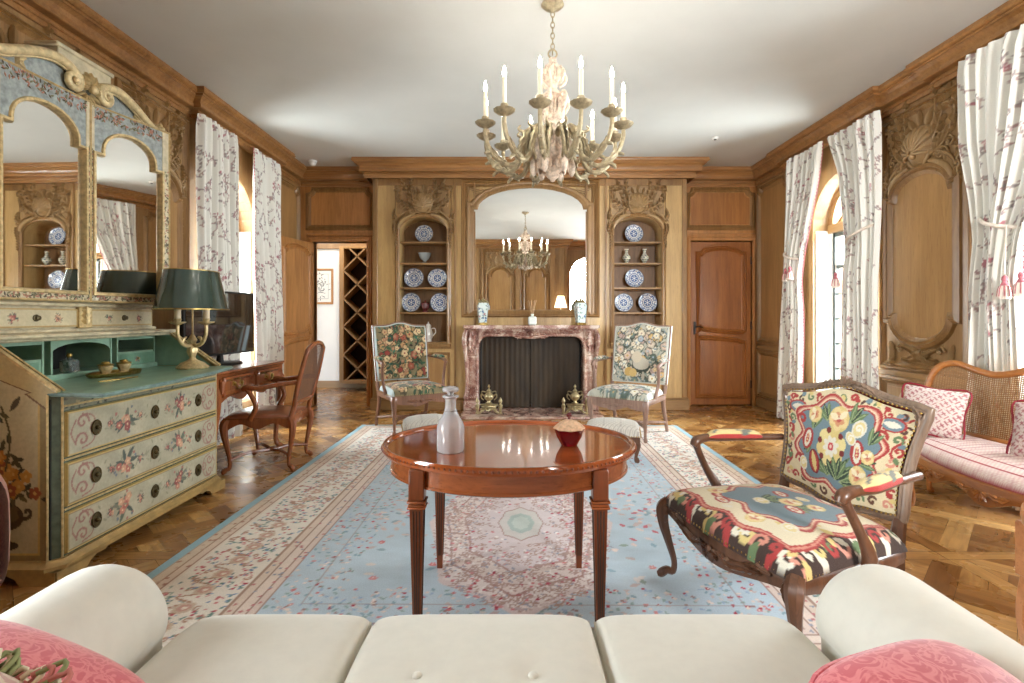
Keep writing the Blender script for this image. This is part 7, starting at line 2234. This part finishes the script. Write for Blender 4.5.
# ================================================================== things in the niches
def plate_mesh(R_, seed):
    R = random.Random(seed)
    n, k = 64, 26; mb = MB(); prof = [(R_ * i / k, .0 + .018 * max(0, (i / k - .62) / .38) ** 1.2) for i in range(k + 1)]
    vs, cols = [], []
    BL, LB, WH, DK = L3(58, 84, 140), L3(132, 156, 190), L3(226, 228, 226), L3(40, 52, 90); RD = L3(150, 110, 100)
    for (r, z) in prof:
        for i in range(n):
            a = 2 * pi * i / n; q = r / R_
            vs.append((r * cos(a), -z, r * sin(a)))
            c = WH
            if q < .16: c = LB if q > .08 else WH
            elif q < .30: c = BL if cos(6 * a) > -.2 else WH
            elif q < .42: c = LB if cos(12 * a + 8 * q) > 0 else BL
            elif q < .50: c = WH
            elif q < .56: c = BL
            elif q < .66: c = WH if cos(16 * a) > -.3 else LB
            elif q < .90: c = (RD if seed % 2 and cos(5 * a) > .85 else BL) if cos(10 * a + 3 * sin(20 * q)) > .25 else (LB if cos(20 * a) > .3 else WH)
            elif q < .955: c = WH
            else: c = DK * .6 + LB * .4
            cols.append(c)
    fs = [(j * n + i, j * n + (i + 1) % n, (j + 1) * n + (i + 1) % n, (j + 1) * n + i) for j in range(k) for i in range(n)]
    mb._add(vs, fs); b = len(mb.v)
    mb._add([(r * cos(2 * pi * i / n), -z + .006, r * sin(2 * pi * i / n)) for (r, z) in ((R_, .018), (R_ * .6, 0), (.001, 0)) for i in range(n)], [(j * n + i, j * n + (i + 1) % n, (j + 1) * n + (i + 1) % n, (j + 1) * n + i) for j in range(2) for i in range(n)])
    cols += [WH] * (3 * n)
    return mb, np.array(cols)
M_DELFT = colattr('delft_glaze', .14, .05, 90, 0, coat=.7)
def plate(label, x, zs, R_=.118, seed=1, y=6.66):
    t = thing('plate', label, 'plate', (x, y, zs + .001), 0, 'blue and white plates in the niches')
    mb, c = plate_mesh(R_, seed); o = mb.build('dish', M_DELFT, t, col=c, angle=60); o.location = (0, 0, R_ + .004); o.rotation_euler = (radians(-10), 0, seed * .7)
    o.rotation_euler = (radians(-10), 0, 0)
    m = MB()
    for sx in (-1, 1): m.tube([(sx * .04, -.05, .012), (sx * .04, -.03, .004), (sx * .04, .03, .004), (sx * .03, .05, R_ * 1.2)], .004, 5)
    m.tube([(-.04, .03, .004), (.04, .03, .004)], .004, 5); m.build('stand', M_DARKT, t)
plate('blue and white plate alone on the top shelf of the niche nearer the doorway', -1.125, 2.105, .115, 1)
plate('blue and white plate on the doorway-side middle shelf, beside the outer pilaster', -1.255, 1.53, .125, 2)
plate('blue and white plate on the doorway-side middle shelf, nearer the mirror', -.955, 1.53, .122, 3)
plate('blue and white plate beside the red pot, nearer the doorway', -1.29, 1.22, .122, 4)
plate('blue and white plate beside the red pot, nearer the mirror', -.925, 1.22, .12, 5)
plate('blue and white plate alone on the top shelf of the niche nearer the cherry door', 1.56, 2.105, .118, 6)
plate('blue and white plate alone on the shelf below the two little vases', 1.565, 1.53, .12, 7)
plate('blue and white plate above the wooden box, nearer the mirror', 1.43, 1.22, .118, 8)
plate('blue and white plate above the wooden box, nearer the cherry door', 1.735, 1.22, .12, 9)
bw = thing('glass_bowl', 'cut glass footed bowl on the second shelf of the niche by the doorway', 'bowl', (-1.115, 6.64, 1.841))
m = MB(); m.lathe([(0, 0), (.045, 0), (.045, .008), (.018, .02), (.022, .035), (.055, .06), (.072, .10), (.080, .135), (.074, .135), (.05, .07), (0, .045)], 32, fn=lambda a, z: 1 + .04 * abs(cos(8 * a))); m.build('vessel', glassy('grey_crystal', rgb(206, 214, 216), .12, .5), bw)
rp = thing('red_pot', 'dark red lidded pot between two plates in the niche by the doorway', 'pot', (-1.105, 6.63, 1.221))
m = MB(); m.lathe([(0, 0), (.04, 0), (.04, .012), (.026, .025), (.052, .05), (.056, .09), (.052, .105)], 24); m.build('body', plain('oxblood_glaze', rgb(96, 34, 34), .25, coat=.4), rp)
m = MB(); m.lathe([(.058, .104), (.056, .115), (.032, .13), (.012, .135), (.014, .15), (0, .155)], 24); m.build('lid', plain('oxblood_lid', rgb(110, 44, 40), .25, coat=.4), rp)
cp_ = thing('coffee_pot', 'white porcelain coffee pot on the bottom shelf behind the tapestry chair', 'coffee pot', (-1.065, 6.62, .846))
MPW = plain('white_porcelain', rgb(232, 230, 224), .18, var=.03, coat=.5)
m = MB(); m.lathe([(0, 0), (.045, 0), (.048, .01), (.038, .02), (.058, .06), (.062, .10), (.048, .15), (.034, .18), (.036, .195)], 24); m.build('body', MPW, cp_)
m = MB(); stube(m, [(-.05, 0, .08, .014), (-.085, 0, .11, .011), (-.10, 0, .16, .008), (-.115, 0, .185, .008)], 8, 5); m.build('spout', MPW, cp_)
m = MB(); stube(m, [(.04, 0, .165, .006), (.08, 0, .17, .006), (.092, 0, .12, .006), (.055, 0, .07, .006)], 7, 6); m.build('handle', MPW, cp_)
m = MB(); m.lathe([(.038, .194), (.034, .21), (.016, .228), (.006, .236), (.010, .248), (0, .256)], 20); m.build('lid', MPW, cp_)
def nvase(label, x):
    t = thing('small_vase', label, 'vase', (x, 6.63, 1.841), 0, 'pair of little delft vases')
    R = random.Random(int(x * 100)); n, k = 28, 30
    prof = spline([(.030, 0), (.026, .02), (.050, .06), (.052, .085), (.028, .115), (.018, .14), (.020, .165), (.032, .185)], 5)
    mb = MB(); cols = []; vs = []
    for (r, z) in prof:
        for i in range(n):
            a = 2 * pi * i / n; vs.append((r * cos(a), r * sin(a), z)); q = cos(4 * a + z * 60) * cos(z * 110 + 1)
            cols.append(L3(90, 110, 110) if q > .45 else (L3(150, 160, 120) if q < -.5 else L3(222, 214, 200)))
    mb._add(vs, [(j * n + i, j * n + (i + 1) % n, (j + 1) * n + (i + 1) % n, (j + 1) * n + i) for j in range(len(prof) - 1) for i in range(n)]); mb.build('body', M_DELFT, t, col=np.array(cols), angle=60)
    m = MB(); m.lathe([(0, -.0), (.032, 0), (.032, .006), (0, .006)], 20); m.build('foot', M_DELFT, t)
nvase('small flared delft vase on the second shelf, the one nearer the mirror', 1.46); nvase('small flared delft vase on the second shelf, the one nearer the cherry door', 1.69)
bx = thing('wooden_box', 'reddish wooden casket on the bottom shelf behind the cream tapestry chair', 'box', (1.50, 6.64, .846))
m = MB(); m.box(-.15, .15, -.08, .08, 0, .15, .006); m.build('case', M_DOOR, bx)
m = MB(); m.box(-.157, .157, -.087, .087, .151, .20, .014); m.build('lid', M_DOOR, bx)
m = MB(); m.box(-.012, .012, -.092, -.08, .12, .165, .002); m.build('hasp', M_BRASS, bx)
cv = thing('spill_vase', 'slim blue and white cylinder vase standing in front of the wooden casket', 'vase', (1.62, 6.51, .846))
m = MB(); m.lathe([(0, 0), (.030, 0), (.028, .06), (.03, .19), (.034, .20), (.028, .20), (.026, .1), (0, .05)], 20); m.build('body', MPW, cv)
m = MB()
for z in (.05, .10, .15): m.lathe([(.0295, z), (.0305, z + .008), (.0295, z + .016)], 20, caps=False)
m.build('blue_bands', plain('cobalt', rgb(70, 96, 150), .2), cv)
# ================================================================== remaining furniture
def side_table():
    t = thing('side_table', 'oval walnut tray-top side table with marble inset at the sofa arm', 'side table', (1.70, 1.36, 0))
    a, b, z, n = .30, .22, .60, 48
    M = wood('apricot_walnut', rgb(150, 88, 48), rgb(204, 142, 92), 'X', .3, .3, .9)
    def ov(k, zz): return [((a - .25 + .25 * k if False else a * k) * cos(2 * pi * i / n), b * k * sin(2 * pi * i / n), zz) for i in range(n)]
    def loft(rings, mat, nm):
        m = MB(); vs = []
        for k, zz in rings: vs += ov(k, zz)
        m._add(vs, [(r * n + i, r * n + (i + 1) % n, (r + 1) * n + (i + 1) % n, (r + 1) * n + i) for r in range(len(rings) - 1) for i in range(n)]); return m.build(nm, mat, t, angle=45)
    loft([(.90, z - .012), (.90, z + .014), (.94, z + .022), (1.0, z + .018), (1.01, z), (1.0, z - .022), (.96, z - .034), (.95, z - .05), (.93, z - .13), (.90, z - .155), (.86, z - .155), (.86, z - .03)], M, 'rim')
    k = NT('white_marble'); nn = k.noise(k.coord('Object'), 4, 7, .6, 2); k.l(k.ramp(nn, [(.35, rgb(200, 196, 190)), (.55, rgb(236, 232, 226)), (.8, rgb(240, 238, 234))]), k.b.inputs['Base Color']); setb(k.b, .2, coat=.3)
    loft([(.001, z), (.9, z), (.9, z - .02), (.001, z - .02)], k.m, 'marble_top')
    for sx in (-1, 1):
        for sy in (-1, 1):
            m = MB(); x, y = sx * .205, sy * .13
            m.box(x - .03, x + .03, y - .03, y + .03, z - .19, z - .03, .006)
            stube(m, [(x, y, z - .18, .028), (x + sx * .012, y + sy * .008, z - .30, .024), (x + sx * .0, y, z - .45, .019), (x + sx * .02, y + sy * .012, .03, .016), (x + sx * .035, y + sy * .02, 0, .02)], 8, 5, sq=True); m.build('leg', M, t)
side_table()

def tub_chair():
    t = thing('tub_chair', 'rose upholstered tub chair, only its rounded arm showing before the bureau', 'armchair', (-2.085, 1.60, 0), radians(62))
    M = damask('dusty_rose', rgb(160, 96, 80), rgb(184, 120, 100), 20)
    m = MB()
    def shell(u, v):
        a = radians(-115) + radians(410 - 180) * u * 1.0
        an = radians(-25) + radians(230) * u
        w = 2 * pi * v
        h = .60 + .12 * sin(pi * u) ** 2
        r = .34 + .05 * cos(w)
        z = .20 + (h - .20) * (.5 + .5 * sin(w) * (abs(sin(w)) ** -.5 if abs(sin(w)) > 1e-4 else 0))
        return (r * cos(an), r * sin(an), z)
    m.grid(shell, 40, 20, cv=True); m.build('back', M, t, angle=80)
    cpz = cushion_pos(.29, .27, -.33, .24, .30, .13, .03, .02)
    m = MB(); m.grid(lambda u, v: cpz(2 * u - 1, 2 * v - 1), 24, 24); m.build('seat', M, t, angle=80)
    m = MB(); m.lathe([(0, .17), (.33, .17), (.34, .2), (.33, .31), (0, .31)], 32); m.build('base', M, t)
    for sx in (-1, 1):
        for sy in (-1, 1): m = MB(); m.lathe([(0, 0), (.014, 0), (.024, .17), (0, .17)], 10, (sx * .22, sy * .22, 0)); m.build('leg', M_DARKT, t)
tub_chair()

# console and lamp behind the sofa, seen in the looking glass
def rear_console():
    t = thing('console_table', 'small walnut console against the rear panelling, glimpsed in the mirror', 'table', (1.18, -.30, 0))
    m = MB(); m.box(-.25, .25, -.18, .18, .74, .77, .006); m.build('tabletop', M_RED, t)
    m = MB(); m.box(-.23, .23, -.16, .16, .66, .74, .004); m.build('apron', M_RED, t)
    for sx in (-1, 1):
        for sy in (-1, 1): m = MB(); m.box(sx * .21 - .018, sx * .21 + .018, sy * .14 - .018, sy * .14 + .018, 0, .66, .004); m.build('leg', M_RED, t)
rear_console()
def rear_lamp():
    t = thing('table_lamp', 'lit lamp with pleated cream shade, glimpsed in the overmantel mirror', 'lamp', (1.24, -.28, .771))
    m = MB(); m.lathe([(0, 0), (.07, 0), (.075, .02), (.03, .05), (.06, .14), (.075, .24), (.05, .34), (.02, .40), (.012, .44), (.012, .56), (0, .56)], 24); m.build('base', MPW, t)
    k = NT('lit_shade'); k.b.inputs['Base Color'].default_value = rgb(240, 222, 186); k.b.inputs['Emission Color'].default_value = (1, .78, .5, 1); k.b.inputs['Emission Strength'].default_value = 1.6; setb(k.b, .9)
    m = MB(); m.lathe([(.165, .56), (.16, .565), (.085, .86), (.082, .86), (.16, .56)], 48, fn=lambda a, z: 1 + .015 * cos(24 * a), caps=False); m.build('lamp_shade', k.m, t, angle=80)
rear_lamp()

# pantry beyond the doorway: wine rack and framed print
def wine_rack():
    t = thing('wine_rack', 'tall built-in diamond lattice wine rack seen through the open doorway', 'wine rack', (-2.20, 8.46, 0))
    m = MB(); w, z0, z1, d = .44, .13, 2.27, .34
    m.box(-w - .06, -w + .01, -d, .03, z0, z1, .004); m.box(w - .01, w + .06, -d, .03, z0, z1, .004); m.box(-w, w, -d, .03, z0 - .01, z0 + .05, .004); m.box(-w, w, -d, .03, z1 - .04, z1, .004); m.build('frame', M_PANEL, t)
    m = MB(); m.box(-w, w, .0, .03, z0, z1); m.build('back', plain('dark_maroon', rgb(40, 18, 16), .7), t)
    m = MB(); S = .44
    for k in range(-3, 8):
        for sg in (-1, 1):
            # diagonals clipped to the frame
            zc = z0 + k * S; p = []
            a = (-w * sg, zc); b = (w * sg, zc + 2 * w)
            t0 = max(0, (z0 + .04 - a[1]) / (2 * w)); t1 = min(1, (z1 - .04 - a[1]) / (2 * w))
            if t1 - t0 < .03: continue
            P0 = (a[0] + (b[0] - a[0]) * t0, a[1] + 2 * w * t0); P1 = (a[0] + (b[0] - a[0]) * t1, a[1] + 2 * w * t1)
            dx, dz = P1[0] - P0[0], P1[1] - P0[1]; L = hypot(dx, dz); nx, nz = -dz / L * .011, dx / L * .011
            m.prism([(P0[0] + nx, P0[1] + nz), (P1[0] + nx, P1[1] + nz), (P1[0] - nx, P1[1] - nz), (P0[0] - nx, P0[1] - nz)], d - .03, lambda s, z, o: (s, -d + .005 + o, z))
    m.build('lattice', M_OAK, t)
wine_rack()
def bottle(label, x, z):
    t = thing('wine_bottle', label, 'bottle', (-2.20 + x, 8.42, z), 0, 'bottles in the wine rack')
    m = MB(); m.lathe([(0, 0), (.036, 0), (.037, .02), (.037, .17), (.014, .22), (.0135, .275), (0, .275)], 16); m.v = [(p[0], -p[2], p[1]) for p in m.v]; m.build('glass', plain('bottle_green', rgb(24, 34, 22), .15, coat=.5), t)
    m = MB(); m.lathe([(0, .272), (.016, .272), (.016, .30), (0, .302)], 14); m.v = [(p[0], -p[2], p[1]) for p in m.v]; m.build('capsule', plain('foil', rgb(150, 120, 80), .35, .5), t)
for i, (x, z) in enumerate(((0, .642), (.22, .862), (0, 1.082))): bottle(('wine bottle in the lowest filled diamond of the rack', 'wine bottle in the side diamond of the rack by the door jamb', 'wine bottle in the upper filled diamond of the rack')[i], x, z)
pf = thing('framed_print', 'framed black and white print on the pantry wall beyond the doorway', 'picture', (-3.12, 8.498, 1.66))
m = MB(); m.mould(rect(-.20, .20, -.29, .29), [(0, 0), (0, .02), (.012, .026), (.028, .018), (.034, .01)], lambda s, z, o: (s, -o, z)); m.build('frame', M_RECESS, pf)
P = Paint(-.17, .17, 60, -.26, .26, 80, (226, 220, 206)); R0 = random.Random(2)
for i in range(60): P.leaf(R0.gauss(0, .05), R0.gauss(0, .09), .04, .006, R0.random() * 6.28, R0.choice([(120, 116, 110), (160, 156, 148), (90, 88, 84)]))
P.fill((np.abs(np.abs(P.U) - .12) < .003) & (np.abs(P.V) < .2) | (np.abs(np.abs(P.V) - .2) < .003) & (np.abs(P.U) < .12), (150, 146, 138))
painted('print', P, lambda u, v: (u, -.006, v), colattr('paper', .7, .03, 60, 0), pf)
md = thing('motion_sensor', 'small white motion sensor where the left cornice meets the ceiling', 'sensor', (-2.46, 6.42, ZC - .001))
m = MB(); m.lathe([(0, 0), (.05, 0), (.052, -.012), (.045, -.022), (.036, -.05), (.018, -.064), (0, -.066)], 20); m.build('housing', M_WHITEP, md)
m = MB(); m.lathe([(.046, -.0225), (.048, -.026), (.044, -.03)], 20, caps=False); m.build('ring', plain('sensor_ring', rgb(200, 196, 190), .4), md)
# curtain at the alcove opening, reflected in the mirror
P = None
curtain('pale striped curtain in the arched alcove, glimpsed in the mirror', 2.60, [(2.6, -2.36, -1.7), (1.2, -2.36, -1.72), (.03, -2.36, -1.74)], 2.6, 12, 6, 1, None, False, .03)

sd = thing('smoke_detector', 'small round white detector on the ceiling before the cherry door', 'detector', (2.18, 5.58, ZC - .001))
m = MB(); m.lathe([(0, 0), (.035, 0), (.036, -.01), (.028, -.022), (0, -.024)], 20); m.build('housing', M_WHITEP, sd)
m = MB(); m.lathe([(.016, -.0235), (.014, -.03), (0, -.031)], 14); m.build('sensor_dome', M_IRON, sd)
# ================================================================== camera, light, colour management
cam = bpy.data.cameras.new('camera'); co = bpy.data.objects.new('camera', cam); COL.objects.link(co)
co.location = (0, 0, 1.16); co.rotation_euler = (pi / 2, 0, 0)
cam.sensor_width = 36; cam.lens = 520 / 1024 * 36; cam.shift_y = -24.5 / 1024; cam.clip_start = .02
SC.camera = co

wd = bpy.data.worlds.new('sky'); SC.world = wd; wd.use_nodes = True
nt = wd.node_tree; bg = nt.nodes['Background']
sk = nt.nodes.new('ShaderNodeTexSky'); sk.sky_type = 'NISHITA'; sk.sun_disc = False; sk.sun_elevation = radians(40)
nt.links.new(sk.outputs[0], bg.inputs[0]); bg.inputs[1].default_value = .35

def area(name, loc, rot, sx, sy, e, col=(1, 1, 1)):
    l = bpy.data.lights.new(name, 'AREA'); l.shape = 'RECTANGLE'; l.size = sx; l.size_y = sy; l.energy = e; l.color = col
    o = bpy.data.objects.new(name, l); COL.objects.link(o); o.location = loc; o.rotation_euler = rot
    return o
DAY = (.90, .96, 1.0)
area('daylight', (XL - .62, 5.10, 1.55), (0, -radians(88), 0), 2.3, 1.0, 200, DAY)
area('daylight', (XR + .62, 5.05, 1.55), (0, radians(88), 0), 2.3, 1.0, 200, DAY)
area('daylight', (XR + .62, 2.55, 1.55), (0, radians(88), 0), 2.3, 1.0, 165, DAY)
area('daylight', (XL - .62, .75, 1.55), (0, -radians(88), 0), 2.3, 1.0, 190, DAY)  # brightens the foreground through the added, unseen window
area('alcove_fill', (2.1, -2.2, 1.9), (radians(82), 0, radians(12)), 1.0, 1.7, 160, (.95, .98, 1.0))  # added frontal fill for the back wall, shining out of the alcove
area('pantry_light', (-2.6, 7.6, 2.85), (0, 0, 0), 1.0, .8, 14, (1, .97, .93))

SC.view_settings.view_transform = 'Standard'; SC.view_settings.look = 'None'
SC.view_settings.gamma = 1.0; SC.view_settings.use_curve_mapping = False
SC.view_settings.exposure = 1.06
cy = SC.cycles
cy.max_bounces = 10; cy.diffuse_bounces = 6; cy.glossy_bounces = 5; cy.transparent_max_bounces = 12; cy.transmission_bounces = 8
cy.sample_clamp_indirect = 6.0; cy.caustics_reflective = False; cy.caustics_refractive = False
cy.use_denoising = True
